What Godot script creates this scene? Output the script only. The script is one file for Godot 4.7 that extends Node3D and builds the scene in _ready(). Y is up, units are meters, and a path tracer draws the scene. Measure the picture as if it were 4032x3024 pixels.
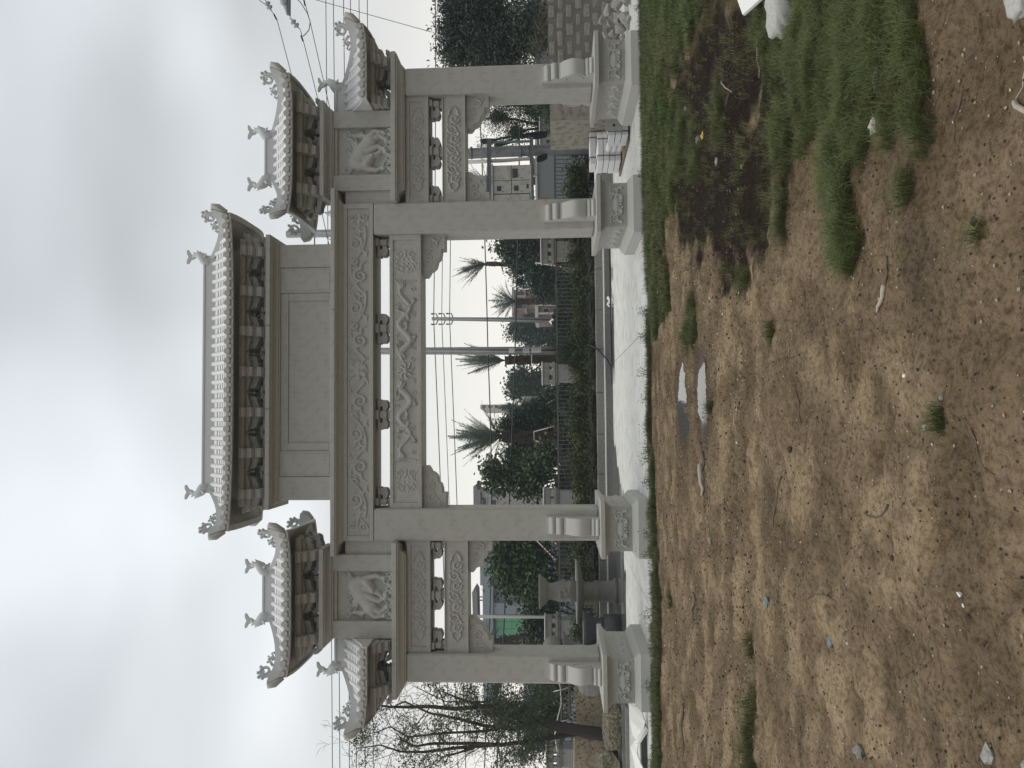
extends Node3D

var M := {}
var rng := RandomNumberGenerator.new()
var used := {}

# ------------------------------------------------------------------ nodes
func numbered(called: String) -> String:
	var n: int = used.get(called, 0)
	used[called] = n + 1
	return called if n == 0 else "%s_%03d" % [called, n]

func thing(called: String, label: String, category: String, at := Vector3.ZERO, turn := 0.0, group := "") -> Node3D:
	var o := Node3D.new()
	o.name = numbered(called)
	add_child(o)
	o.position = at
	o.rotation.y = turn
	tag(o, label, category, group)
	return o

func tag(o: Node3D, label: String, category: String, group := "") -> Node3D:
	o.set_meta("label", label)
	o.set_meta("category", category)
	if group != "":
		o.set_meta("group", group)
	return o

func mi(called: String, mesh: Mesh, mat: Material, parent: Node = null, at := Vector3.ZERO) -> MeshInstance3D:
	var o := MeshInstance3D.new()
	if parent == null:
		o.name = numbered(called)
		add_child(o)
	else:
		var k := "%d/%s" % [parent.get_instance_id(), called]
		var n: int = used.get(k, 0)
		used[k] = n + 1
		o.name = called if n == 0 else "%s_%03d" % [called, n]
		parent.add_child(o, true)
	o.mesh = mesh
	o.material_override = mat
	o.position = at
	return o

func obj(called: String, st: SurfaceTool, mat: Material, parent: Node = null, at := Vector3.ZERO) -> MeshInstance3D:
	return mi(called, done(st), mat, parent, at)

func single(called: String, st: SurfaceTool, mat: Material, label: String, category: String, group := "", at := Vector3.ZERO) -> MeshInstance3D:
	var o := obj(called, st, mat, null, at)
	tag(o, label, category, group)
	return o

func structure(called: String, mesh: Mesh, mat: Material) -> MeshInstance3D:
	var o := mi(called, mesh, mat)
	o.set_meta("kind", "structure")
	return o

func begin(smooth := false) -> SurfaceTool:
	var st := SurfaceTool.new()
	st.begin(Mesh.PRIMITIVE_TRIANGLES)
	st.set_smooth_group(0 if smooth else -1)
	return st

func done(st: SurfaceTool) -> ArrayMesh:
	st.generate_normals()
	return st.commit()

# ------------------------------------------------------------------ shapes
func tri(st: SurfaceTool, a: Vector3, b: Vector3, c: Vector3) -> void:
	st.add_vertex(a)
	st.add_vertex(b)
	st.add_vertex(c)

# a, b, c, d run clockwise seen from outside
func quad(st: SurfaceTool, a: Vector3, b: Vector3, c: Vector3, d: Vector3) -> void:
	tri(st, a, b, c)
	tri(st, a, c, d)

# box with chamfered edges; t places it
func box(st: SurfaceTool, c: Vector3, s: Vector3, ch := 0.0, t := Transform3D.IDENTITY) -> void:
	var h := s * 0.5
	ch = minf(ch, minf(h.x, minf(h.y, h.z)) * 0.6)
	var ax := [Vector3.RIGHT, Vector3.UP, Vector3.BACK]
	for a in 3:
		var b: int = (a + 1) % 3
		var d: int = (a + 2) % 3
		for sg: float in [-1.0, 1.0]:
			var n: Vector3 = ax[a] * h[a] * sg
			var u: Vector3 = ax[b] * (h[b] - ch)
			var v: Vector3 = ax[d] * (h[d] - ch)
			var p := [c + n - u - v, c + n + u - v, c + n + u + v, c + n - u + v]
			if sg > 0.0:
				p.reverse()
			quad(st, t * p[0], t * p[1], t * p[2], t * p[3])
	if ch <= 0.0:
		return
	for a in 3:
		var b: int = (a + 1) % 3
		var d: int = (a + 2) % 3
		for sb: float in [-1.0, 1.0]:
			for sd: float in [-1.0, 1.0]:
				var e: Vector3 = ax[a] * (h[a] - ch)
				var p1: Vector3 = c + ax[b] * h[b] * sb + ax[d] * (h[d] - ch) * sd
				var p2: Vector3 = c + ax[b] * (h[b] - ch) * sb + ax[d] * h[d] * sd
				if sb * sd < 0.0:
					quad(st, t * (p1 - e), t * (p1 + e), t * (p2 + e), t * (p2 - e))
				else:
					quad(st, t * (p1 - e), t * (p2 - e), t * (p2 + e), t * (p1 + e))
	for sx: float in [-1.0, 1.0]:
		for sy: float in [-1.0, 1.0]:
			for sz: float in [-1.0, 1.0]:
				var px := c + Vector3(h.x * sx, (h.y - ch) * sy, (h.z - ch) * sz)
				var py := c + Vector3((h.x - ch) * sx, h.y * sy, (h.z - ch) * sz)
				var pz := c + Vector3((h.x - ch) * sx, (h.y - ch) * sy, h.z * sz)
				if sx * sy * sz > 0.0:
					tri(st, t * px, t * pz, t * py)
				else:
					tri(st, t * px, t * py, t * pz)

func span(st: SurfaceTool, a: Vector3, b: Vector3, ch := 0.0) -> void:
	box(st, (a + b) * 0.5, (b - a).abs(), ch)

# rectangles stacked upwards: rings of [y, half x, half z]; closed at both ends
func stack(st: SurfaceTool, c: Vector3, rings: Array) -> void:
	var last: Array = []
	for k in rings.size():
		var r: Array = rings[k]
		var p := [c + Vector3(-r[1], r[0], r[2]), c + Vector3(r[1], r[0], r[2]), c + Vector3(r[1], r[0], -r[2]), c + Vector3(-r[1], r[0], -r[2])]
		if k == 0:
			quad(st, p[0], p[1], p[2], p[3])
		else:
			for i in 4:
				var j := (i + 1) % 4
				quad(st, last[i], p[i], p[j], last[j])
		if k == rings.size() - 1:
			quad(st, p[3], p[2], p[1], p[0])
		last = p

func frame_of(d: Vector3) -> Array:
	var u := Vector3.UP if absf(d.y) < 0.9 else Vector3.RIGHT
	var a := u.cross(d).normalized()
	return [a, d.cross(a).normalized()]

# tube through points with a radius each (or one for all); flat squeezes it along its second axis
func tube(st: SurfaceTool, pts: Array, radii: Array, seg := 6, cap := true, flat := 1.0) -> void:
	var rings: Array = []
	var a := Vector3.ZERO
	for i in pts.size():
		var d: Vector3 = (pts[mini(i + 1, pts.size() - 1)] - pts[maxi(i - 1, 0)]).normalized()
		if i == 0:
			a = frame_of(d)[0]
		a = (a - d * a.dot(d)).normalized()
		var b := d.cross(a)
		var r: float = radii[mini(i, radii.size() - 1)]
		var ring: Array = []
		for k in seg:
			var w := TAU * k / seg
			ring.append(pts[i] + a * cos(w) * r + b * sin(w) * r * flat)
		rings.append(ring)
	for i in rings.size() - 1:
		for k in seg:
			var k2 := (k + 1) % seg
			quad(st, rings[i][k], rings[i + 1][k], rings[i + 1][k2], rings[i][k2])
	if cap:
		for k in range(1, seg - 1):
			tri(st, rings[0][0], rings[0][k], rings[0][k + 1])
			var e: Array = rings[-1]
			tri(st, e[0], e[k + 1], e[k])

# profile of [radius, y] turned round the y axis
func lathe(st: SurfaceTool, c: Vector3, prof: Array, seg := 20, wave := 0.0, waves := 0) -> void:
	var rings: Array = []
	for p in prof:
		var ring: Array = []
		for k in seg:
			var w := TAU * k / seg
			var r: float = p[0] * (1.0 + wave * cos(w * waves))
			ring.append(c + Vector3(cos(w) * r, p[1], sin(w) * r))
		rings.append(ring)
	for i in rings.size() - 1:
		for k in seg:
			var k2 := (k + 1) % seg
			quad(st, rings[i][k], rings[i][k2], rings[i + 1][k2], rings[i + 1][k])

# polygon (x, y) pushed from z0 to z1, placed by t
func prism(st: SurfaceTool, poly: PackedVector2Array, z0: float, z1: float, t := Transform3D.IDENTITY) -> void:
	if Geometry2D.is_polygon_clockwise(poly):
		poly = poly.duplicate()
		poly.reverse()
	var ix := Geometry2D.triangulate_polygon(poly)
	for k in range(0, ix.size(), 3):
		var a := poly[ix[k]]
		var b := poly[ix[k + 1]]
		var c := poly[ix[k + 2]]
		if (b - a).cross(c - a) > 0.0:
			var s := b
			b = c
			c = s
		tri(st, t * Vector3(a.x, a.y, z1), t * Vector3(b.x, b.y, z1), t * Vector3(c.x, c.y, z1))
		tri(st, t * Vector3(a.x, a.y, z0), t * Vector3(c.x, c.y, z0), t * Vector3(b.x, b.y, z0))
	for k in poly.size():
		var a := poly[k]
		var b := poly[(k + 1) % poly.size()]
		quad(st, t * Vector3(a.x, a.y, z0), t * Vector3(a.x, a.y, z1), t * Vector3(b.x, b.y, z1), t * Vector3(b.x, b.y, z0))

func blob(st: SurfaceTool, c: Vector3, r: Vector3, nu := 10, nv := 6, rough := 0.0, t := Transform3D.IDENTITY) -> void:
	var g: Array = []
	for j in nv + 1:
		var row: Array = []
		var f := PI * j / nv
		for i in nu:
			var w := TAU * i / nu
			var k := 1.0 + rough * (rng.randf() - 0.5)
			row.append(t * (c + Vector3(sin(f) * cos(w) * r.x, cos(f) * r.y, sin(f) * sin(w) * r.z) * k))
		if j == 0 or j == nv:
			for i in nu:
				row[i] = row[0]
		g.append(row)
	for j in nv:
		for i in nu:
			var i2 := (i + 1) % nu
			if j > 0:
				tri(st, g[j][i], g[j][i2], g[j + 1][i])
			if j < nv - 1:
				tri(st, g[j][i2], g[j + 1][i2], g[j + 1][i])

# ------------------------------------------------------------------ carved relief: a height field of rounded strokes, in its own x, y, raised along z
class Relief:
	var w: float
	var h: float
	var res: float
	var nx: int
	var ny: int
	var f := PackedFloat32Array()
	func _init(w_: float, h_: float, res_: float) -> void:
		w = w_
		h = h_
		res = res_
		nx = int(w / res) + 1
		ny = int(h / res) + 1
		f.resize(nx * ny)
	func dab(p: Vector2, r: float, z: float) -> void:
		var cx := (p.x + w * 0.5) / res
		var cy := (p.y + h * 0.5) / res
		var q := r / res
		for j in range(maxi(1, int(cy - q)), mini(ny - 1, int(cy + q) + 2)):
			for i in range(maxi(1, int(cx - q)), mini(nx - 1, int(cx + q) + 2)):
				var d := ((i - cx) * (i - cx) + (j - cy) * (j - cy)) / (q * q)
				if d < 1.0:
					f[j * nx + i] = maxf(f[j * nx + i], z * sqrt(1.0 - d))
	func stroke(pts: Array, r0: float, r1: float, z: float) -> void:
		var total := 0.0
		for k in pts.size() - 1:
			total += pts[k].distance_to(pts[k + 1])
		var run := 0.0
		for k in pts.size() - 1:
			var l: float = pts[k].distance_to(pts[k + 1])
			var n := maxi(1, int(l / (res * 0.8)))
			for i in n:
				var t := (run + l * i / n) / maxf(total, 1e-5)
				var r := lerpf(r0, r1, t)
				dab(pts[k].lerp(pts[k + 1], float(i) / n), r, z * minf(1.0, 0.4 + r / maxf(r0, r1) * 0.6))
			run += l
	func curl(c: Vector2, r: float, from: float, turns: float, t0: float, t1: float, z: float) -> void:
		var pts: Array = []
		var n := int(absf(turns) * 16) + 4
		for k in n + 1:
			var t := float(k) / n
			pts.append(c + Vector2.from_angle(from + turns * TAU * t) * r * (1.0 - 0.85 * t))
		stroke(pts, t0, t1, z)
	func bend(a: Vector2, b: Vector2, sag: float, t0: float, t1: float, z: float) -> void:
		var pts: Array = []
		var n := (b - a).orthogonal().normalized()
		for k in 9:
			var t := k / 8.0
			pts.append(a.lerp(b, t) + n * sag * 4.0 * t * (1.0 - t))
		stroke(pts, t0, t1, z)
	func mesh() -> ArrayMesh:
		var v := PackedVector3Array()
		var n := PackedVector3Array()
		var ix := PackedInt32Array()
		v.resize(nx * ny)
		n.resize(nx * ny)
		for j in ny:
			for i in nx:
				var k := j * nx + i
				v[k] = Vector3(i * res - w * 0.5, j * res - h * 0.5, f[k] - 0.002)
				var dx := f[j * nx + mini(i + 1, nx - 1)] - f[j * nx + maxi(i - 1, 0)]
				var dy := f[mini(j + 1, ny - 1) * nx + i] - f[maxi(j - 1, 0) * nx + i]
				n[k] = Vector3(-dx, -dy, 2.0 * res).normalized()
		for j in ny - 1:
			for i in nx - 1:
				var a := j * nx + i
				var b := a + 1
				var c := a + nx
				var d := c + 1
				if f[a] + f[b] + f[c] + f[d] > 0.0:
					ix.append_array([a, c, d, a, d, b])
		var arr := []
		arr.resize(Mesh.ARRAY_MAX)
		arr[Mesh.ARRAY_VERTEX] = v
		arr[Mesh.ARRAY_NORMAL] = n
		arr[Mesh.ARRAY_INDEX] = ix
		var m := ArrayMesh.new()
		m.add_surface_from_arrays(Mesh.PRIMITIVE_TRIANGLES, arr)
		return m

# ------------------------------------------------------------------ materials
func noise_tex(seed_: int, freq: float, octaves: int, stops: Array, size := 512, kind := FastNoiseLite.TYPE_SIMPLEX_SMOOTH, normal := 0.0) -> NoiseTexture2D:
	var n := FastNoiseLite.new()
	n.seed = seed_
	n.noise_type = kind
	n.frequency = freq
	n.fractal_octaves = octaves
	n.fractal_gain = 0.62
	var t := NoiseTexture2D.new()
	t.width = size
	t.height = size
	t.seamless = true
	t.generate_mipmaps = false
	if normal > 0.0:
		t.as_normal_map = true
		t.bump_strength = normal
	elif stops.size():
		var g := Gradient.new()
		var off := PackedFloat32Array()
		var col := PackedColorArray()
		for s in stops:
			off.append(s[0])
			col.append(Color(s[1], s[2], s[3]).linear_to_srgb())
		g.offsets = off
		g.colors = col
		t.color_ramp = g
	t.noise = n
	return t

func mat(rough: float, col := Color(1, 1, 1), tex: Texture2D = null, scale := 1.0, nrm: Texture2D = null, depth := 0.5, world := true) -> StandardMaterial3D:
	var m := StandardMaterial3D.new()
	m.albedo_color = col.linear_to_srgb()
	m.roughness = rough
	m.metallic_specular = 0.4
	if tex:
		m.albedo_texture = tex
	if nrm:
		m.normal_enabled = true
		m.normal_texture = nrm
		m.normal_scale = depth
	if tex or nrm:
		m.uv1_triplanar = true
		m.uv1_world_triplanar = world
		m.uv1_scale = Vector3.ONE * scale
	return m

func grey(v: float, warm := 0.0) -> Color:
	return Color(v * (1.0 + warm), v, v * (1.0 - warm * 1.4))

func make_materials() -> void:
	var fine := noise_tex(3, 0.16, 4, [], 512, FastNoiseLite.TYPE_SIMPLEX_SMOOTH, 5.0)
	var speck := noise_tex(5, 0.11, 5, [[0.0, 0.26, 0.255, 0.235], [0.36, 0.40, 0.395, 0.365], [0.5, 0.445, 0.44, 0.41], [0.66, 0.475, 0.47, 0.435], [1.0, 0.56, 0.55, 0.51]])
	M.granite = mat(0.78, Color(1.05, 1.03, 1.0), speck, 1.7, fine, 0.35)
	var blotch := noise_tex(15, 0.006, 6, [[0.0, 0.80, 0.79, 0.76], [0.42, 0.95, 0.97, 0.96], [1.0, 1.0, 1.0, 1.0]])
	for k in ["granite"]:
		M[k].detail_enabled = true
		M[k].detail_blend_mode = BaseMaterial3D.BLEND_MODE_MUL
		M[k].detail_albedo = blotch
		M[k].detail_uv_layer = BaseMaterial3D.DETAIL_UV_1
	M.granite_light = mat(0.8, Color(1.12, 1.12, 1.12), speck, 1.7, fine, 0.3)
	M.granite_dark = mat(0.85, Color(0.52, 0.52, 0.50), speck, 1.7, fine, 0.4)
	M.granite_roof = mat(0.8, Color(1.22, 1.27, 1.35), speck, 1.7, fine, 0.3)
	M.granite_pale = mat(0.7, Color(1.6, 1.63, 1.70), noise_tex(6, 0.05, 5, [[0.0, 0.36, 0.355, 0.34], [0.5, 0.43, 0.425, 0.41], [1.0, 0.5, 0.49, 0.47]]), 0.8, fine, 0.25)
	M.dark_granite = mat(0.35, Color(0.10, 0.10, 0.105), noise_tex(7, 0.14, 4, [[0.0, 0.4, 0.4, 0.4], [1.0, 1, 1, 1]]), 1.5)
	var conc := noise_tex(8, 0.014, 6, [[0.0, 0.48, 0.48, 0.455], [0.33, 0.60, 0.60, 0.57], [0.55, 0.66, 0.66, 0.63], [1.0, 0.71, 0.71, 0.68]], 1024)
	M.concrete = mat(0.55, Color(1, 1, 1), conc, 0.17, fine, 0.15)
	M.wall_block = mat(0.85, Color(0.52, 0.52, 0.51), noise_tex(9, 0.03, 5, [[0.0, 0.28, 0.28, 0.26], [0.5, 0.42, 0.42, 0.40], [1.0, 0.52, 0.52, 0.5]]), 0.9, fine, 0.4)
	M.pole = mat(0.85, Color(0.8, 0.82, 0.84), noise_tex(10, 0.02, 5, [[0.0, 0.22, 0.22, 0.21], [0.5, 0.34, 0.34, 0.33], [1.0, 0.42, 0.42, 0.41]]), 0.5, fine, 0.3)
	M.cement = mat(0.9, Color(0.42, 0.42, 0.40), conc, 0.6, fine, 0.5)
	M.cement_block = mat(0.95, Color(0.37, 0.36, 0.335), noise_tex(21, 0.03, 5, [[0.0, 0.35, 0.34, 0.32], [1.0, 1, 1, 1]]), 1.2, fine, 0.8)
	M.mortar = mat(0.95, Color(0.25, 0.235, 0.205), noise_tex(22, 0.06, 5, [[0.0, 0.4, 0.4, 0.4], [1.0, 1, 1, 1]]), 1.2, fine, 1.0)
	M.plaster = mat(0.9, Color(0.30, 0.285, 0.245), noise_tex(24, 0.012, 5, [[0.0, 0.35, 0.33, 0.3], [0.5, 0.85, 0.83, 0.8], [1.0, 1, 1, 1]]), 0.6)
	M.grey_wall = mat(0.9, Color(0.26, 0.27, 0.28), blotch, 0.15)
	M.post = mat(0.85, Color(0.36, 0.35, 0.325), blotch, 0.5)
	M.white = mat(0.6, Color(0.78, 0.78, 0.76))
	M.off_white = mat(0.7, Color(0.60, 0.59, 0.55))
	M.foam = mat(0.85, Color(0.44, 0.44, 0.41), noise_tex(25, 0.03, 4, [[0.0, 0.55, 0.55, 0.55], [0.45, 0.95, 0.95, 0.95], [1.0, 1, 1, 1]]), 2.0)
	M.iron = mat(0.6, Color(0.12, 0.125, 0.115))
	M.rust_iron = mat(0.7, Color(0.10, 0.095, 0.085))
	M.black = mat(0.5, Color(0.018, 0.018, 0.02))
	M.wire = mat(0.6, Color(0.05, 0.052, 0.06))
	M.steel = mat(0.55, Color(0.16, 0.18, 0.19))
	M.cabinet = mat(0.55, Color(0.40, 0.40, 0.37), noise_tex(28, 0.01, 5, [[0.0, 0.6, 0.58, 0.54], [0.5, 0.96, 0.96, 0.95], [1.0, 1, 1, 1]]), 0.8)
	M.seam = mat(0.7, Color(0.09, 0.09, 0.085))
	M.pane = mat(0.15, Color(0.03, 0.032, 0.035))
	M.pvc = mat(0.5, Color(0.52, 0.50, 0.46))
	M.red = mat(0.7, Color(0.45, 0.06, 0.05))
	M.porcelain = mat(0.35, Color(0.42, 0.43, 0.44))
	M.sandstone = mat(0.95, Color(0.95, 0.92, 0.86), noise_tex(12, 0.02, 6, [[0.0, 0.10, 0.08, 0.06], [0.27, 0.20, 0.155, 0.11], [0.36, 0.40, 0.33, 0.24], [0.6, 0.48, 0.41, 0.31], [1.0, 0.55, 0.48, 0.37]]), 0.6, noise_tex(13, 0.05, 5, [], 512, FastNoiseLite.TYPE_SIMPLEX_SMOOTH, 12.0), 1.0)
	M.sandstone.uv1_scale = Vector3(0.9, 0.7, 0.9)
	M.moss_rock = mat(0.95, Color(1, 1, 1), noise_tex(12, 0.03, 6, [[0.0, 0.05, 0.06, 0.03], [0.45, 0.11, 0.11, 0.07], [0.62, 0.26, 0.23, 0.17], [1.0, 0.38, 0.34, 0.26]]), 0.8, fine, 1.0)
	M.bark = mat(0.95, Color(0.105, 0.095, 0.082), noise_tex(14, 0.06, 5, [[0.0, 0.3, 0.3, 0.3], [1.0, 1, 1, 1]]), 2.0, fine, 1.5, false)
	M.palm_bark = mat(0.95, Color(0.105, 0.078, 0.06), noise_tex(14, 0.06, 5, [[0.0, 0.3, 0.3, 0.3], [1.0, 1, 1, 1]]), 2.0, fine, 1.5, false)
	M.planter_soil = mat(0.95, Color(0.05, 0.042, 0.03), noise_tex(16, 0.05, 5, [[0.0, 0.3, 0.3, 0.3], [1.0, 1, 1, 1]]), 1.0)
	M.brick_house = mat(0.9, Color(0.34, 0.235, 0.20), blotch, 0.1)
	M.house_trim = mat(0.85, Color(0.42, 0.40, 0.37))
	M.blue_wall = mat(0.7, Color(0.30, 0.34, 0.38), blotch, 0.06)
	M.blue_trim = mat(0.7, Color(0.20, 0.235, 0.265))
	M.green_glass = mat(0.2, Color(0.14, 0.42, 0.23))
	M.timber = mat(0.9, Color(0.30, 0.245, 0.18), noise_tex(17, 0.05, 4, [[0.0, 0.4, 0.4, 0.4], [1.0, 1, 1, 1]]), 3.0, fine, 1.0, false)
	M.pale_timber = mat(0.85, Color(0.52, 0.47, 0.38), noise_tex(17, 0.05, 4, [[0.0, 0.5, 0.5, 0.5], [1.0, 1, 1, 1]]), 3.0, null, 1.0, false)
	M.twig = mat(0.9, Color(0.12, 0.095, 0.07))
	M.stone = mat(0.9, Color(0.30, 0.295, 0.275), noise_tex(18, 0.04, 5, [[0.0, 0.5, 0.5, 0.5], [1.0, 1, 1, 1]]), 4.0, fine, 1.0, false)
	M.rubble = mat(0.9, Color(0.42, 0.41, 0.38), noise_tex(18, 0.04, 5, [[0.0, 0.5, 0.5, 0.5], [1.0, 1, 1, 1]]), 2.0, fine, 0.7, false)
	M.dark_clod = mat(0.95, Color(0.06, 0.045, 0.032))
	M.blue_rag = mat(0.9, Color(0.17, 0.205, 0.21))
	M.plastic = mat(0.4, Color(0.5, 0.49, 0.43))
	M.yellow = mat(0.8, Color(0.55, 0.38, 0.12))
	M.orange = mat(0.8, Color(0.40, 0.20, 0.04))
	M.navy = mat(0.6, Color(0.05, 0.08, 0.13))
	M.mud_film = mat(0.9, Color(0.30, 0.25, 0.18), noise_tex(44, 0.03, 5, [[0.0, 0.6, 0.6, 0.6], [1.0, 1, 1, 1]]), 1.0)
	M.puddle = mat(0.02, Color(0.10, 0.095, 0.085))
	M.puddle.metallic_specular = 0.5
	M.wet_road = mat(0.06, Color(0.13, 0.13, 0.125))
	M.wet_road.metallic_specular = 0.5
	M.leaf = mat(0.65)
	M.leaf.vertex_color_use_as_albedo = true
	M.leaf.backlight_enabled = true
	M.leaf.backlight = Color(0.25, 0.3, 0.12)
	M.soil = mat(0.95, Color(1, 1, 1), noise_tex(31, 0.02, 7, [[0.0, 0.42, 0.40, 0.36], [0.30, 0.70, 0.69, 0.67], [0.5, 0.94, 0.93, 0.92], [0.68, 1.0, 1.0, 1.0], [1.0, 1.0, 0.99, 0.96]], 1024), 0.55, noise_tex(32, 0.04, 7, [], 1024, FastNoiseLite.TYPE_SIMPLEX_SMOOTH, 14.0), 1.0)
	M.soil.vertex_color_use_as_albedo = true
	M.soil.detail_enabled = true
	M.soil.detail_blend_mode = BaseMaterial3D.BLEND_MODE_MUL
	M.soil.detail_albedo = noise_tex(41, 0.045, 4, [[0.0, 0.42, 0.40, 0.37], [0.32, 0.66, 0.64, 0.61], [0.44, 0.94, 0.93, 0.92], [0.7, 1.0, 1.0, 1.0], [1.0, 1.0, 1.0, 1.0]], 1024)
	M.soil.detail_uv_layer = BaseMaterial3D.DETAIL_UV_1
	M.concrete.detail_enabled = true
	M.concrete.detail_blend_mode = BaseMaterial3D.BLEND_MODE_MUL
	M.concrete.detail_albedo = noise_tex(43, 0.008, 6, [[0.0, 0.80, 0.77, 0.71], [0.36, 0.95, 0.94, 0.92], [0.5, 1.0, 1.0, 1.0], [1.0, 1.0, 1.0, 1.0]], 1024)
	M.concrete.detail_uv_layer = BaseMaterial3D.DETAIL_UV_1
	M.soil.metallic_specular = 0.12

# ------------------------------------------------------------------ camera, sky, sun
func sky_color(d: Vector3, n: FastNoiseLite) -> Color:
	var el := asin(clampf(d.y, -1.0, 1.0))
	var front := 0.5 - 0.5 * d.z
	var hz := exp(-maxf(el, 0.0) / 0.17)
	var c := Color(0.63, 0.67, 0.715).lerp(Color(1.30, 1.24, 1.10), hz * lerpf(0.4, 1.0, front))
	# overcast: brighter and darker banks of cloud on a plane far above
	var p := Vector3(d.x, 0, d.z) / (maxf(d.y, 0.0) + 0.22)
	var v := n.get_noise_3d(p.x * 1.0, 0.0, p.z * 1.6)
	var v2 := n.get_noise_3d(p.x * 2.6 + 40.0, 7.0, p.z * 3.4)
	var k := 1.0 + (0.42 * v + 0.30 * v2) * smoothstep(0.08, 0.45, el)
	# the veil is thinner overhead
	k *= lerpf(1.0, 1.12, smoothstep(0.5, 1.3, el))
	# the bank of thin bright cloud that the photograph shows high above the fountain side
	var b := d.dot(Vector3(-0.24, 0.60, -0.76).normalized())
	k *= 1.0 + 0.04 * smoothstep(0.93, 1.0, b + 0.03 * v2) + 0.10 * smoothstep(0.975, 0.998, d.dot(Vector3(-0.02, 0.52, -0.85).normalized()) + 0.012 * v2)
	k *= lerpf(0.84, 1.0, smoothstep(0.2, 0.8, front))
	return Color(c.r * k, c.g * k, c.b * k)

func build_light() -> void:
	var cam := Camera3D.new()
	cam.name = "camera"
	add_child(cam)
	var right := Vector3(0.99894, -0.01148, 0.04464)
	var up := Vector3(0.00895, 0.99836, 0.05653)
	var back := Vector3(-0.04521, -0.05607, 0.9974)
	# the photograph was taken with the phone turned on its side: the top of the place is at the picture's left edge
	cam.transform = Transform3D(Basis(-up, right, back).orthonormalized(), Vector3(-0.9338, 1.5535, 14.7858))
	cam.keep_aspect = Camera3D.KEEP_HEIGHT
	cam.fov = 51.43
	cam.near = 0.05
	cam.far = 900.0
	cam.current = true
	var n := FastNoiseLite.new()
	n.seed = 4
	n.noise_type = FastNoiseLite.TYPE_SIMPLEX_SMOOTH
	n.frequency = 0.55
	n.fractal_octaves = 3
	n.fractal_gain = 0.4
	var W := 768
	var H := 384
	var im := Image.create(W, H, false, Image.FORMAT_RGBF)
	for j in H:
		var el := PI * 0.5 - PI * (j + 0.5) / H
		for i in W:
			var az := TAU * (i + 0.5) / W
			# the first column looks towards -z, the middle one towards +z
			var d := Vector3(sin(az) * cos(el), sin(el), -cos(az) * cos(el))
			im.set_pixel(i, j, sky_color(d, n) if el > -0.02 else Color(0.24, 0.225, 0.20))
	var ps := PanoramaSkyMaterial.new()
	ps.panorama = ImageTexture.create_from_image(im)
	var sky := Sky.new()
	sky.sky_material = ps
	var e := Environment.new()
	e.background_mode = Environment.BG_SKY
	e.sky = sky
	e.background_energy_multiplier = 1.0
	e.tonemap_mode = Environment.TONE_MAPPER_LINEAR
	e.tonemap_exposure = 1.0
	e.sdfgi_enabled = true
	e.ssao_enabled = true
	e.ssil_enabled = true
	e.fog_enabled = true
	e.fog_density = 0.0014
	e.fog_light_color = Color(0.86, 0.89, 0.93)
	var we := WorldEnvironment.new()
	we.name = "environment"
	we.environment = e
	add_child(we)
	var sun := DirectionalLight3D.new()
	sun.name = "sun"
	add_child(sun)
	sun.light_energy = 0.5
	sun.light_angular_distance = 45.0
	sun.light_color = Color(1.0, 0.97, 0.92)
	sun.shadow_enabled = true
	sun.look_at_from_position(Vector3(-3.0, 12.0, 1.5), Vector3.ZERO, Vector3.FORWARD)

# ------------------------------------------------------------------ the gate
func pedestal(gate: Node3D, cx: float, hw: float, faces: PackedInt32Array) -> void:
	var st := begin()
	# the die, with a cavetto under its slab and a chamfered foot
	stack(st, Vector3(cx, 0, 0), [[0.296, hw - 0.115, 0.90], [0.655, hw - 0.115, 0.90], [0.66, hw - 0.10, 0.915], [0.685, hw - 0.097, 0.918], [0.69, hw - 0.085, 0.93], [0.715, hw - 0.06, 0.955], [0.75, hw - 0.03, 0.985]])
	var die := obj("pedestal", st, M.granite, gate)
	st = begin()
	box(st, Vector3(cx, 0.791, 0), Vector3(hw * 2.0, 0.082, 2.07), 0.008)
	obj("slab", st, M.granite, die)
	st = begin()
	stack(st, Vector3(cx, 0, 0), [[-0.12, hw, 0.985], [0.188, hw, 0.985], [0.197, hw - 0.008, 0.977], [0.24, hw - 0.04, 0.945], [0.296, hw - 0.105, 0.89]])
	obj("plinth_base", st, M.granite_light, die)
	# scrolls and a flower on the faces that show
	var r := Relief.new(0.7, 0.26, 0.0125)
	scroll_band(r, 0.62)
	var m := r.mesh()
	for zs: float in [1.0, -1.0]:
		var c := mi("scroll_carving", m, M.granite_light, die, Vector3(cx, 0.47, 0.90 * zs))
		c.rotation.y = 0.0 if zs > 0.0 else PI
	var r2 := Relief.new(1.5, 0.27, 0.014)
	r2.stroke([Vector2(-0.7, 0.0), Vector2(0.7, 0.0)], 0.02, 0.02, 0.02)
	for k in 7:
		var x := -0.62 + k * 0.205
		r2.curl(Vector2(x, 0.045 if k % 2 else -0.045), 0.085, PI * (k % 2), 1.3, 0.03, 0.016, 0.045)
		r2.bend(Vector2(x - 0.09, -0.11), Vector2(x + 0.05, 0.11), 0.04, 0.025, 0.012, 0.035)
	var m2 := r2.mesh()
	for sx in faces:
		var c := mi("leaf_carving", m2, M.granite_light, die, Vector3(cx + (hw - 0.115) * sx, 0.47, 0))
		c.rotation.y = PI * 0.5 * sx

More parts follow.
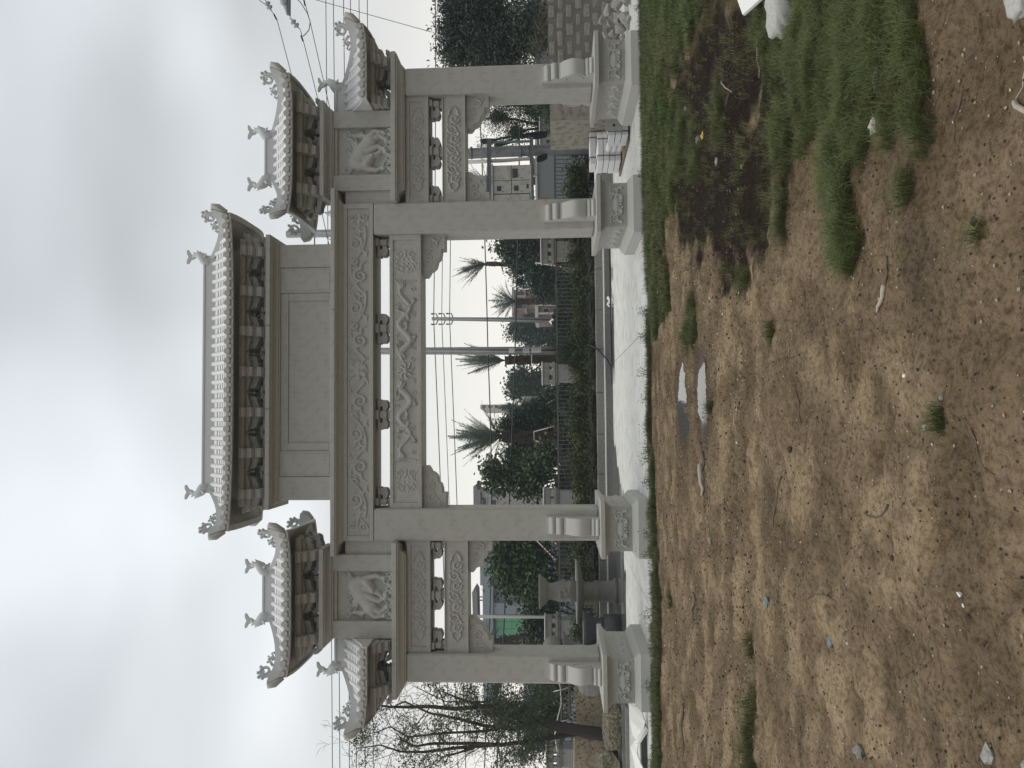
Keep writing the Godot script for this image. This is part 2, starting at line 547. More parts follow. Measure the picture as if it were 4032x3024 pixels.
func scroll_band(r: Relief, wide: float) -> void:
	var s := wide * 0.5
	for sg: float in [-1.0, 1.0]:
		r.curl(Vector2(sg * s * 0.78, 0.035), 0.075, PI * 0.5, sg * 1.4, 0.022, 0.014, 0.045)
		r.curl(Vector2(sg * s * 0.42, -0.03), 0.06, -PI * 0.5, sg * 1.2, 0.022, 0.012, 0.045)
		r.bend(Vector2(sg * s * 0.98, -0.08), Vector2(sg * s * 0.3, 0.09), 0.04 * sg, 0.022, 0.014, 0.04)
		r.bend(Vector2(sg * s * 0.62, 0.10), Vector2(sg * s * 0.15, -0.09), -0.05 * sg, 0.024, 0.012, 0.04)
		r.dab(Vector2(sg * s * 0.95, 0.10), 0.022, 0.04)
		r.dab(Vector2(sg * s * 0.94, -0.09), 0.022, 0.04)
		r.bend(Vector2(sg * 0.13, -0.09), Vector2(0, -0.055), 0.02 * sg, 0.026, 0.016, 0.045)
	r.stroke([Vector2(-0.075, 0.0), Vector2(0.075, 0.0)], 0.06, 0.06, 0.045)
	for k in 5:
		r.dab(Vector2(-0.1 + k * 0.05, -0.085 - 0.012 * sin(k * 2.0)), 0.024, 0.05)

func drum(gate: Node3D, cx: float, ys: float) -> void:
	# stepped, rolled buttress stone: its outline (outwards, up) and 0.29 m thick
	var poly := PackedVector2Array()
	var arcs := [[0.36, 0.832, 0.075, 0.075], [0.335, 0.91, 0.07, 0.065]]
	poly.append(Vector2(-0.02, 0.832))
	poly.append(Vector2(0.40, 0.832))
	for k in 7:
		poly.append(Vector2(0.405 + 0.028 * sin(PI * k / 6.0), 0.835 + 0.07 * k / 6.0))
	for k in 6:
		poly.append(Vector2(0.36 + 0.028 * sin(PI * k / 5.0), 0.907 + 0.065 * k / 5.0))
	for k in 13:
		poly.append(Vector2(0.30 + 0.115 * sin(PI * (k + 0.0) / 12.0), 0.974 + 0.40 * k / 12.0))
	poly.append(Vector2(0.235, 1.42))
	poly.append(Vector2(0.225, 1.452))
	for k in 8:
		poly.append(Vector2(0.20 + 0.055 * sin(PI * k / 7.0), 1.455 + 0.14 * k / 7.0))
	for k in 7:
		poly.append(Vector2(0.125 + 0.05 * sin(PI * k / 6.0), 1.597 + 0.12 * k / 6.0))
	poly.append(Vector2(0.11, 1.72))
	poly.append(Vector2(0.105, 1.755))
	poly.append(Vector2(-0.02, 1.755))
	for zs: float in [1.0, -1.0]:
		var st := begin()
		var t := Transform3D(Basis(Vector3(0, 0, zs), Vector3(0, 1, 0), Vector3(-zs, 0, 0)), Vector3(cx, 0, 0.337 * zs))
		prism(st, poly, -0.145, 0.145, t)
		var o := obj("drum_stone", st, M.granite_light, gate)
		for sx: float in [-1.0, 1.0]:
			var ring: Array = []
			for k in 17:
				ring.append(Vector3(cx + 0.146 * sx, 1.18 + 0.15 * sin(TAU * k / 16.0), (0.337 + 0.24 + 0.13 * cos(TAU * k / 16.0)) * zs))
			var st2 := begin(true)
			tube(st2, ring, [0.012], 5, false)
			obj("rim_carving", st2, M.granite_light, o)
			var p: Array = []
			for k in 9:
				p.append(Vector3(cx + 0.146 * sx, 1.72 - 0.09 * k, (0.337 + 0.07 + 0.016 * k + 0.015 * (k % 2)) * zs))
			st2 = begin(true)
			tube(st2, p, [0.014], 5, false)
			obj("edge_carving", st2, M.granite_light, o)

func cornice(gate: Node3D, called: String, x0: float, x1: float, y0: float, y1: float, y2: float, zin: float, over: float) -> void:
	# cavetto from y0 to y1 under a plate from y1 to y2
	var cx := (x0 + x1) * 0.5
	var hx := (x1 - x0) * 0.5
	# the plate is laid in one to three stones
	var n := 3 if hx > 2.0 else 1
	var o: MeshInstance3D
	for k in n:
		var ps := begin()
		var xa := lerpf(x0, x1, float(k) / n + (0.03 if k == 1 else 0.0)) + (0.003 if k else 0.0)
		var xb := lerpf(x0, x1, float(k + 1) / n + (0.03 if k == 0 and n > 1 else 0.0)) - (0.003 if k < n - 1 else 0.0)
		box(ps, Vector3((xa + xb) * 0.5, (y1 + y2) * 0.5, 0), Vector3(xb - xa, y2 - y1, 1.06 + 0.004 * (k % 2)), 0.007)
		if k == 0:
			o = obj(called, ps, M.granite, gate)
		else:
			obj("plate_stone", ps, M.granite, o)
	var st := begin()
	var rings: Array = [[y0, hx - over + 0.01, zin], [y0 + 0.022, hx - over + 0.01, zin]]
	var h := y1 - y0 - 0.022
	rings.append([y0 + 0.024, hx - over + 0.03, zin + 0.022])
	for k in range(0, 7):
		var a := PI * 0.5 * k / 6.0
		rings.append([y0 + 0.03 + (h - 0.03) * sin(a), hx - over + 0.035 + (over - 0.07) * (1.0 - cos(a)), zin + 0.03 + 0.135 * (1.0 - cos(a))])
	rings.append([y1 + 0.002, hx - 0.03, 0.5])
	stack(st, Vector3(cx, 0, 0), rings)
	obj("cavetto", st, M.granite, o)

func plain_beam(gate: Node3D, called: String, x0: float, x1: float, y0: float, y1: float, hz: float, fx: float, fy: float) -> MeshInstance3D:
	# beam whose front and back carry a sunk field, fx and fy in from the ends and edges
	var st := begin()
	span(st, Vector3(x0, y0, -hz + 0.025), Vector3(x1, y1, hz - 0.025))
	for zs: float in [-1.0, 1.0]:
		var za := (hz - 0.025) * zs
		var zb := hz * zs
		span(st, Vector3(x0, y0, minf(za, zb)), Vector3(x1, y0 + fy, maxf(za, zb)), 0.004)
		span(st, Vector3(x0, y1 - fy, minf(za, zb)), Vector3(x1, y1, maxf(za, zb)), 0.004)
		span(st, Vector3(x0, y0 + fy, minf(za, zb)), Vector3(x0 + fx, y1 - fy, maxf(za, zb)), 0.004)
		span(st, Vector3(x1 - fx, y0 + fy, minf(za, zb)), Vector3(x1, y1 - fy, maxf(za, zb)), 0.004)
	return obj(called, st, M.granite, gate)

func both(parent: Node3D, called: String, m: ArrayMesh, at: Vector3, material: Material, flat := 1.0) -> void:
	for zs: float in [1.0, -1.0]:
		var o := mi(called, m, material, parent, Vector3(at.x, at.y, at.z * zs))
		o.rotation.y = 0.0 if zs > 0.0 else PI
		o.scale.z = flat

func frieze_relief() -> ArrayMesh:
	var r := Relief.new(6.04, 0.41, 0.0125)
	for sg: float in [-1.0, 1.0]:
		for k in 4:
			var x: float = sg * (0.42 + k * 0.60)
			var up := 1.0 if k % 2 == 0 else -1.0
			r.bend(Vector2(x - sg * 0.18, -0.10 * up), Vector2(x + sg * 0.46, 0.13 * up), -0.10 * up * sg, 0.034, 0.022, 0.05)
			r.curl(Vector2(x + sg * 0.14, -0.045 * up), 0.135, PI * 0.5 * (1.0 - sg), up * sg * 1.5, 0.042, 0.022, 0.06)
			r.curl(Vector2(x + sg * 0.42, 0.085 * up), 0.075, -PI * 0.5 * up, -up * sg * 1.0, 0.032, 0.02, 0.05)
			r.bend(Vector2(x + sg * 0.02, 0.02 * up), Vector2(x - sg * 0.12, 0.16 * up), 0.05 * sg * up, 0.036, 0.012, 0.05)
			r.bend(Vector2(x + sg * 0.28, -0.05 * up), Vector2(x + sg * 0.40, -0.16 * up), -0.04 * sg * up, 0.034, 0.012, 0.05)
			r.bend(Vector2(x + sg * 0.22, 0.02 * up), Vector2(x + sg * 0.30, 0.15 * up), 0.03 * sg, 0.03, 0.012, 0.045)
			r.dab(Vector2(x + sg * 0.32, 0.03 * up), 0.03, 0.05)
			r.dab(Vector2(x - sg * 0.02, 0.165 * up), 0.024, 0.05)
		# square of scrolls at the end
		var e: float = sg * 2.74
		for v: float in [-1.0, 1.0]:
			r.curl(Vector2(e + sg * 0.12, 0.09 * v), 0.08, PI * 0.5 * v, sg * v * 1.3, 0.024, 0.016, 0.05)
			r.curl(Vector2(e - sg * 0.12, 0.10 * v), 0.06, -PI * 0.5 * v, -sg * v * 1.1, 0.024, 0.014, 0.045)
			r.bend(Vector2(e - sg * 0.2, 0.02 * v), Vector2(e + sg * 0.05, 0.15 * v), 0.05 * sg * v, 0.024, 0.014, 0.04)
			r.bend(Vector2(e - sg * 0.05, 0.0), Vector2(e + sg * 0.2, 0.02 * v), 0.02, 0.03, 0.018, 0.04)
			r.stroke([Vector2(e - sg * 0.24, 0.185 * v), Vector2(e + sg * 0.24, 0.185 * v)], 0.014, 0.014, 0.022)
		r.stroke([Vector2(e + sg * 0.24, -0.185), Vector2(e + sg * 0.24, 0.185)], 0.014, 0.014, 0.022)
	for k in 6:
		var a := TAU * k / 6.0
		r.stroke([Vector2.ZERO, Vector2.from_angle(a) * 0.14], 0.03, 0.055, 0.06)
	r.dab(Vector2.ZERO, 0.05, 0.075)
	for k in 3:
		r.bend(Vector2(0.05 * (k - 1), 0.04), Vector2(0.22 * (k - 1), 0.18), 0.03, 0.03, 0.012, 0.05)
		r.bend(Vector2(0.05 * (k - 1), -0.04), Vector2(0.24 * (k - 1), -0.18), -0.03, 0.03, 0.012, 0.05)
	return r.mesh()

func dragon_relief() -> ArrayMesh:
	var r := Relief.new(4.75, 0.46, 0.0125)
	r.dab(Vector2(0, 0.0), 0.06, 0.05)
	for k in 8:
		r.bend(Vector2.from_angle(TAU * k / 8.0) * 0.08, Vector2.from_angle(TAU * k / 8.0 + 0.4) * 0.17, 0.02, 0.026, 0.01, 0.035)
	for sg: float in [-1.0, 1.0]:
		var body: Array = []
		for k in 41:
			var t := k / 40.0
			body.append(Vector2(sg * (0.34 + 1.15 * t), (0.02 + 0.115 * sin(2.4 + t * 12.0)) * (1.0 - 0.2 * t)))
		r.stroke(body, 0.062, 0.022, 0.05)
		for k in range(1, 40):
			var n: Vector2 = (body[k + 1] - body[k - 1]).orthogonal().normalized() if k < 40 else Vector2.UP
			var rr := lerpf(0.064, 0.026, k / 40.0)
			r.dab(body[k] + n * rr, 0.016, 0.03)
		# head with horns, snout and mane
		var h := Vector2(sg * 0.30, 0.09)
		r.dab(h, 0.06, 0.06)
		r.stroke([h, h + Vector2(-sg * 0.10, -0.03)], 0.04, 0.028, 0.055)
		r.stroke([h + Vector2(0, -0.05), h + Vector2(-sg * 0.08, -0.085)], 0.028, 0.02, 0.055)
		r.bend(h + Vector2(sg * 0.02, 0.05), h + Vector2(sg * 0.19, 0.085), 0.015, 0.018, 0.01, 0.06)
		for k in 6:
			r.bend(h + Vector2(sg * 0.05, 0.03 - k * 0.02), h + Vector2(sg * (0.27 - 0.01 * k), 0.07 - k * 0.035), 0.03 * sg, 0.016, 0.007, 0.045)
		r.bend(h + Vector2(-sg * 0.08, 0.0), h + Vector2(-sg * 0.12, 0.1), 0.04, 0.012, 0.006, 0.035)
		# legs with claws
		for p in [[0.50, -0.02, 0.60, -0.17], [0.72, 0.03, 0.86, -0.02], [0.98, -0.05, 1.10, 0.13], [1.18, 0.0, 1.28, -0.16]]:
			var a := Vector2(sg * p[0], p[1])
			var b := Vector2(sg * p[2], p[3])
			r.bend(a, b, 0.03 * sg, 0.034, 0.018, 0.042)
			for c in 4:
				r.stroke([b, b + Vector2.from_angle((PI if sg < 0.0 else 0.0) + (c - 1.5) * 0.7) * 0.065], 0.017, 0.008, 0.05)
		# tail fan
		for c in 5:
			r.bend(body[40], body[40] + Vector2(sg * 0.20, 0.10 - c * 0.05), 0.03 * sg, 0.024, 0.008, 0.045)
		for c in [[0.42, -0.16], [0.83, 0.15], [1.05, -0.14], [1.38, 0.13], [0.66, 0.16], [1.5, -0.13], [0.2, -0.14], [0.55, -0.15], [0.95, 0.16], [1.2, -0.05], [1.22, 0.15], [1.55, 0.06]]:
			r.curl(Vector2(sg * c[0], c[1]), 0.045, c[0] * 3.0, sg * 1.2, 0.014, 0.009, 0.024)
		# rounded field edge, then the end square
		r.bend(Vector2(sg * 1.66, -0.20), Vector2(sg * 1.66, 0.20), -0.03 * sg, 0.013, 0.013, 0.02)
		var e: float = sg * 2.02
		for v: float in [-1.0, 1.0]:
			for u: float in [-1.0, 1.0]:
				r.curl(Vector2(e + u * 0.15, v * 0.11), 0.07, PI * 0.5 * v, u * v * 1.25, 0.014, 0.010, 0.022)
				r.curl(Vector2(e + u * 0.05, v * 0.15), 0.05, 0.0, -u * v * 1.0, 0.013, 0.010, 0.02)
				r.dab(Vector2(e + u * 0.04, v * 0.045), 0.02, 0.02)
				r.bend(Vector2(e + u * 0.09, v * 0.02), Vector2(e + u * 0.23, v * 0.03), 0.02 * v, 0.014, 0.01, 0.02)
			r.stroke([Vector2(e - 0.27, v * 0.21), Vector2(e + 0.27, v * 0.21)], 0.010, 0.010, 0.016)
	return r.mesh()

func side_relief(h: float, deep: float) -> ArrayMesh:
	var r := Relief.new(1.9, h, 0.0125)
	for k in 7:
		var x := -0.56 + k * 0.187
		var v := 1.0 if k % 2 else -1.0
		r.curl(Vector2(x, 0.02 * v), 0.085, PI * 0.5 * v, v * 1.4, 0.024, 0.015, deep)
		r.bend(Vector2(x - 0.10, -0.085 * v), Vector2(x + 0.09, 0.085 * v), 0.03, 0.02, 0.012, deep * 0.8)
		r.dab(Vector2(x + 0.09, 0.10 * v), 0.02, deep)
		r.dab(Vector2(x + 0.06, -0.10 * v), 0.02, deep)
	for sg: float in [-1.0, 1.0]:
		r.bend(Vector2(sg * 0.66, -0.08), Vector2(sg * 0.80, 0.02), 0.03 * sg, 0.022, 0.014, deep)
		r.bend(Vector2(sg * 0.66, 0.08), Vector2(sg * 0.80, -0.02), -0.03 * sg, 0.022, 0.014, deep)
		r.stroke([Vector2(sg * 0.62, 0.115), Vector2(0, 0.125)], 0.011, 0.011, deep * 0.6)
	return r.mesh()

func beast_relief(kind: int) -> ArrayMesh:
	# a maned beast walking over clouds, in high relief; facing the middle of the gate
	var r := Relief.new(0.90, 1.0, 0.0125)
	var s := 1.0 if kind == 0 else -1.0
	r.stroke([Vector2(-0.18 * s, 0.20), Vector2(0.0, 0.10), Vector2(0.16 * s, -0.02), Vector2(0.24 * s, -0.08)], 0.16, 0.13, 0.13)
	r.dab(Vector2(0.22 * s, -0.06), 0.14, 0.13)
	# neck, lowered head with muzzle and horns
	r.stroke([Vector2(-0.18 * s, 0.22), Vector2(-0.26 * s, 0.12), Vector2(-0.24 * s, -0.02)], 0.12, 0.085, 0.14)
	r.stroke([Vector2(-0.25 * s, 0.0), Vector2(-0.12 * s, -0.10)], 0.095, 0.06, 0.16)
	r.dab(Vector2(-0.28 * s, 0.05), 0.05, 0.15)
	r.dab(Vector2(-0.09 * s, -0.12), 0.045, 0.15)
	r.bend(Vector2(-0.30 * s, 0.04), Vector2(-0.38 * s, -0.12), 0.03 * s, 0.03, 0.012, 0.10)
	# legs
	for p in [[-0.14, 0.05, -0.05, -0.20, 0.07, -0.34], [0.0, 0.0, 0.10, -0.22, 0.02, -0.36], [0.22, -0.10, 0.30, -0.24, 0.22, -0.38], [0.28, -0.06, 0.38, -0.16, 0.37, -0.33], [-0.28, 0.1, -0.36, -0.18, -0.30, -0.32]]:
		r.stroke([Vector2(p[0] * s, p[1]), Vector2(p[2] * s, p[3]), Vector2(p[4] * s, p[5])], 0.075, 0.038, 0.115)
		r.dab(Vector2(p[4] * s - 0.02 * s, p[5]), 0.055, 0.11)
	# mane and tail in flame locks
	for k in 9:
		var a := Vector2((-0.16 + 0.035 * k) * s, 0.27 - 0.012 * k)
		r.bend(a, a + Vector2((0.16 + 0.02 * (k % 3)) * s, 0.10 + 0.03 * (k % 2)), 0.03 * s, 0.034, 0.01, 0.085)
	for k in 7:
		r.bend(Vector2(0.30 * s, 0.02), Vector2((0.36 + 0.012 * k) * s, 0.36 - 0.05 * k), -0.04 * s, 0.032, 0.01, 0.09)
	for k in 5:
		r.bend(Vector2(-0.20 * s, 0.12), Vector2((-0.40 + 0.03 * k) * s, 0.30 - 0.05 * k), 0.03 * s, 0.026, 0.01, 0.10)
	# clouds below, hills and a sun above
	for k in 7:
		var x := -0.38 + k * 0.128
		r.curl(Vector2(x, -0.40 + 0.03 * (k % 2)), 0.07, 0.0, 1.1 if k % 2 else -1.1, 0.032, 0.02, 0.075)
		r.dab(Vector2(x + 0.05, -0.44), 0.045, 0.08)
	for k in 6:
		r.bend(Vector2(-0.40 + k * 0.14, 0.34), Vector2(-0.28 + k * 0.14, 0.36), 0.05, 0.02, 0.02, 0.03)
	r.curl(Vector2(-0.33 * s, 0.40), 0.05, 0.0, 1.0, 0.02, 0.016, 0.03)
	r.curl(Vector2(0.33 * s, 0.42), 0.05, 0.0, -1.0, 0.02, 0.016, 0.03)
	return r.mesh()

func bracket_block(gate: Node3D, called: String, x: float, y0: float, y1: float, part_: int) -> void:
	# small cloud bracket between two beams; part_ -1 or 1 is only that half, 0 both
	var st := begin()
	var h := y1 - y0
	for sg: int in [-1, 1]:
		if part_ != 0 and part_ != sg:
			continue
		var p := PackedVector2Array([Vector2(0.06, 0.36), Vector2(0.10, 0.30), Vector2(0.17, 0.22), Vector2(0.23, 0.27), Vector2(0.27, 0.37), Vector2(0.275, 0.6), Vector2(0.26, 0.66), Vector2(0.285, 0.70), Vector2(0.285, 0.9), Vector2(0.06, 0.9), Vector2(0.06, 0.74), Vector2(0.15, 0.72), Vector2(0.15, 0.58), Vector2(0.06, 0.56)])
		for k in p.size():
			p[k] = Vector2(p[k].x * sg, y0 + p[k].y * h)
		prism(st, p, -0.11, 0.11, Transform3D(Basis.IDENTITY, Vector3(x, 0, 0)))
	var w := 0.09 if part_ == 0 else 0.07
	var ox := 0.02 * part_
	span(st, Vector3(x + ox - w, y0 - 0.002, -0.10), Vector3(x + ox + w, y0 + h * 0.26, 0.10))
	span(st, Vector3(x + ox - w * 0.8, y0 + h * 0.26, -0.16), Vector3(x + ox + w * 0.8, y0 + h * 0.75, 0.16), 0.02)
	span(st, Vector3(x + ox - w * 0.95, y0 + h * 0.75, -0.20), Vector3(x + ox + w * 0.95, y1 + 0.002, 0.20), 0.01)
	obj(called, st, M.granite, gate)

func corner_bracket(gate: Node3D, x: float, y: float, dir: float, k: float) -> void:
	var p := PackedVector2Array()
	for q in [[0, 0.002], [0.76, 0.002], [0.76, -0.09], [0.70, -0.13], [0.655, -0.15], [0.635, -0.20], [0.58, -0.255], [0.50, -0.275], [0.46, -0.285], [0.42, -0.33], [0.345, -0.352], [0.265, -0.36], [0.265, -0.43], [0, -0.43]]:
		p.append(Vector2(x + dir * q[0] * k, y + q[1]))
	var st := begin()
	prism(st, p, -0.16, 0.16)
	var o := obj("corner_bracket", st, M.granite, gate)
	var r := Relief.new(0.76, 0.42, 0.0125)
	r.curl(Vector2(-0.20 * dir, 0.0), 0.10, 0.0, 1.3 * dir, 0.02, 0.012, 0.025)
	r.curl(Vector2(0.02 * dir, 0.06), 0.08, 0.0, -1.3 * dir, 0.02, 0.012, 0.025)
	r.curl(Vector2(0.17 * dir, 0.13), 0.05, 0.0, 1.2 * dir, 0.018, 0.01, 0.02)
	r.bend(Vector2(-0.32 * dir, -0.13), Vector2(0.0, 0.16), 0.03 * dir, 0.016, 0.01, 0.02)
	var vm := r.mesh()
	for zs: float in [1.0, -1.0]:
		var c := mi("vine_carving", vm, M.granite, o, Vector3(x + dir * 0.38 * k, y - 0.21, 0.16 * zs))
		c.scale = Vector3(k, 1, zs)

func eave_bracket(y0: float, hmax: float, side: int) -> ArrayMesh:
	# one bracket set below the eaves; side 0 whole, 1 and -1 only that half
	var st := begin()
	var h := hmax
	span(st, Vector3(-0.14, y0, -0.22), Vector3(0.14, y0 + h * 0.14, 0.22), 0.015)
	var arms := [[0.34, 0.14, 0.36, 0.20], [0.30, 0.42, 0.66, 0.33], [0.36, 0.66, 0.86, 0.44]]
	for a in arms:
		var w: float = a[0]
		var ya: float = y0 + h * a[1]
		var yb: float = y0 + h * a[2]
		for sg: int in [-1, 1]:
			if side != 0 and side != sg:
				continue
			# cloud-shaped arm along the wall
			var p := PackedVector2Array([Vector2(0.0, ya), Vector2(w * 0.38, ya), Vector2(w * 0.55, ya + (yb - ya) * 0.12), Vector2(w * 0.68, ya + (yb - ya) * 0.30), Vector2(w * 0.86, ya + (yb - ya) * 0.36), Vector2(w * 0.97, ya + (yb - ya) * 0.6), Vector2(w, yb), Vector2(0.0, yb)])
			for k in p.size():
				p[k].x *= sg
			for zc in [0.0, a[3] - 0.14, -a[3] + 0.14]:
				prism(st, p, zc - 0.055, zc + 0.055)
			for zc in [0.0, a[3] - 0.14, -a[3] + 0.14]:
				span(st, Vector3(minf(sg * w * 0.72, sg * w * 1.02), yb, zc - 0.08), Vector3(maxf(sg * w * 0.72, sg * w * 1.02), yb + h * 0.07, zc + 0.08), 0.01)
	for zs: float in [-1.0, 1.0]:
		for a in [[0.14, 0.40, 0.40], [0.43, 0.62, 0.50], [0.66, 0.84, 0.58]]:
			# arms that step outwards, with a rolled nose
			var p := PackedVector2Array()
			var ya: float = y0 + h * a[0]
			var yb: float = y0 + h * a[1]
			var zf: float = a[2]
			for q in [[0, 0], [zf - 0.16, 0], [zf - 0.07, 0.12], [zf - 0.01, 0.4], [zf, 0.7], [zf - 0.015, 1.0], [0, 1.0]]:
				p.append(Vector2(q[0] * zs, lerpf(ya, yb, q[1])))
			prism(st, p, -0.085, 0.085, Transform3D(Basis(Vector3(0, 0, 1), Vector3(0, 1, 0), Vector3(-1, 0, 0)), Vector3.ZERO))
			span(st, Vector3(-0.10, yb, minf(zf * zs, (zf - 0.17) * zs)), Vector3(0.10, yb + h * 0.05, maxf(zf * zs, (zf - 0.17) * zs)), 0.008)
	return done(st)

func slope_y(t: float, q: float, ys: float, ye: float) -> float:
	return ye + (ys - ye) * pow(1.0 - t, 1.35) + 0.065 * t * t * t * q * q * q * q

# hipped, tiled stone roof; xl, xr: eave ends, rl, rr: ridge ends; hl, hr: is that end hipped
func roof(gate: Node3D, cx: float, xl: float, xr: float, rl: float, rr: float, ye: float, ys: float, hl: bool, hr: bool) -> void:
	const D := 0.83
	var yr := ys
	ys -= 0.065
	const Z0 := 0.05
	var pt := func(x: float, t: float, zs: float) -> Vector3:
		var half: float = lerpf(rr, xr, t) if x > 0.0 else -lerpf(rl, xl, t)
		var q: float = absf(x) / maxf(half, 0.01)
		if (x > 0.0 and not hr) or (x <= 0.0 and not hl):
			q = 0.0
		return Vector3(cx + x, slope_y(t, q, ys, ye), lerpf(Z0, D, t) * zs)
	# shell: two slopes, hip ends, soffit
	var st := begin(true)
	st.set_smooth_group(1)
	var NX := 24
	var NT := 8
	for zs: float in [1.0, -1.0]:
		for i in NX:
			for j in NT:
				var c: Array = []
				for e in [[i, j], [i + 1, j], [i + 1, j + 1], [i, j + 1]]:
					var t: float = float(e[1]) / NT
					var a := lerpf(rl, xl, t)
					var b := lerpf(rr, xr, t)
					c.append(pt.call(lerpf(a, b, float(e[0]) / NX), t, zs))
				if zs < 0.0:
					c.reverse()
				quad(st, c[0], c[1], c[2], c[3])
	for sd: float in [-1.0, 1.0]:
		var hip: bool = hr if sd > 0.0 else hl
		var re: float = rr if sd > 0.0 else rl
		var xe: float = xr if sd > 0.0 else xl
		var f := func(v: float, t: float) -> Vector3:
			return Vector3(cx + lerpf(re, xe, t), slope_y(t, absf(v) if hip else 0.0, ys, ye), lerpf(Z0, D, t) * v)
		for i in 8:
			for j in NT:
				var v0 := i / 4.0 - 1.0
				var v1 := (i + 1) / 4.0 - 1.0
				var c := [f.call(v0, j / float(NT)), f.call(v0, (j + 1) / float(NT)), f.call(v1, (j + 1) / float(NT)), f.call(v1, j / float(NT))]
				if not hip:
					continue
				if sd > 0.0:
					c.reverse()
				quad(st, c[0], c[1], c[2], c[3])
	# fascia and soffit
	st.set_smooth_group(-1)
	var rim: Array = []
	for i in NX + 1:
		rim.append(pt.call(lerpf(xl, xr, float(i) / NX), 1.0, 1.0))
	for i in range(1, 9):
		var v := 1.0 - i / 4.0
		rim.append(Vector3(cx + xr, slope_y(1.0, absf(v) if hr else 0.0, ys, ye), D * v))
	for i in range(1, NX + 1):
		rim.append(pt.call(lerpf(xr, xl, float(i) / NX), 1.0, -1.0))
	for i in range(1, 8):
		var v := i / 4.0 - 1.0
		rim.append(Vector3(cx + xl, slope_y(1.0, absf(v) if hl else 0.0, ys, ye), D * v))
	var dn := Vector3(0, -0.08, 0)
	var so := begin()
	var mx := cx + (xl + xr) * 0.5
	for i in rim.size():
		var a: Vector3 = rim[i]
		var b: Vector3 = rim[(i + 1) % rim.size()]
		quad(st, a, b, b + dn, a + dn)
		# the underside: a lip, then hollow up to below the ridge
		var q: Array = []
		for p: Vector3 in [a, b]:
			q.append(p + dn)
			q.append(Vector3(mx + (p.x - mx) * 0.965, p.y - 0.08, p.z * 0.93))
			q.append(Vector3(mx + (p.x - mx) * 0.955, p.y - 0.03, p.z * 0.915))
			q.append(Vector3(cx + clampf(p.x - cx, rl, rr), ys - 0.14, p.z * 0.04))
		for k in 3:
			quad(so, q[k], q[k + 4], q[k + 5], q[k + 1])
	if not hl or not hr:
		# plain end against the wall
		var x := cx + (xl if not hl else xr)
		for zs: float in [1.0, -1.0]:
			for j in NT:
				var a := Vector3(x, slope_y(j / float(NT), 0, ys, ye), lerpf(Z0, D, j / float(NT)) * zs)
				var b := Vector3(x, slope_y((j + 1) / float(NT), 0, ys, ye), lerpf(Z0, D, (j + 1) / float(NT)) * zs)
				quad(st, a, b, Vector3(x, ye, b.z), Vector3(x, ye, a.z))
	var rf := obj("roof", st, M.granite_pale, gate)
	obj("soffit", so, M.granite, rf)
	# eave beams that the brackets carry
	st = begin()
	for z: float in [-0.42, 0.42]:
		box(st, Vector3(mx, ye - 0.09, z), Vector3((xr - xl) * 0.86, 0.10, 0.09), 0.01)
	obj("eave_beam", st, M.granite, rf)
	# barrel rows, end discs, pan tiles and drip tiles
	var n := int(round((xr - xl - 0.16) / 0.176))
	var stp := (xr - xl - 0.16) / n
	var disc := begin(true)
	disc.set_smooth_group(-1)
	var ring: Array = []
	for k in 12:
		ring.append(Vector2.from_angle(TAU * k / 12.0) * 0.056)
	prism(disc, PackedVector2Array(ring), -0.02, 0.022)
	var disc_mesh := done(disc)
	var pan := begin()
	quad(pan, Vector3(-0.045, 0.012, -0.062), Vector3(0.045, 0.012, -0.062), Vector3(0.045, 0.028, 0.062), Vector3(-0.045, 0.028, 0.062))
	quad(pan, Vector3(-0.045, 0.028, 0.062), Vector3(0.045, 0.028, 0.062), Vector3(0.045, 0.0, 0.064), Vector3(-0.045, 0.0, 0.064))
	var pan_mesh := done(pan)
	var drip := begin()
	prism(drip, PackedVector2Array([Vector2(-0.048, 0.015), Vector2(-0.048, -0.025), Vector2(-0.02, -0.055), Vector2(0.0, -0.068), Vector2(0.02, -0.055), Vector2(0.048, -0.025), Vector2(0.048, 0.015)]), -0.01, 0.012)
	var drip_mesh := done(drip)
	for zs: float in [1.0, -1.0]:
		for i in n + 1:
			var x := xl + 0.08 + stp * i
			var start := func(xx: float) -> float:
				var t0 := 0.0
				if xx > rr and hr:
					t0 = (xx - rr) / (xr - rr)
				elif xx < rl and hl:
					t0 = (rl - xx) / (rl - xl)
				return clampf(t0, 0.0, 0.97)
			var t0: float = start.call(x)
			var pts: Array = []
			for k in 7:
				var p: Vector3 = pt.call(x, lerpf(t0, 1.0, k / 6.0), zs)
				pts.append(p + Vector3(0, 0.012, 0.015 * zs if k == 6 else 0.0))
			var bt := begin(true)
			tube(bt, pts, [0.045], 8)
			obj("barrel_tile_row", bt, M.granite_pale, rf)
			mi("eave_disc", disc_mesh, M.granite_light, rf, pts[6] + Vector3(0, 0.0, 0.012 * zs))
			if i == n:
				continue
			var xm := x + stp * 0.5
			var e: Vector3 = pt.call(xm, 1.0, zs)
			mi("drip_tile", drip_mesh, M.granite_light, rf, e + Vector3(0, -0.005, 0.014 * zs))
			if zs > 0.0:
				var tm: float = start.call(xm)
				var len := (1.0 - tm) * 0.98
				var m := int(len / 0.125)
				for k in m:
					var t := 1.0 - (k + 0.5) * 0.125 / 0.98
					var a: Vector3 = pt.call(xm, t - 0.03, zs)
					var b: Vector3 = pt.call(xm, t + 0.03, zs)
					var o := mi("pan_tile", pan_mesh, M.granite_pale, rf, (a + b) * 0.5 + Vector3(0, 0.01, 0))
					o.rotation.x = atan2(a.y - b.y, b.z - a.z)
	# main ridge
	var rx0 := cx + rl - (0.03 if hl else 0.0)
	var rx1 := cx + rr + (0.03 if hr else 0.0)
	st = begin()
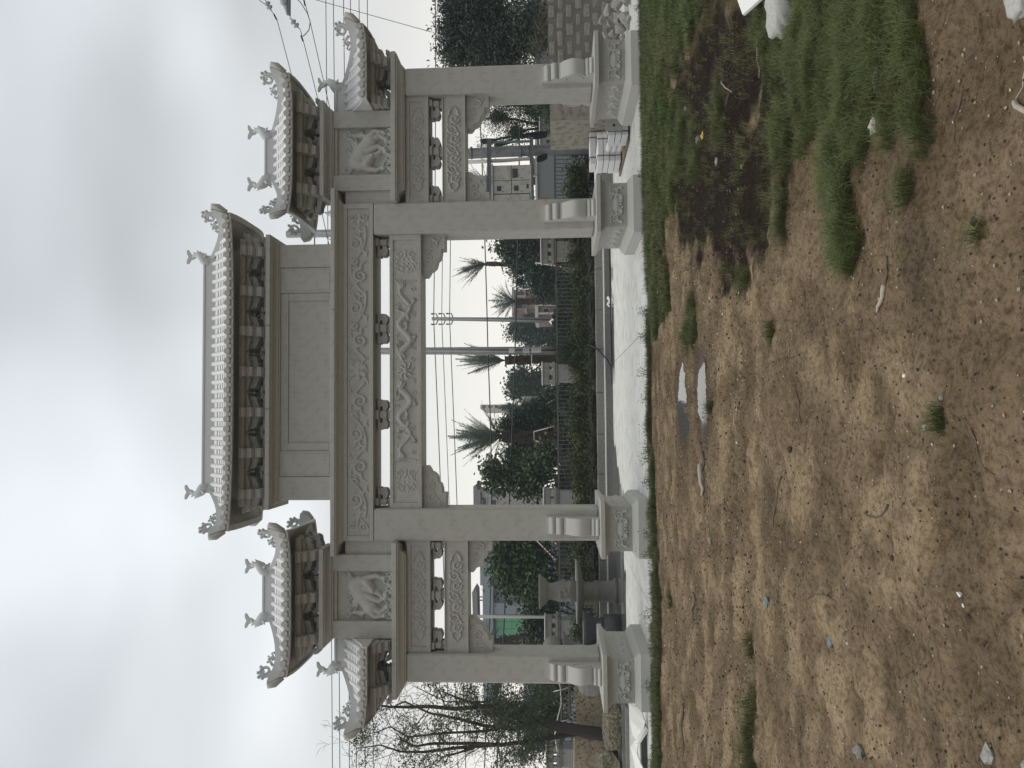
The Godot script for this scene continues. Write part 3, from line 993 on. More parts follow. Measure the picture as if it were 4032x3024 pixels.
	span(st, Vector3(rx0, ys - 0.06, -0.075), Vector3(rx1, yr + 0.105, 0.075), 0.01)
	span(st, Vector3(rx0, yr + 0.105, -0.09), Vector3(rx1, yr + 0.15, 0.09), 0.012)
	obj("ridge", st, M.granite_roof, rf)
	for sd: float in [-1.0, 1.0]:
		var hip: bool = hr if sd > 0.0 else hl
		if not hip:
			continue
		var re: float = rr if sd > 0.0 else rl
		var xe: float = xr if sd > 0.0 else xl
		fish(rf, Vector3(cx + re, yr + 0.02, 0), sd)
		for zs: float in [1.0, -1.0]:
			# hip ridge: a board that follows the hip and sweeps up past the corner
			var lo: Array = []
			var hi: Array = []
			for k in 13:
				var t := k / 10.0 if k <= 10 else 1.0 + (k - 10) * 0.06
				var tt := minf(t, 1.0)
				var p := Vector3(cx + lerpf(re, xe, t), slope_y(tt, 1.0, ys, ye), lerpf(Z0, D, t) * zs)
				var up := 0.09 + 0.05 * t + 0.09 * pow(tt, 4.0)
				if t > 1.0:
					var ex := (t - 1.0) / 0.12
					p.y += 0.17 * ex
					p += Vector3(-0.02 * ex * sd, 0, -0.02 * ex * zs)
					up = lerpf(0.23, 0.07, ex)
				lo.append(p)
				hi.append(p + Vector3(0, up, 0))
			var w := Vector3(zs, 0, -sd).normalized() * 0.048
			if sd * zs < 0.0:
				w = -w
			var hb := begin()
			for k in 12:
				quad(hb, lo[k] + w, hi[k] + w, hi[k + 1] + w, lo[k + 1] + w)
				quad(hb, lo[k] - w, lo[k + 1] - w, hi[k + 1] - w, hi[k] - w)
				quad(hb, hi[k] + w, hi[k] - w, hi[k + 1] - w, hi[k + 1] + w)
				quad(hb, lo[k] + w, lo[k + 1] + w, lo[k + 1] - w, lo[k] - w)
			quad(hb, lo[12] + w, hi[12] + w, hi[12] - w, lo[12] - w)
			var ho := obj("hip_ridge", hb, M.granite_roof, rf)
			# rounded tongue under the tip
			var tg := begin(true)
			var c0: Vector3 = lo[10]
			tube(tg, [c0 + Vector3(0.0, -0.02, 0.0), c0.lerp(lo[12], 0.5) + Vector3(0.05 * sd, 0.02, 0.05 * zs), lo[12] + Vector3(0.035 * sd, 0.03, 0.035 * zs), hi[12]], [0.04, 0.06, 0.05, 0.018], 8)
			obj("tip", tg, M.granite_light, ho)
			# openwork scroll standing on the hip
			var sc := begin(true)
			var o: Vector3 = hi[9] + Vector3(0.0, 0.13, 0.0)
			var dir := Vector3(sd * (xe - re) * sd, 0, D * zs).normalized()
			var sp: Array = []
			for k in 25:
				var a := -PI * 0.5 + k * 0.42
				var rr2 := 0.115 * (1.0 - k / 34.0)
				sp.append(o + dir * cos(a) * rr2 + Vector3(0, sin(a) * rr2, 0))
			tube(sc, sp, [0.034, 0.032, 0.03, 0.026], 6)
			for q in [[0.13, 0.05], [0.11, 0.12], [-0.08, 0.13], [0.03, 0.15]]:
				blob(sc, o + dir * q[0] + Vector3(0, q[1] - 0.03, 0), Vector3.ONE * 0.034, 6, 4)
			var o2: Vector3 = hi[7] + Vector3(0, 0.07, 0)
			tube(sc, [hi[8] + Vector3(0, 0.03, 0), o2 + dir * 0.06, o2 + Vector3(0, 0.055, 0), o2 - dir * 0.05, o2 - dir * 0.03 + Vector3(0, -0.04, 0), o2 + dir * 0.01], [0.028], 6)
			for q in [[-0.06, 0.07], [0.05, 0.06]]:
				blob(sc, o2 + dir * q[0] + Vector3(0, q[1], 0), Vector3.ONE * 0.022, 6, 4)
			var o3: Vector3 = hi[6] + Vector3(0, 0.035, 0)
			tube(sc, [hi[7] + Vector3(0, 0.02, 0), o3 + dir * 0.04, o3 + Vector3(0, 0.04, 0), o3 - dir * 0.035, o3 + Vector3(0, -0.02, 0)], [0.018], 6)
			obj("scroll_ornament", sc, M.granite_roof, ho)

func fish(rf: Node3D, at: Vector3, sd: float) -> void:
	# ridge-end fish: head biting the ridge, tail fin up
	var st := begin(true)
	var p: Array = []
	for q in [[-0.12, 0.0], [-0.06, 0.10], [0.02, 0.17], [0.06, 0.235], [0.045, 0.30], [0.02, 0.345]]:
		p.append(at + Vector3(q[0] * sd, q[1] + 0.02, 0))
	tube(st, p, [0.10, 0.125, 0.115, 0.085, 0.052, 0.036], 9, true, 0.8)
	blob(st, at + Vector3(-0.10 * sd, 0.12, 0), Vector3(0.075, 0.055, 0.085), 8, 5)
	blob(st, at + Vector3(-0.15 * sd, 0.045, 0), Vector3(0.06, 0.05, 0.07), 8, 5)
	for zs: float in [-1.0, 1.0]:
		blob(st, at + Vector3(-0.07 * sd, 0.155, 0.07 * zs), Vector3.ONE * 0.028, 6, 4)
		tube(st, [at + Vector3(0.0, 0.10, 0.085 * zs), at + Vector3(0.06 * sd, 0.05, 0.13 * zs)], [0.035, 0.008], 5)
	for k in 4:
		tube(st, [p[1 + k] + Vector3(0.07 * sd * (1.0 - k * 0.18), 0.0, 0), p[1 + k] + Vector3((0.13 - 0.02 * k) * sd, 0.04, 0)], [0.024, 0.005], 5)
	var body := obj("ridge_fish", st, M.granite_roof, rf)
	var f := begin()
	var b: Vector3 = p[5]
	prism(f, PackedVector2Array([Vector2(-0.034, -0.04), Vector2(-0.06, 0.04), Vector2(-0.135, 0.085), Vector2(-0.13, 0.115), Vector2(-0.06, 0.11), Vector2(0.0, 0.08), Vector2(0.06, 0.11), Vector2(0.13, 0.115), Vector2(0.135, 0.085), Vector2(0.06, 0.04), Vector2(0.034, -0.04)]), -0.02, 0.02, Transform3D(Basis.IDENTITY, b))
	obj("tail_fin", f, M.granite_roof, body)

func gate_bay(g: Node3D, sg: float, qilin: ArrayMesh) -> void:
	# everything of one side bay above the pillars
	var x0 := 3.108
	var x1 := 5.13
	var lo := func(a: float, b: float) -> float: return minf(a * sg, b * sg)
	var hi := func(a: float, b: float) -> float: return maxf(a * sg, b * sg)
	var b1 := plain_beam(g, "plain_beam", lo.call(x0, x1), hi.call(x0, x1), 3.89, 4.322, 0.25, 0.10, 0.075)
	both(b1, "scroll_carving", side_relief(0.30, 0.028), Vector3(4.12 * sg, 4.105, 0.225), M.granite)
	var b2 := plain_beam(g, "carved_beam", lo.call(x0, x1), hi.call(x0, x1), 3.20, 3.635, 0.25, 0.02, 0.02)
	both(b2, "scroll_carving", side_relief(0.30, 0.036), Vector3(4.12 * sg, 3.418, 0.225), M.granite)
	bracket_block(g, "cloud_bracket", 4.119 * sg, 3.635, 3.89, 0)
	bracket_block(g, "cloud_bracket", 3.19 * sg, 3.635, 3.89, int(sg))
	bracket_block(g, "cloud_bracket", 5.05 * sg, 3.635, 3.89, -int(sg))
	corner_bracket(g, x0 * sg, 3.20, sg, 0.78)
	corner_bracket(g, x1 * sg, 3.20, -sg, 0.78)
	cornice(g, "side_cornice", lo.call(3.112, 5.88), hi.call(3.112, 5.88), 4.322, 4.457, 4.545, 0.345, 0.24)
	# upper block: two posts, sunk beast panel, narrow panel against the middle
	for p in [[4.557, 4.87], [3.36, 3.66]]:
		var st := begin()
		span(st, Vector3(lo.call(p[0], p[1]), 4.545, -0.30), Vector3(hi.call(p[0], p[1]), 5.68, 0.30), 0.008)
		obj("post", st, M.granite, g)
	var s2 := begin()
	span(s2, Vector3(lo.call(3.66, 4.557), 4.545, -0.20), Vector3(hi.call(3.66, 4.557), 5.68, 0.20))
	for zs: float in [-1.0, 1.0]:
		box(s2, Vector3(4.1085 * sg, 5.645, 0.225 * zs), Vector3(0.897, 0.07, 0.05), 0.005)
	var pan := obj("beast_panel", s2, M.granite, g)
	both(pan, "beast_carving", qilin, Vector3(4.1085 * sg, 5.06, 0.20), M.granite_light)
	s2 = begin()
	span(s2, Vector3(lo.call(3.06, 3.36), 4.545, -0.235), Vector3(hi.call(3.06, 3.36), 5.46, 0.235))
	for zs: float in [-1.0, 1.0]:
		for e in [[3.10, 3.125, 4.56, 5.44], [3.335, 3.358, 4.56, 5.44]]:
			span(s2, Vector3(lo.call(e[0], e[1]), e[2], minf(0.235 * zs, 0.245 * zs)), Vector3(hi.call(e[0], e[1]), e[3], maxf(0.235 * zs, 0.245 * zs)))
	obj("narrow_panel", s2, M.granite, g)
	cornice(g, "upper_cornice", lo.call(3.225, 5.0), hi.call(3.225, 5.0), 5.668, 5.787, 5.868, 0.30, 0.13)
	# upper side roof on three bracket sets
	var es := eave_bracket(5.868, 0.47, 0)
	for x: float in [3.37, 4.12, 4.87]:
		mi("eave_bracket", es, M.granite, g, Vector3(x * sg, 0, 0))
	roof(g, 4.13 * sg, -1.28, 1.28, -0.485, 0.485, 6.36, 6.925, true, true)
	# half roof over the outer pillar
	var eb := eave_bracket(4.545, 0.40, 0)
	mi("eave_bracket", eb, M.granite, g, Vector3(5.76 * sg, 0, 0))
	mi("eave_bracket", eave_bracket(4.545, 0.40, int(sg)), M.granite, g, Vector3(4.98 * sg, 0, 0))
	var wall := 4.872
	if sg > 0.0:
		roof(g, 5.2, wall - 5.2, 6.275 - 5.2, wall - 5.2, 5.50 - 5.2, 5.0, 5.56, false, true)
	else:
		roof(g, -5.2, -(6.275 - 5.2), -(wall - 5.2), -(5.50 - 5.2), -(wall - 5.2), 5.0, 5.56, true, false)

func build_gate() -> void:
	var g := thing("memorial_gate", "tall grey granite memorial gateway of four pillars and five tiled stone roofs", "gateway")
	for p in [[2.8165, 0.2915, 4.918], [5.385, 0.255, 4.322]]:
		for sg: float in [-1.0, 1.0]:
			pedestal(g, (2.815 if p[0] < 4.0 else 5.397) * sg, 0.5 if p[0] < 4.0 else 0.485, PackedInt32Array([-1, 1]))
			var st := begin()
			span(st, Vector3(p[0] * sg - p[1], 0.832, -0.337), Vector3(p[0] * sg + p[1], p[2], 0.337), 0.03)
			obj("pillar", st, M.granite, g)
			drum(g, p[0] * sg, p[2])
	# middle bay: dragon beam, cloud brackets, scroll frieze
	var db := plain_beam(g, "dragon_beam", -2.524, 2.524, 4.037, 4.625, 0.27, 0.10, 0.065)
	both(db, "dragon_carving", dragon_relief(), Vector3(0, 4.331, 0.245), M.granite)
	for x: float in [-0.81, 0.80]:
		bracket_block(g, "cloud_bracket", x, 4.625, 4.918, 0)
	bracket_block(g, "cloud_bracket", 2.44, 4.625, 4.918, -1)
	bracket_block(g, "cloud_bracket", -2.44, 4.625, 4.918, 1)
	corner_bracket(g, -2.525, 4.037, 1.0, 1.0)
	corner_bracket(g, 2.525, 4.037, -1.0, 1.0)
	var fb := plain_beam(g, "frieze_beam", -3.105, 3.105, 4.918, 5.472, 0.337, 0.085, 0.07)
	both(fb, "scroll_carving", frieze_relief(), Vector3(0, 5.195, 0.312), M.granite, 0.7)
	cornice(g, "main_cornice", -3.355, 3.355, 5.47, 5.58, 5.66, 0.345, 0.25)
	# tablet storey
	for sg: float in [-1.0, 1.0]:
		var st := begin()
		span(st, Vector3(minf(1.943 * sg, 2.37 * sg), 5.66, -0.30), Vector3(maxf(1.943 * sg, 2.37 * sg), 6.68, 0.30), 0.008)
		obj("post", st, M.granite, g)
		st = begin()
		span(st, Vector3(minf(1.468 * sg, 1.937 * sg), 5.66, -0.282), Vector3(maxf(1.468 * sg, 1.937 * sg), 6.68, 0.282), 0.008)
		for zs: float in [-1.0, 1.0]:
			box(st, Vector3(1.7025 * sg, 6.165, 0.284 * zs), Vector3(0.38, 0.86, 0.02), 0.006)
		obj("narrow_panel", st, M.granite, g)
		st = begin()
		span(st, Vector3(minf(1.46 * sg, 1.945 * sg), 5.662, -0.25), Vector3(maxf(1.46 * sg, 1.945 * sg), 6.678, 0.25))
		obj("backing", st, M.granite, g)
	var tb := begin()
	span(tb, Vector3(-1.462, 5.66, -0.235), Vector3(1.462, 6.68, 0.235))
	for zs: float in [-1.0, 1.0]:
		for e in [[-1.462, 1.462, 5.66, 5.76], [-1.462, 1.462, 6.53, 6.68], [-1.462, -1.32, 5.76, 6.53], [1.32, 1.462, 5.76, 6.53]]:
			span(tb, Vector3(e[0], e[2], minf(0.235 * zs, 0.262 * zs)), Vector3(e[1], e[3], maxf(0.235 * zs, 0.262 * zs)), 0.006)
	obj("tablet", tb, M.granite, g)
	cornice(g, "top_cornice", -2.52, 2.52, 6.675, 6.785, 6.87, 0.30, 0.15)
	var es := eave_bracket(6.87, 0.52, 0)
	for k in 7:
		mi("eave_bracket", es, M.granite, g, Vector3(-2.235 + 0.745 * k, 0, 0))
	roof(g, 0.0, -2.865, 2.865, -2.22, 2.22, 7.43, 8.10, true, true)
	gate_bay(g, 1.0, beast_relief(0))
	gate_bay(g, -1.0, beast_relief(1))

# ------------------------------------------------------------------ ground
const MUCK := [[3.0, 4.9, 0.75, 0.55], [2.3, 5.2, 1.1, 0.8], [1.7, 6.4, 1.0, 1.3], [1.2, 7.6, 0.95, 0.9], [0.9, 8.4, 0.7, 0.8], [1.35, 9.0, 0.75, 0.6], [2.1, 8.2, 0.6, 0.8], [2.6, 6.6, 0.8, 1.4]]
const DAMP := [[-0.95, 4.7, 1.3, 0.9], [-0.7, 6.1, 1.2, 0.8], [0.6, 5.6, 1.0, 0.7], [0.33, 9.22, 0.2, 0.3], [-0.33, 9.6, 0.16, 0.14], [-0.6, 7.5, 0.22, 0.35], [-0.82, 10.74, 0.14, 0.10], [-1.65, 9.87, 0.20, 0.24], [-3.0, 9.35, 0.42, 0.18], [-2.32, 11.2, 0.28, 0.12], [-1.62, 11.52, 0.15, 0.055], [-1.55, 11.9, 0.10, 0.07], [-2.2, 10.7, 0.35, 0.13], [-0.35, 11.3, 0.4, 0.35], [-1.5, 8.7, 0.4, 0.3]]
const POOLS := [[-0.72, 4.42, 0.52, 0.46], [-1.02, 4.75, 0.26, 0.24], [-0.66, 5.75, 0.52, 0.27], [-0.95, 5.95, 0.25, 0.15]]
const LAWN := [[6.0, 2.0, 3.3, 1.5], [3.6, 2.1, 1.9, 1.25], [1.9, 2.3, 1.1, 1.1], [1.0, 2.35, 0.7, 0.75], [4.6, 3.4, 1.3, 1.0], [5.6, 4.4, 2.0, 1.5], [4.2, 5.6, 0.9, 1.1], [4.2, 4.6, 0.8, 0.7], [4.4, 6.6, 1.5, 1.4], [3.4, 7.9, 0.8, 0.9], [2.6, 4.2, 0.9, 0.5], [5.2, 3.0, 2.0, 1.0], [2.7, 3.6, 0.8, 0.6], [-4.6, 1.62, 1.7, 0.34], [-6.4, 1.45, 2.0, 0.6], [-2.6, 1.5, 1.0, 0.16], [0.95, 3.3, 0.5, 0.4], [0.1, 1.25, 0.7, 0.16], [-0.9, 1.2, 0.5, 0.08]]
const TUFTS := [[1.55, 9.9, 0.55, 0.42], [1.1, 9.85, 0.42, 0.26], [0.95, 10.3, 0.5, 0.35], [1.35, 10.7, 0.7, 0.42], [0.82, 11.05, 0.46, 0.26], [0.62, 11.28, 0.22, 0.13], [0.28, 10.35, 0.46, 0.24], [0.05, 10.42, 0.26, 0.28], [0.5, 10.15, 0.25, 0.2], [0.38, 11.34, 0.26, 0.07], [0.6, 9.2, 0.30, 0.12], [2.4, 9.6, 0.8, 0.5], [1.9, 9.15, 0.5, 0.3], [2.3, 9.0, 0.5, 0.4], [1.5, 10.25, 0.6, 0.5], [1.9, 10.2, 0.5, 0.5], [1.15, 10.75, 0.5, 0.35], [1.0, 9.4, 0.3, 0.25], [0.55, 10.5, 0.35, 0.3], [0.16, 5.5, 0.35, 0.3], [-0.34, 8.86, 0.10, 0.05], [0.05, 5.15, 0.22, 0.14], [-0.8, 6.5, 0.08, 0.08], [-0.95, 11.4, 0.05, 0.035], [-3.6, 7.85, 0.55, 0.16], [-2.87, 7.82, 0.10, 0.08], [-4.3, 8.0, 0.6, 0.22], [-3.5, 3.3, 0.13, 0.13], [2.5, 5.0, 0.5, 0.4], [2.0, 6.0, 0.35, 0.3], [0.25, 7.9, 0.12, 0.2], [0.1, 11.2, 0.1, 0.05], [1.9, 7.3, 0.3, 0.25], [-0.25, 11.75, 0.05, 0.04]]

var gn := FastNoiseLite.new()
var gn2 := FastNoiseLite.new()

func within(list: Array, x: float, z: float, wob: float) -> float:
	# how deep inside the nearest wobbly oval a place lies: 1 in its middle, 0 at its rim and beyond
	var best := 0.0
	for e in list:
		var dx: float = (x - e[0]) / e[2]
		var dz: float = (z - e[1]) / e[3]
		var d := dx * dx + dz * dz
		if d < 2.2:
			best = maxf(best, 1.0 - sqrt(d) + wob)
	return clampf(best, 0.0, 1.0)

func pool_depth(x: float, z: float) -> float:
	return within(POOLS, x, z, 0.38 * gn.get_noise_2d(x * 2.4, z * 3.4) + 0.12)

const PRINTS := [[-0.62, 8.3, 0.3], [-0.35, 8.9, 0.5], [-0.9, 9.6, 0.2], [-0.55, 10.1, 0.4], [-1.15, 10.7, 0.3], [-1.45, 9.2, -0.4], [-1.75, 9.9, -0.3], [-1.3, 8.2, -0.5], [-2.1, 8.9, 0.1], [-2.5, 10.3, 0.6], [-1.95, 10.9, 0.2], [-0.2, 10.4, 0.7], [-0.45, 11.3, 0.5], [-1.05, 11.5, 0.2], [-1.9, 11.5, -0.2], [-2.6, 9.6, 0.3], [-1.1, 7.3, 0.2], [-1.9, 7.2, -0.3], [-2.7, 7.9, 0.4], [-3.1, 8.6, 0.1], [-0.3, 7.4, 0.0], [-3.4, 6.7, 0.5], [-2.4, 6.0, -0.2], [-0.05, 9.9, 0.2], [-1.55, 10.3, 0.9], [-2.25, 9.3, 1.1]]

func print_depth(x: float, z: float) -> float:
	var best := 0.0
	for e in PRINTS:
		var dx: float = x - e[0]
		var dz: float = z - e[1]
		if absf(dx) < 0.25 and absf(dz) < 0.25:
			var u: float = dx * cos(e[2]) - dz * sin(e[2])
			var w: float = dx * sin(e[2]) + dz * cos(e[2])
			best = maxf(best, 1.0 - (u * u / 0.0030 + w * w / 0.0150))
	return maxf(best, 0.0)

func ground_y(x: float, z: float) -> float:
	var y := 0.060 * gn.get_noise_2d(x * 0.5, z * 0.5) + 0.040 * gn.get_noise_2d(x * 2.1, z * 2.1 + 50.0) + 0.016 * gn2.get_noise_2d(x * 3.0, z * 3.0)
	y *= smoothstep(1.0, 2.6, z)
	y += 0.014 * gn2.get_noise_2d(x * 8.0, z * 8.0) * smoothstep(1.0, 2.0, z)
	y -= 0.075 * smoothstep(0.0, 0.35, within(POOLS, x, z, 0.38 * gn.get_noise_2d(x * 2.4, z * 3.4) + 0.2))
	y -= 0.02 * within([[-1.62, 11.52, 0.16, 0.06], [-1.55, 11.9, 0.11, 0.08]], x, z, 0.1)
	y -= 0.03 + 0.022 * smoothstep(0.0, 0.5, print_depth(x, z))
	if z < 1.25:
		y = minf(y, -0.02)
	return y

func ground_color(x: float, z: float) -> Color:
	var c := Color(0.225, 0.172, 0.112)
	var v := gn.get_noise_2d(x * 1.3 + 9.0, z * 1.9)
	c = c.lerp(Color(0.355, 0.275, 0.18), clampf(0.30 + v * 2.2 + 0.5 * gn2.get_noise_2d(x * 2.2, z * 3.2), 0.0, 1.0))
	c = c.lerp(Color(0.125, 0.092, 0.058), clampf(-0.10 - gn.get_noise_2d(x * 0.9, z * 1.2 + 30.0) * 1.7, 0.0, 0.75))
	# damp reddish soil towards the near grass
	c = c.lerp(Color(0.140, 0.103, 0.068), 0.8 * smoothstep(-1.4, 1.0, x + 0.4 * v) * smoothstep(8.2, 10.4, z))
	var wet := within(DAMP, x, z, 0.25 * v)
	c = c.lerp(Color(0.105, 0.082, 0.058), smoothstep(0.0, 0.8, wet + 0.15 * v) * 0.75)
	c = c.lerp(Color(0.13, 0.098, 0.066), 0.55 * smoothstep(0.1, 0.9, print_depth(x, z) + 0.4 * v))
	# hollows are damp, and darkened further to paint in shade the relief lacks
	c = c.lerp(Color(0.15, 0.112, 0.072), 0.7 * smoothstep(0.0, -0.45, gn.get_noise_2d(x * 2.1, z * 2.1 + 50.0)))
	var w2 := within(POOLS, x, z, 0.45 * gn.get_noise_2d(x * 2.4, z * 3.4) + 0.35)
	c = c.lerp(Color(0.12, 0.09, 0.062), smoothstep(0.0, 0.3, w2) * 0.8)
	var m := within(MUCK, x, z, 0.45 * gn.get_noise_2d(x * 1.7, z * 2.3 + 70.0) + 0.1)
	c = c.lerp(Color(0.022, 0.0185, 0.0155), smoothstep(0.02, 0.3, m) * 0.96)
	var l := within(LAWN, x, z, 0.2 * v)
	c = c.lerp(Color(0.075, 0.065, 0.036), smoothstep(0.0, 0.25, l) * 0.9)
	l = within(TUFTS, x, z, 0.15 * v)
	c = c.lerp(Color(0.07, 0.056, 0.03), smoothstep(0.0, 0.3, l) * 0.8)
	return c

func sheet(x0: float, x1: float, z0: float, z1: float, step: float, fy: Callable, fc: Callable) -> ArrayMesh:
	var nx := int((x1 - x0) / step) + 1
	var nz := int((z1 - z0) / step) + 1
	var v := PackedVector3Array()
	var c := PackedColorArray()
	var ix := PackedInt32Array()
	v.resize(nx * nz)
	c.resize(nx * nz)
	var nr := PackedVector3Array()
	nr.resize(nx * nz)
	for j in nz:
		for i in nx:
			var x := lerpf(x0, x1, float(i) / (nx - 1))
			var z := lerpf(z0, z1, float(j) / (nz - 1))
			v[j * nx + i] = Vector3(x, fy.call(x, z), z)
			c[j * nx + i] = fc.call(x, z)
	for j in nz:
		for i in nx:
			var a := v[j * nx + maxi(i - 1, 0)]
			var b := v[j * nx + mini(i + 1, nx - 1)]
			var d := v[maxi(j - 1, 0) * nx + i]
			var e := v[mini(j + 1, nz - 1) * nx + i]
			nr[j * nx + i] = (e - d).cross(b - a).normalized()
	ix.resize((nx - 1) * (nz - 1) * 6)
	var k := 0
	for j in nz - 1:
		for i in nx - 1:
			var a := j * nx + i
			for o in [a, a + 1, a + nx + 1, a, a + nx + 1, a + nx]:
				ix[k] = o
				k += 1
	var arr := []
	arr.resize(Mesh.ARRAY_MAX)
	arr[Mesh.ARRAY_VERTEX] = v
	arr[Mesh.ARRAY_NORMAL] = nr
	arr[Mesh.ARRAY_COLOR] = c
	arr[Mesh.ARRAY_INDEX] = ix
	var m := ArrayMesh.new()
	m.add_surface_from_arrays(Mesh.PRIMITIVE_TRIANGLES, arr)
	return m

func blade_mesh(blades: int, h: float, spread: float, lean: float, wide: float) -> ArrayMesh:
	var v := PackedVector3Array()
	var c := PackedColorArray()
	for b in blades:
		var a := rng.randf() * TAU
		var d := Vector3(cos(a), 0, sin(a))
		var o := Vector3(rng.randf_range(-1, 1), 0, rng.randf_range(-1, 1)) * spread
		var hh := h * rng.randf_range(0.55, 1.1)
		var l := lean * rng.randf_range(0.2, 1.2) * hh
		var s := d.cross(Vector3.UP) * wide * 0.5
		var p1 := o + d * l * 0.3 + Vector3(0, hh * 0.55, 0)
		var p2 := o + d * l + Vector3(0, hh * (1.0 - 0.25 * lean), 0)
		v.append_array([o - s, o + s, p1 + s * 0.8, o - s, p1 + s * 0.8, p1 - s * 0.8, p1 - s * 0.8, p1 + s * 0.8, p2])
		var t := rng.randf_range(0.7, 1.3)
		for k in 9:
			c.append(Color(t, t, t))
	var arr := []
	arr.resize(Mesh.ARRAY_MAX)
	arr[Mesh.ARRAY_VERTEX] = v
	arr[Mesh.ARRAY_COLOR] = c
	var m := ArrayMesh.new()
	m.add_surface_from_arrays(Mesh.PRIMITIVE_TRIANGLES, arr)
	return m

func scatter(called: String, mesh: Mesh, material: Material, places: Array, tints: Array, parent: Node = null) -> MultiMeshInstance3D:
	var mm := MultiMesh.new()
	mm.transform_format = MultiMesh.TRANSFORM_3D
	mm.use_colors = true
	mm.mesh = mesh
	mm.instance_count = places.size()
	for k in places.size():
		mm.set_instance_transform(k, places[k])
		mm.set_instance_color(k, tints[k])
	var o := MultiMeshInstance3D.new()
	o.name = numbered(called) if parent == null else called
	o.multimesh = mm
	o.material_override = material
	(parent if parent else self).add_child(o, true)
	o.set_meta("kind", "stuff")
	return o

func build_ground() -> void:
	gn.seed = 11
	gn.noise_type = FastNoiseLite.TYPE_SIMPLEX_SMOOTH
	gn.frequency = 0.9
	gn.fractal_octaves = 4
	gn2.seed = 12
	gn2.noise_type = FastNoiseLite.TYPE_SIMPLEX_SMOOTH
	gn2.frequency = 1.0
	gn2.fractal_octaves = 3
	structure("soil_ground", sheet(-7.6, 7.6, 1.0, 13.4, 0.035, ground_y, ground_color), M.soil)
	# the same soil farther to the sides and behind the camera
	var far := func(_x: float, _z: float) -> float: return -0.12
	structure("soil_ground", sheet(-60.0, 60.0, 0.5, 60.0, 1.2, far, ground_color), M.soil)
	# concrete pavement that runs under the gate, and the land behind
	var joints := [-30.0, -13.4, -9.1, -4.15, 0.62, 4.3, 8.6, 13.0, 30.0]
	for k in joints.size() - 1:
		var st := begin()
		span(st, Vector3(joints[k] + 0.006, -0.4, -7.72), Vector3(joints[k + 1] - 0.006, 0.0, 1.08 + 0.015 * (k % 2)), 0.012)
		structure("pavement", done(st), M.concrete)
	# mud trodden and washed onto the slab's edge
	shore("mud_smear", func(x: float, z: float) -> float: return 0.28 - (1.1 - z) * 0.55 + 0.75 * gn.get_noise_2d(x * 0.55, z * 1.6 + 90.0) + 0.3 * gn2.get_noise_2d(x * 2.0, z * 3.0) - 0.42, -9.0, 8.0, -1.2, 1.075, 0.05, 0.004, M.mud_film)
	var land := func(x: float, z: float) -> float: return -0.14 + 0.06 * gn.get_noise_2d(x * 0.1, z * 0.1)
	structure("land", sheet(-100.0, 100.0, -160.0, -9.0, 3.0, land, func(_x: float, _z: float) -> Color: return Color(0.06, 0.07, 0.035)), M.soil)
	# standing water: on the pavement along the low wall, and in hollows of the soil
	var wet := func(x: float, z: float) -> float:
		var k := z + 7.7
		var lim := 0.35 + 3.1 * smoothstep(-1.0, -3.2, x) + 0.5 * smoothstep(3.5, 5.5, x) + 0.5 * gn.get_noise_2d(x * 0.25, 3.0)
		return (lim - k) * 0.4 + 0.55 * gn.get_noise_2d(x * 0.35, z * 1.1 + 20.0)
	shore("water_film", wet, -14.0, 6.6, -7.68, -2.6, 0.11, 0.0045, M.wet_road)
	shore("puddle", func(x: float, z: float) -> float: return pool_depth(x, z) - 0.06, -1.9, 0.1, 3.8, 6.5, 0.03, -0.062, M.puddle)
	build_grass()

func shore(called: String, f: Callable, x0: float, x1: float, z0: float, z1: float, step: float, y: float, material: Material) -> void:
	# flat water wherever f is above 0, its edge cut between grid points
	var st := begin()
	var nx := int((x1 - x0) / step)
	var nz := int((z1 - z0) / step)
	var val: Array = []
	for j in nz + 1:
		var row := PackedFloat32Array()
		for i in nx + 1:
			row.append(f.call(x0 + i * step, z0 + j * step))
		val.append(row)
	for j in nz:
		for i in nx:
			var p: Array = []
			var q := [[i, j], [i + 1, j], [i + 1, j + 1], [i, j + 1]]
			for k in 4:
				var a: Array = q[k]
				var b: Array = q[(k + 1) % 4]
				var va: float = val[a[1]][a[0]]
				var vb: float = val[b[1]][b[0]]
				var pa := Vector3(x0 + a[0] * step, y, z0 + a[1] * step)
				var pb := Vector3(x0 + b[0] * step, y, z0 + b[1] * step)
				if va > 0.0:
					p.append(pa)
				if (va > 0.0) != (vb > 0.0):
					p.append(pa.lerp(pb, va / (va - vb)))
			for k in range(1, p.size() - 1):
				tri(st, p[0], p[k], p[k + 1])
	structure(called, done(st), material)

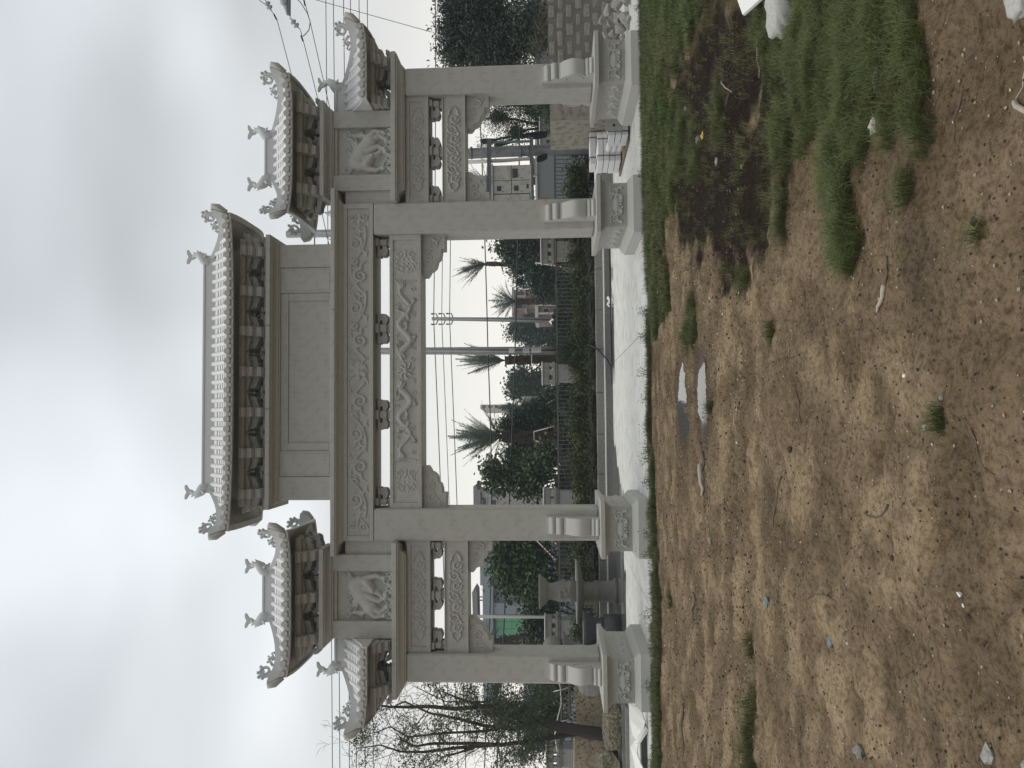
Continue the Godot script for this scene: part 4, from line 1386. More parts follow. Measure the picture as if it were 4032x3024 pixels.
func build_grass() -> void:
	var kinds: Array = []
	for k in 3:
		kinds.append(blade_mesh(10, 0.115, 0.05, 0.95, 0.0045))
	var places := [[], [], []]
	var tints := [[], [], []]
	var put := func(x: float, z: float, s: float, dry: float) -> void:
		var k := rng.randi() % 3
		var b := Basis(Vector3.UP, rng.randf() * TAU).scaled(Vector3(1.0, rng.randf_range(0.75, 1.25), 1.0) * s)
		places[k].append(Transform3D(b, Vector3(x, ground_y(x, z) - 0.004, z)))
		var g := Color(0.076, 0.104, 0.025).lerp(Color(0.19, 0.16, 0.075), dry)
		tints[k].append(g * rng.randf_range(0.75, 1.3))
	var n := 0
	while n < 90000:
		var x := rng.randf_range(-7.5, 7.5)
		var z := rng.randf_range(1.06, 7.0)
		n += 1
		var v := gn.get_noise_2d(x * 1.3 + 9.0, z * 1.9)
		var d := within(LAWN, x, z, 0.30 * v + 0.45 * gn2.get_noise_2d(x * 1.7, z * 1.7))
		if within(MUCK, x, z, 0.2) > 0.28:
			d *= 0.15
		if rng.randf() < smoothstep(0.0, 0.22, d):
			put.call(x, z, rng.randf_range(0.7, 1.25) * lerpf(0.6, 1.0, smoothstep(0.0, 0.3, d)), clampf(0.16 + 0.6 * gn2.get_noise_2d(x * 0.8, z * 0.8) + rng.randf_range(-0.1, 0.15), 0.0, 0.7))
	# fringe along the pavement edge
	for k in 2600:
		var x := rng.randf_range(-7.4, 6.8)
		if rng.randf() < 0.35 + 0.9 * gn.get_noise_2d(x * 1.6, 5.0) or x > 2.0:
			put.call(x, rng.randf_range(1.05, 1.2), rng.randf_range(0.5, 1.4), 0.1)
	for o in 3:
		var s := scatter("grass", kinds[o], M.leaf, places[o], tints[o])
		tag(s, "low green lawn growing between the soil and the pavement edge" if o == 0 else "short grass growing along the gate's pedestals", "grass", "lawn grass by the gate")
	# longer, finer tufts near the viewer
	var fine: Array = []
	for k in 3:
		fine.append(blade_mesh(13, 0.12, 0.026, 1.05, 0.0024))
	for k in 3:
		places[k] = []
		tints[k] = []
	for e in TUFTS:
		var area: float = e[2] * e[3]
		var dens := 5200.0 if e[1] > 8.0 else 2200.0
		for k in int(area * dens) + 12:
			var a := rng.randf() * TAU
			var r := sqrt(rng.randf())
			var x: float = e[0] + cos(a) * r * e[2] * 1.1
			var z: float = e[1] + sin(a) * r * e[3] * 1.1
			if within([e], x, z, 0.9 * gn.get_noise_2d(x * 4.0, z * 4.0) + 0.0) > rng.randf() * 0.3:
				put.call(x, z, rng.randf_range(0.55, 1.15) * (1.0 if e[1] > 8.0 else 1.2), clampf(0.05 + rng.randf_range(-0.1, 0.35) * rng.randf(), 0.0, 0.6))
	for o in 3:
		var s := scatter("grass_tufts", fine[o], M.leaf, places[o], tints[o])
		tag(s, "long wispy grass tufts growing on the near sandy soil", "grass", "wispy grass on the soil")
	# sparse blades in the dark mud, and tiny white flowers in the lawn
	for k in 3:
		places[k] = []
		tints[k] = []
	for k in 1500:
		var e: Array = MUCK[rng.randi() % MUCK.size()]
		var x: float = e[0] + rng.randf_range(-1, 1) * e[2] * 1.3
		var z: float = e[1] + rng.randf_range(-1, 1) * e[3] * 1.3
		if gn.get_noise_2d(x * 2.0, z * 2.0) > -0.02:
			put.call(x, z, rng.randf_range(0.6, 1.1), 0.35 + 0.3 * rng.randf())
	var s2 := scatter("grass_tufts", fine[0], M.leaf, places[0] + places[1] + places[2], tints[0] + tints[1] + tints[2])
	tag(s2, "thin straggling grass growing in the black mud", "grass")
	var fl := begin()
	for k in 5:
		var d := Vector3(cos(TAU * k / 5.0), 0.25, sin(TAU * k / 5.0)) * 0.014
		tri(fl, Vector3.ZERO, d.rotated(Vector3.UP, 0.4), d.rotated(Vector3.UP, -0.4))
	var fm := done(fl)
	places = []
	tints = []
	for k in 230:
		var x := rng.randf_range(0.6, 6.6)
		var z := rng.randf_range(1.15, 3.4)
		if within(LAWN, x, z, 0.0) > 0.1 and gn.get_noise_2d(x * 1.5, z * 1.5 + 8.0) > 0.02:
			places.append(Transform3D(Basis(Vector3.UP, rng.randf() * TAU), Vector3(x, ground_y(x, z) + rng.randf_range(0.05, 0.09), z)))
			tints.append(Color(0.7, 0.72, 0.62))
	tag(scatter("flowers", fm, M.leaf, places, tints), "tiny white flowers dotted through the lawn", "flowers")
	# grit: crumbs and pebbles on the soil
	var pb := begin()
	blob(pb, Vector3.ZERO, Vector3(1.0, 0.6, 0.8), 6, 4, 0.35)
	var pm := done(pb)
	places = []
	tints = []
	for k in 34000:
		var z := lerpf(12.6, 1.3, pow(rng.randf(), 1.5))
		var x := rng.randf_range(-7.0, 5.0) if z < 7.0 else rng.randf_range(-4.0, 2.6)
		var s := 0.0016 + 0.0075 * pow(rng.randf(), 5.0)
		if z < 8.0:
			s *= 1.7
		places.append(Transform3D(Basis(Vector3.UP, rng.randf() * TAU).scaled(Vector3.ONE * s), Vector3(x, ground_y(x, z) + s * 0.3, z)))
		var v := rng.randf()
		var pale := Color(0.34, 0.29, 0.215) if v < 0.985 else Color(0.55, 0.53, 0.48)
		if within(MUCK, x, z, 0.1) > 0.05:
			pale = pale * 0.4
		tints.append(Color(0.05, 0.038, 0.028) if v < 0.74 else pale)
	var gm: StandardMaterial3D = mat(0.9)
	gm.vertex_color_use_as_albedo = true
	tag(scatter("grit", pm, gm, places, tints), "small dark crumbs and pale pebbles strewn over the sandy soil", "grit")

# ------------------------------------------------------------------ plants
func V(x: float, y: float, z: float) -> Vector3:
	return Vector3(x, y, z)

# leaves filling the given lumps: [centre, radii]; each leaf is a folded pair of triangles
func foliage(lumps: Array, count: int, size: float, dark: Color, light: Color, slim := 0.55, droop := 0.2, shell := 0.55, core := 0.0) -> ArrayMesh:
	var v := PackedVector3Array()
	var c := PackedColorArray()
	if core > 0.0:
		# opaque blobs painted dark for the shade among inner twigs and leaves
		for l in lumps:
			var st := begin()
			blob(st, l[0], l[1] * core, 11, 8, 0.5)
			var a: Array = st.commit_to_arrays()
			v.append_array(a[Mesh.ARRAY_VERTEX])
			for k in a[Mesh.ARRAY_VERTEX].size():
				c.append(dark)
	var total := 0.0
	for l in lumps:
		total += l[1].x * l[1].y * l[1].z
	for l in lumps:
		var n := int(count * l[1].x * l[1].y * l[1].z / total) + 20
		# sprigs: leaves gather in bunches, so that gaps and dark hollows are left between them
		var sprigs := maxi(6, n / 9)
		for s in sprigs:
			var d := Vector3(rng.randfn(), rng.randfn(), rng.randfn()).normalized()
			var r := pow(rng.randf(), shell) * rng.randf_range(0.72, 1.12)
			var o: Vector3 = l[0] + Vector3(d.x * l[1].x, d.y * l[1].y, d.z * l[1].z) * r
			var tone := rng.randf()
			for k in 9:
				var p := o + Vector3(rng.randfn(), rng.randfn(), rng.randfn()) * size * 1.1
				var f := (Vector3(rng.randfn(), rng.randfn() * 0.6 - droop, rng.randfn()) + d * 0.6).normalized()
				var w := f.cross(Vector3(rng.randfn(), 1.0, rng.randfn())).normalized()
				var up := w.cross(f)
				var q := size * rng.randf_range(0.6, 1.2)
				var a := p + f * q
				var m := p + f * q * 0.5 - up * q * 0.12
				v.append_array([p, m + w * q * slim * 0.5, a, p, a, m - w * q * slim * 0.5])
				var t := clampf(tone * 0.7 + rng.randf() * 0.45, 0.0, 1.0)
				var g := dark.lerp(light, t)
				for z in 6:
					c.append(g)
	var arr := []
	arr.resize(Mesh.ARRAY_MAX)
	arr[Mesh.ARRAY_VERTEX] = v
	arr[Mesh.ARRAY_COLOR] = c
	var m2 := ArrayMesh.new()
	m2.add_surface_from_arrays(Mesh.PRIMITIVE_TRIANGLES, arr)
	return m2

const DARK := Color(0.028, 0.048, 0.026)
const MID := Color(0.095, 0.14, 0.065)
const BLUE := Color(0.080, 0.120, 0.080)

func tree(called: String, label: String, base: Vector3, lumps: Array, count: int, size: float, dark: Color, light: Color, trunk := 0.08, slim := 0.55, cat := "tree", group := "", dense := 2.4, core := 0.52) -> Node3D:
	# lumps are in the world; trunk radius at the ground
	var t := thing(called, label, cat, base, 0.0, group)
	var ls: Array = []
	for l in lumps:
		ls.append([l[0] - base, l[1]])
	if trunk > 0.0:
		var st := begin(true)
		for l in ls:
			var top: Vector3 = l[0]
			var k := Vector3(top.x * 0.25 + rng.randfn() * 0.05, top.y * 0.5, top.z * 0.25)
			tube(st, [Vector3(rng.randfn(), 0, rng.randfn()) * trunk * 0.3, k, top.lerp(k, 0.35) + Vector3(rng.randfn(), 0, rng.randfn()) * 0.08, top], [trunk, trunk * 0.7, trunk * 0.45, trunk * 0.2], 7)
			for b in 5:
				var d := Vector3(rng.randfn(), absf(rng.randfn()) * 0.7, rng.randfn()).normalized()
				var e: Vector3 = top + Vector3(d.x * l[1].x, d.y * l[1].y, d.z * l[1].z) * 0.85
				tube(st, [top.lerp(k, 0.3), top.lerp(e, 0.5) + Vector3(0, 0.05, 0), e], [trunk * 0.3, trunk * 0.2, trunk * 0.07], 5)
		obj("trunk", st, M.bark, t)
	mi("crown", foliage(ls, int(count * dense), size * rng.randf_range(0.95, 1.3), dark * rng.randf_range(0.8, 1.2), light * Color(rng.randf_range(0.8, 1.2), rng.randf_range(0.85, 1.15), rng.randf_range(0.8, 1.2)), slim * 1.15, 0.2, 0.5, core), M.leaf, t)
	return t

# feathered palm; fronds: [direction, length, bend]; trunk leans from base to crown
func palm(label: String, base: Vector3, crown: Vector3, r: float, fronds: Array, dark: Color, light: Color, leaf := 0.46, rough := 0.35) -> Node3D:
	var t := thing("palm_tree", label, "palm tree", base, 0.0, "palms beyond the fence")
	var st := begin(true)
	var c := crown - base
	var pts: Array = []
	var rad: Array = []
	var n := 16
	for k in n + 1:
		var f := float(k) / n
		pts.append(Vector3(c.x * f * f, c.y * f, c.z * f))
		rad.append(r * (1.0 + 0.2 * sin(f * PI)) * (1.12 if k % 2 else 0.94))
	tube(st, pts, rad, 9)
	obj("trunk", st, M.palm_bark, t)
	# stubs of cut leaves
	st = begin()
	for k in int(c.y / 0.055):
		var f := rng.randf_range(0.25, 1.0)
		var a := k * 2.4
		var d := Vector3(cos(a), 0.9, sin(a))
		var o := Vector3(c.x * f * f, c.y * f, c.z * f) + Vector3(cos(a), 0, sin(a)) * r
		tube(st, [o - d * 0.02, o + d * r * rough * rng.randf_range(0.5, 1.1)], [r * 0.26, r * 0.13], 4)
	var sb := obj("leaf_stubs", st, M.palm_bark, t)
	sb.set_meta("kind", "stuff")
	var all: Array = []
	for fr in fronds:
		all.append(fr)
		all.append([fr[0] + Vector3(rng.randfn(), rng.randfn() * 0.3, rng.randfn()) * 0.24, fr[1] * rng.randf_range(0.75, 1.0), fr[2] + rng.randf_range(0.0, 0.2)])
	for fr in all:
		var v := PackedVector3Array()
		var col := PackedColorArray()
		var d: Vector3 = fr[0].normalized()
		var len: float = fr[1]
		var side := d.cross(Vector3.UP)
		side = side.normalized() if side.length() > 0.1 else Vector3.RIGHT
		var spine: Array = []
		var o := c
		var dir := d
		var N := 14
		for k in N + 1:
			spine.append(o)
			o += dir * len / N
			dir = (dir + Vector3(0, -(fr[2] * 1.3 + 0.08) / N * (0.4 + 1.2 * k / N), 0)).normalized()
		var nb := int(len * 32.0)
		for k in nb:
			var f := 0.12 + 0.88 * k / nb
			var i := mini(int(f * N), N - 1)
			var p: Vector3 = spine[i].lerp(spine[i + 1], f * N - i)
			var ax: Vector3 = (spine[i + 1] - spine[i]).normalized()
			var l := leaf * sin(clampf(f * 1.15, 0.0, 1.0) * PI * 0.86 + 0.25) * rng.randf_range(0.8, 1.1)
			for s: float in [-1.0, 1.0]:
				var q: Vector3 = (ax * 0.75 + side * s * 0.85 + Vector3(rng.randfn(), rng.randfn(), rng.randfn()) * 0.16).normalized()
				var w := q.cross(ax).cross(q).normalized() * 0.013
				v.append_array([p - w, p + w, p + q * l + Vector3(0, -0.05 * l, 0)])
				var g := dark.lerp(light, rng.randf())
				col.append_array([g, g, g])
		var arr := []
		arr.resize(Mesh.ARRAY_MAX)
		arr[Mesh.ARRAY_VERTEX] = v
		arr[Mesh.ARRAY_COLOR] = col
		var m := ArrayMesh.new()
		m.add_surface_from_arrays(Mesh.PRIMITIVE_TRIANGLES, arr)
		var o2 := mi("frond", m, M.leaf, t)
		st = begin(true)
		tube(st, spine, [0.016, 0.012, 0.010, 0.006, 0.003], 4)
		obj("midrib", st, M.palm_bark, o2)
	return t

func brace(label: String, at: Vector3, tops: Array, feet: Array) -> void:
	# timber collar and props, wrapped in red and white, that hold a palm
	var t := thing("palm_brace", label, "tree prop", at, 0.0, "props round the palms")
	var st := begin(true)
	tube(st, [tops[0] - at, tops[1] - at], [0.022], 6)
	obj("collar", st, M.off_white, t)
	for k in feet.size():
		var a: Vector3 = tops[k] - at
		var b: Vector3 = feet[k] - at
		st = begin(true)
		tube(st, [a, b], [0.024], 6)
		var p := obj("prop", st, M.pvc, t)
		st = begin(true)
		var n := int(a.distance_to(b) * 0.65 / 0.11)
		for i in n:
			var f := 0.32 + 0.66 * i / n
			tube(st, [a.lerp(b, f), a.lerp(b, f + 0.25 / n)], [0.028], 6)
		var s := obj("red_bands", st, M.red, p)
		s.set_meta("kind", "stuff")
		st = begin(true)
		for i in n:
			var f := 0.32 + 0.66 * (i + 0.5) / n
			tube(st, [a.lerp(b, f), a.lerp(b, f + 0.25 / n)], [0.027], 6)
		s = obj("white_bands", st, M.white, p)
		s.set_meta("kind", "stuff")

func limb(st: SurfaceTool, pts: Array, r0: float, r1: float, twigs: SurfaceTool) -> void:
	var rad: Array = []
	for k in pts.size():
		rad.append(lerpf(r0, r1, float(k) / (pts.size() - 1)) * 0.8)
	tube(st, pts, rad, 8)
	for k in range(1, pts.size()):
		for i in 2:
			var o: Vector3 = pts[k - 1].lerp(pts[k], rng.randf())
			var d := Vector3(rng.randfn(), rng.randfn() * 0.6 + 0.7, rng.randfn()).normalized()
			twig(twigs, o, d, rng.randf_range(0.5, 1.0), lerpf(r0, r1, float(k) / pts.size()) * 0.3, 3)

func twig(st: SurfaceTool, o: Vector3, d: Vector3, len: float, r: float, depth: int) -> void:
	r = clampf(r, 0.004, 0.016)
	var m := o + d * len * 0.5 + Vector3(rng.randfn(), rng.randfn(), rng.randfn()) * len * 0.07
	var e := o + d * len + Vector3(rng.randfn(), rng.randfn(), rng.randfn()) * len * 0.12
	tube(st, [o, m, e], [r, r * 0.8, r * 0.45], 4, false)
	if depth <= 0:
		return
	for k in 3:
		var q := (d + Vector3(rng.randfn(), rng.randfn() + 0.25, rng.randfn()) * 0.75).normalized()
		if k < 2 or rng.randf() < 0.5:
			twig(st, [m, e, e][k], q, len * rng.randf_range(0.45, 0.75), r * 0.6, depth - 1)

func build_bare_tree() -> void:
	var base := V(-8.65, 0.36, -5.2)
	var t := thing("half_bare_tree", "tall half bare tree with forked dark limbs and scattered leaf tufts, beside the boulders", "tree", base)
	var st := begin(true)
	var tw := begin(true)
	var z := func(a: Array, dz: float) -> Array:
		var o: Array = []
		for k in a.size():
			o.append(Vector3(a[k][0], a[k][1], -5.2 + dz * k / maxf(1.0, a.size() - 1.0)) - base)
		return o
	tube(st, z.call([[-8.68, 0.30], [-8.64, 0.55], [-8.58, 0.95], [-8.50, 1.45], [-8.42, 1.8], [-8.29, 2.14]], 0.0), [0.21, 0.165, 0.145, 0.13, 0.12, 0.10], 10)
	limb(st, z.call([[-8.29, 2.14], [-7.95, 3.27], [-8.01, 4.13], [-7.93, 4.76], [-7.92, 5.28], [-7.89, 5.68], [-7.83, 5.97]], 0.5), 0.085, 0.03, tw)
	limb(st, z.call([[-8.29, 2.14], [-8.58, 2.71], [-8.53, 3.47], [-8.40, 4.13], [-8.30, 4.85], [-8.05, 5.51], [-8.17, 5.75]], -0.5), 0.065, 0.02, tw)
	limb(st, z.call([[-8.55, 3.1], [-8.56, 3.48], [-8.57, 4.42], [-8.63, 5.28], [-8.34, 5.68], [-8.45, 6.05]], 0.6), 0.05, 0.015, tw)
	limb(st, z.call([[-8.60, 1.0], [-8.73, 1.86], [-8.89, 2.99], [-8.84, 3.70], [-8.84, 4.71], [-8.89, 5.11], [-8.7, 5.5]], 0.3), 0.085, 0.025, tw)
	limb(st, z.call([[-8.89, 2.7], [-9.04, 4.13], [-9.18, 4.99], [-9.20, 5.57], [-9.07, 6.09], [-9.19, 6.72]], -0.3), 0.062, 0.015, tw)
	limb(st, z.call([[-8.20, 2.4], [-8.08, 2.70], [-7.89, 3.41], [-7.67, 3.98], [-7.44, 4.41]], 0.6), 0.07, 0.025, tw)
	limb(st, z.call([[-9.01, 3.71], [-9.15, 4.13], [-9.24, 4.48], [-9.44, 4.65]], 0.0), 0.045, 0.012, tw)
	limb(st, z.call([[-7.89, 3.41], [-7.95, 4.4], [-7.6, 5.3]], -0.3), 0.03, 0.01, tw)
	obj("trunk", st, M.bark, t)
	obj("twigs", tw, M.twig, t).set_meta("kind", "stuff")
	var lumps: Array = []
	for p in [[-8.68, 6.34, 3], [-8.83, 6.63, 3], [-9.0, 6.3, 2], [-8.0, 5.91, 2], [-8.34, 5.57, 1], [-8.78, 5.45, 3], [-9.12, 5.51, 3], [-9.34, 5.39, 2], [-8.41, 4.99, 2], [-8.32, 4.56, 3], [-8.80, 4.47, 3], [-9.33, 4.91, 3], [-9.02, 4.42, 3], [-7.51, 4.93, 2], [-7.59, 4.55, 3], [-8.21, 4.13, 3], [-7.48, 3.84, 4], [-7.84, 3.84, 3], [-8.23, 3.70, 4], [-8.65, 3.70, 3], [-8.20, 3.27, 5], [-8.59, 3.13, 4], [-8.44, 2.71, 6], [-8.86, 2.57, 5], [-9.28, 3.0, 4], [-7.55, 3.27, 4], [-7.63, 2.84, 4], [-7.80, 2.42, 4], [-7.54, 2.27, 3], [-7.79, 1.99, 4], [-8.19, 2.28, 5], [-8.08, 2.70, 5], [-8.30, 2.99, 6], [-8.99, 2.15, 5], [-9.19, 2.57, 4], [-8.0, 3.0, 4]]:
		var s: float = 0.11 + 0.058 * p[2]
		lumps.append([V(p[0], p[1], -5.2 + rng.randf_range(-0.5, 0.5)) - base, Vector3(s, s * 0.9, s)])
	mi("leaves", foliage(lumps, 13500, 0.10, Color(0.045, 0.065, 0.028), Color(0.13, 0.165, 0.075), 0.30, 0.5, 0.5), M.leaf, t)

func build_plants() -> void:
	build_bare_tree()
	tree("conifer", "dense dark conifer rising behind the rough block wall", V(9.3, 0, -6.2), [[V(9.3, 3.5, -6.3), V(0.95, 1.15, 0.7)], [V(10.1, 3.4, -6.3), V(0.8, 1.25, 0.7)], [V(8.8, 3.0, -6.0), V(0.6, 1.1, 0.6)], [V(9.0, 4.2, -6.3), V(0.5, 0.5, 0.5)], [V(9.7, 4.3, -6.3), V(0.5, 0.45, 0.5)], [V(9.4, 2.1, -5.6), V(1.0, 0.6, 0.6)], [V(10.4, 4.2, -6.3), V(0.5, 0.5, 0.5)]], 13000, 0.085, Color(0.016, 0.028, 0.018), Color(0.11, 0.14, 0.09), 0.12, 0.4, "tree", "", 2.4, 0.5)
	# dry brush along the top of the block wall
	var br := thing("dry_brush", "dead brown brush hanging over the top of the block wall", "shrub", V(9.0, 1.7, -3.5))
	var st := begin(true)
	for k in 70:
		var x := rng.randf_range(-1.6, 1.3)
		var o := Vector3(x, rng.randf_range(-0.15, 0.1), rng.randf_range(-0.4, 0.1))
		var d := Vector3(rng.randfn() * 0.7 - 0.35, rng.randf_range(0.1, 1.0), rng.randfn() * 0.3 + 0.2).normalized()
		var l := rng.randf_range(0.25, 0.85)
		tube(st, [o, o + d * l * 0.5 + Vector3(0, 0.02, 0), o + d * l + Vector3(0, -0.12 * l, 0)], [0.006, 0.005, 0.002], 4, false)
	obj("twigs", st, M.timber, br).set_meta("kind", "stuff")
	mi("leaves", foliage([[V(-1.2, 0.25, -0.2), V(0.5, 0.3, 0.25)], [V(-0.5, 0.15, -0.2), V(0.5, 0.22, 0.2)]], 900, 0.06, Color(0.03, 0.04, 0.02), Color(0.08, 0.085, 0.05), 0.2), M.leaf, br)
	# palms; haze and backlit glare are put into the lightened frond colours
	palm("thin tied palm whose fronds all lean to one side, nearest the cabinet's side", V(6.62, 0, -24), V(6.76, 4.95, -24), 0.105, [[V(-0.15, 1, 0), 1.65, 0.0], [V(-0.35, 1, 0.1), 1.8, 0.15], [V(-0.5, 1, -0.1), 1.75, 0.25], [V(-0.75, 0.9, 0), 1.75, 0.25], [V(0.12, 1, 0), 1.4, 0.0], [V(0.3, 0.9, 0), 0.9, 0.1], [V(-0.25, 1, 0.2), 1.5, 0.1]], Color(0.095, 0.122, 0.109), Color(0.218, 0.258, 0.204), 0.36)
	palm("small bushy palm with spread fronds in front of the brick house", V(5.42, 0, -28), V(5.47, 3.75, -28), 0.15, [[V(0.05, 1, 0), 1.45, 0.2], [V(0.5, 1, 0.1), 1.5, 0.4], [V(-0.45, 1, 0), 1.45, 0.4], [V(0.95, 0.7, 0), 1.35, 0.5], [V(-0.9, 0.7, 0.1), 1.3, 0.5], [V(0.75, 1, -0.2), 1.4, 0.4], [V(-0.25, 1, 0.3), 1.4, 0.3], [V(0.25, 1, 0.3), 1.35, 0.3], [V(-0.7, 1, 0.2), 1.35, 0.4]], Color(0.122, 0.163, 0.150), Color(0.258, 0.313, 0.272), 0.42)
	palm("thick palm with its fronds bound upright, behind the concrete pole with notices", V(1.43, 0, -16), V(1.38, 3.55, -16), 0.155, [[V(0.04, 1, 0), 1.95, 0.0], [V(-0.1, 1, 0.05), 1.9, 0.05], [V(0.12, 1, 0.1), 1.85, 0.05], [V(0.0, 1, -0.1), 1.8, 0.05], [V(-0.18, 1, 0), 1.7, 0.1], [V(0.2, 1, 0), 1.5, 0.1]], Color(0.109, 0.150, 0.136), Color(0.231, 0.299, 0.245), 0.34, 0.8)
	palm("largest palm with a full fan of feathery fronds and a rough orange trunk", V(-1.6, 0, -16), V(-1.58, 3.7, -16), 0.20, [[V(0.02, 1, 0), 2.1, 0.1], [V(0.3, 1, 0.1), 2.05, 0.25], [V(-0.3, 1, 0.1), 2.1, 0.25], [V(0.6, 1, 0), 1.85, 0.35], [V(-0.6, 1, 0), 1.9, 0.35], [V(0.95, 0.75, 0.1), 1.65, 0.4], [V(-0.95, 0.8, 0.1), 1.7, 0.4], [V(0.15, 1, 0.4), 1.9, 0.3], [V(-0.2, 1, 0.4), 1.85, 0.3], [V(0.45, 1, -0.3), 1.8, 0.3], [V(-0.45, 1, -0.3), 1.9, 0.3], [V(1.0, 0.5, 0.3), 1.2, 0.5], [V(-1.0, 0.5, 0.2), 1.2, 0.5]], Color(0.122, 0.150, 0.136), Color(0.272, 0.313, 0.272), 0.40, 0.7)
	palm("short stubby palm with a brushlike bound head, below the tall white sign tower", V(-0.42, 0, -20), V(-0.41, 3.05, -20), 0.14, [[V(0.05, 1, 0), 1.15, 0.0], [V(-0.12, 1, 0), 1.1, 0.05], [V(0.18, 1, 0), 1.05, 0.05], [V(0.0, 1, 0.15), 1.1, 0.05], [V(-0.25, 1, 0), 0.95, 0.1]], Color(0.095, 0.136, 0.122), Color(0.204, 0.272, 0.231), 0.3, 0.8)
	palm("leaning palm with a brown trunk in front of the green glazing", V(-10.65, 0, -22), V(-11.12, 4.5, -22), 0.20, [[V(0.05, 1, 0), 1.3, 0.3], [V(0.5, 1, 0), 1.3, 0.5], [V(-0.5, 1, 0.1), 1.3, 0.5], [V(0.95, 0.7, 0), 1.2, 0.7], [V(-0.95, 0.6, 0), 1.2, 0.7], [V(0.8, 0.3, 0.2), 1.0, 0.8], [V(-0.7, 0.2, 0.2), 0.9, 0.8], [V(0.9, 0.1, 0), 0.9, 0.9]], Color(0.095, 0.109, 0.082), Color(0.245, 0.272, 0.190), 0.36, 0.6)
	palm("palm with drooping fronds seen between the poles above the meter cabinet", V(11.4, 0, -26), V(11.53, 5.0, -26), 0.18, [[V(0.05, 1, 0), 1.5, 0.3], [V(0.6, 0.9, 0), 1.5, 0.7], [V(-0.6, 0.9, 0), 1.5, 0.7], [V(0.95, 0.5, 0.1), 1.4, 0.9], [V(-0.95, 0.5, 0.1), 1.4, 0.9], [V(0.3, 1, 0.2), 1.5, 0.4], [V(-0.3, 1, 0.2), 1.5, 0.4]], Color(0.082, 0.109, 0.082), Color(0.204, 0.245, 0.163), 0.4)
	brace("tall red and white striped prop frame round the largest palm", V(-1.55, 0, -15.6), [V(-1.38, 2.44, -15.5), V(-1.70, 2.43, -15.5)], [V(-0.92, 0.7, -15.2), V(-2.25, 1.0, -15.3)])
	brace("small striped prop frame round the short stubby palm", V(-0.42, 0, -19.7), [V(-0.32, 2.16, -19.6), V(-0.51, 2.16, -19.6)], [V(0.0, 1.5, -19.4), V(-0.95, 1.5, -19.4)])
	brace("prop frame round the bound palm behind the notice pole", V(1.43, 0, -15.7), [V(1.70, 2.5, -15.6), V(1.22, 2.5, -15.6)], [V(1.95, 1.9, -15.4), V(1.0, 2.0, -15.4)])
	brace("striped prop leaning beside the bush nearest the pillar by the cabinet", V(4.5, 0, -13), [V(4.58, 2.25, -13), V(4.50, 2.2, -13)], [V(4.28, 0.75, -12.8)])
	brace("striped prop frame under the broad leaved tree by the stone fountain", V(-5.0, 0, -13), [V(-4.6, 2.55, -13), V(-4.9, 2.5, -13)], [V(-5.2, 1.6, -12.8), V(-6.2, 1.2, -12.8)])
	# broad-leaved trees and bushes behind the fence
	tree("broadleaf_tree", "dark rounded tree behind the thin tied palm", V(7.2, 0, -22), [[V(7.1, 3.4, -22), V(0.75, 0.9, 0.6)], [V(6.7, 2.5, -22), V(0.8, 0.55, 0.6)], [V(7.6, 2.6, -22), V(0.7, 0.8, 0.6)]], 3600, 0.16, DARK, BLUE, 0.1, 0.6, "tree", "trees beyond the fence")
	tree("dense_bush", "dense blue green bush with a ragged top between the two thin palms", V(5.6, 0, -21), [[V(5.75, 2.25, -21), V(0.62, 0.75, 0.5)], [V(5.0, 2.2, -21), V(0.55, 0.7, 0.5)], [V(5.3, 1.7, -21), V(0.9, 0.6, 0.5)], [V(5.9, 3.3, -21.3), V(0.28, 0.5, 0.3)], [V(5.35, 3.15, -21.3), V(0.26, 0.36, 0.3)]], 5200, 0.10, DARK, BLUE, 0.06, 0.5, "bush", "trees beyond the fence")
	tree("broadleaf_tree", "tall dark tree behind the slim far power pole", V(6.30, 0, -51.34), [[V(6.56, 4.61, -51.34), V(0.96, 1.14, 0.88)], [V(6.04, 3.38, -51.34), V(1.05, 1.31, 0.88)], [V(7.18, 3.03, -51.34), V(0.79, 1.57, 0.70)], [V(5.78, 2.16, -51.34), V(1.05, 1.22, 0.70)]], 4200, 0.22, DARK, BLUE, 0.09, 0.6, "tree", "trees beyond the fence")
	tree("broadleaf_tree", "low spreading tree between the bound palm and the sign tower", V(1.49, 0, -47.84), [[V(2.36, 4.43, -47.84), V(0.63, 0.73, 0.53)], [V(1.49, 4.70, -47.84), V(0.60, 0.73, 0.53)], [V(0.88, 3.65, -47.84), V(0.73, 0.79, 0.61)], [V(0.53, 2.68, -47.84), V(0.79, 0.88, 0.61)], [V(2.01, 3.03, -47.84), V(0.61, 0.88, 0.53)]], 2600, 0.24, DARK, BLUE, 0.07, 0.6, "tree", "trees beyond the fence")
	tree("dense_bush", "dark bush massed round the short stubby palm", V(-0.6, 0, -20.6), [[V(-0.45, 2.45, -20.6), V(0.55, 0.75, 0.4)], [V(-0.95, 2.3, -20.4), V(0.6, 0.8, 0.4)], [V(0.05, 1.8, -20.4), V(0.5, 0.6, 0.4)], [V(-1.1, 1.6, -19.6), V(0.7, 0.6, 0.4)]], 4200, 0.11, DARK, Color(0.09, 0.115, 0.06), 0.06, 0.5, "bush", "trees beyond the fence")
	tree("broadleaf_tree", "large dense tree on the fountain side of the largest palm", V(-2.3, 0, -17.6), [[V(-2.35, 3.2, -17.6), V(0.6, 0.65, 0.5)], [V(-2.7, 2.5, -17.3), V(0.6, 0.75, 0.5)], [V(-1.75, 2.9, -17.8), V(0.45, 0.85, 0.4)], [V(-2.1, 2.1, -17.0), V(0.7, 0.7, 0.5)]], 5200, 0.11, DARK, Color(0.09, 0.13, 0.065), 0.09, 0.55, "tree", "trees beyond the fence")
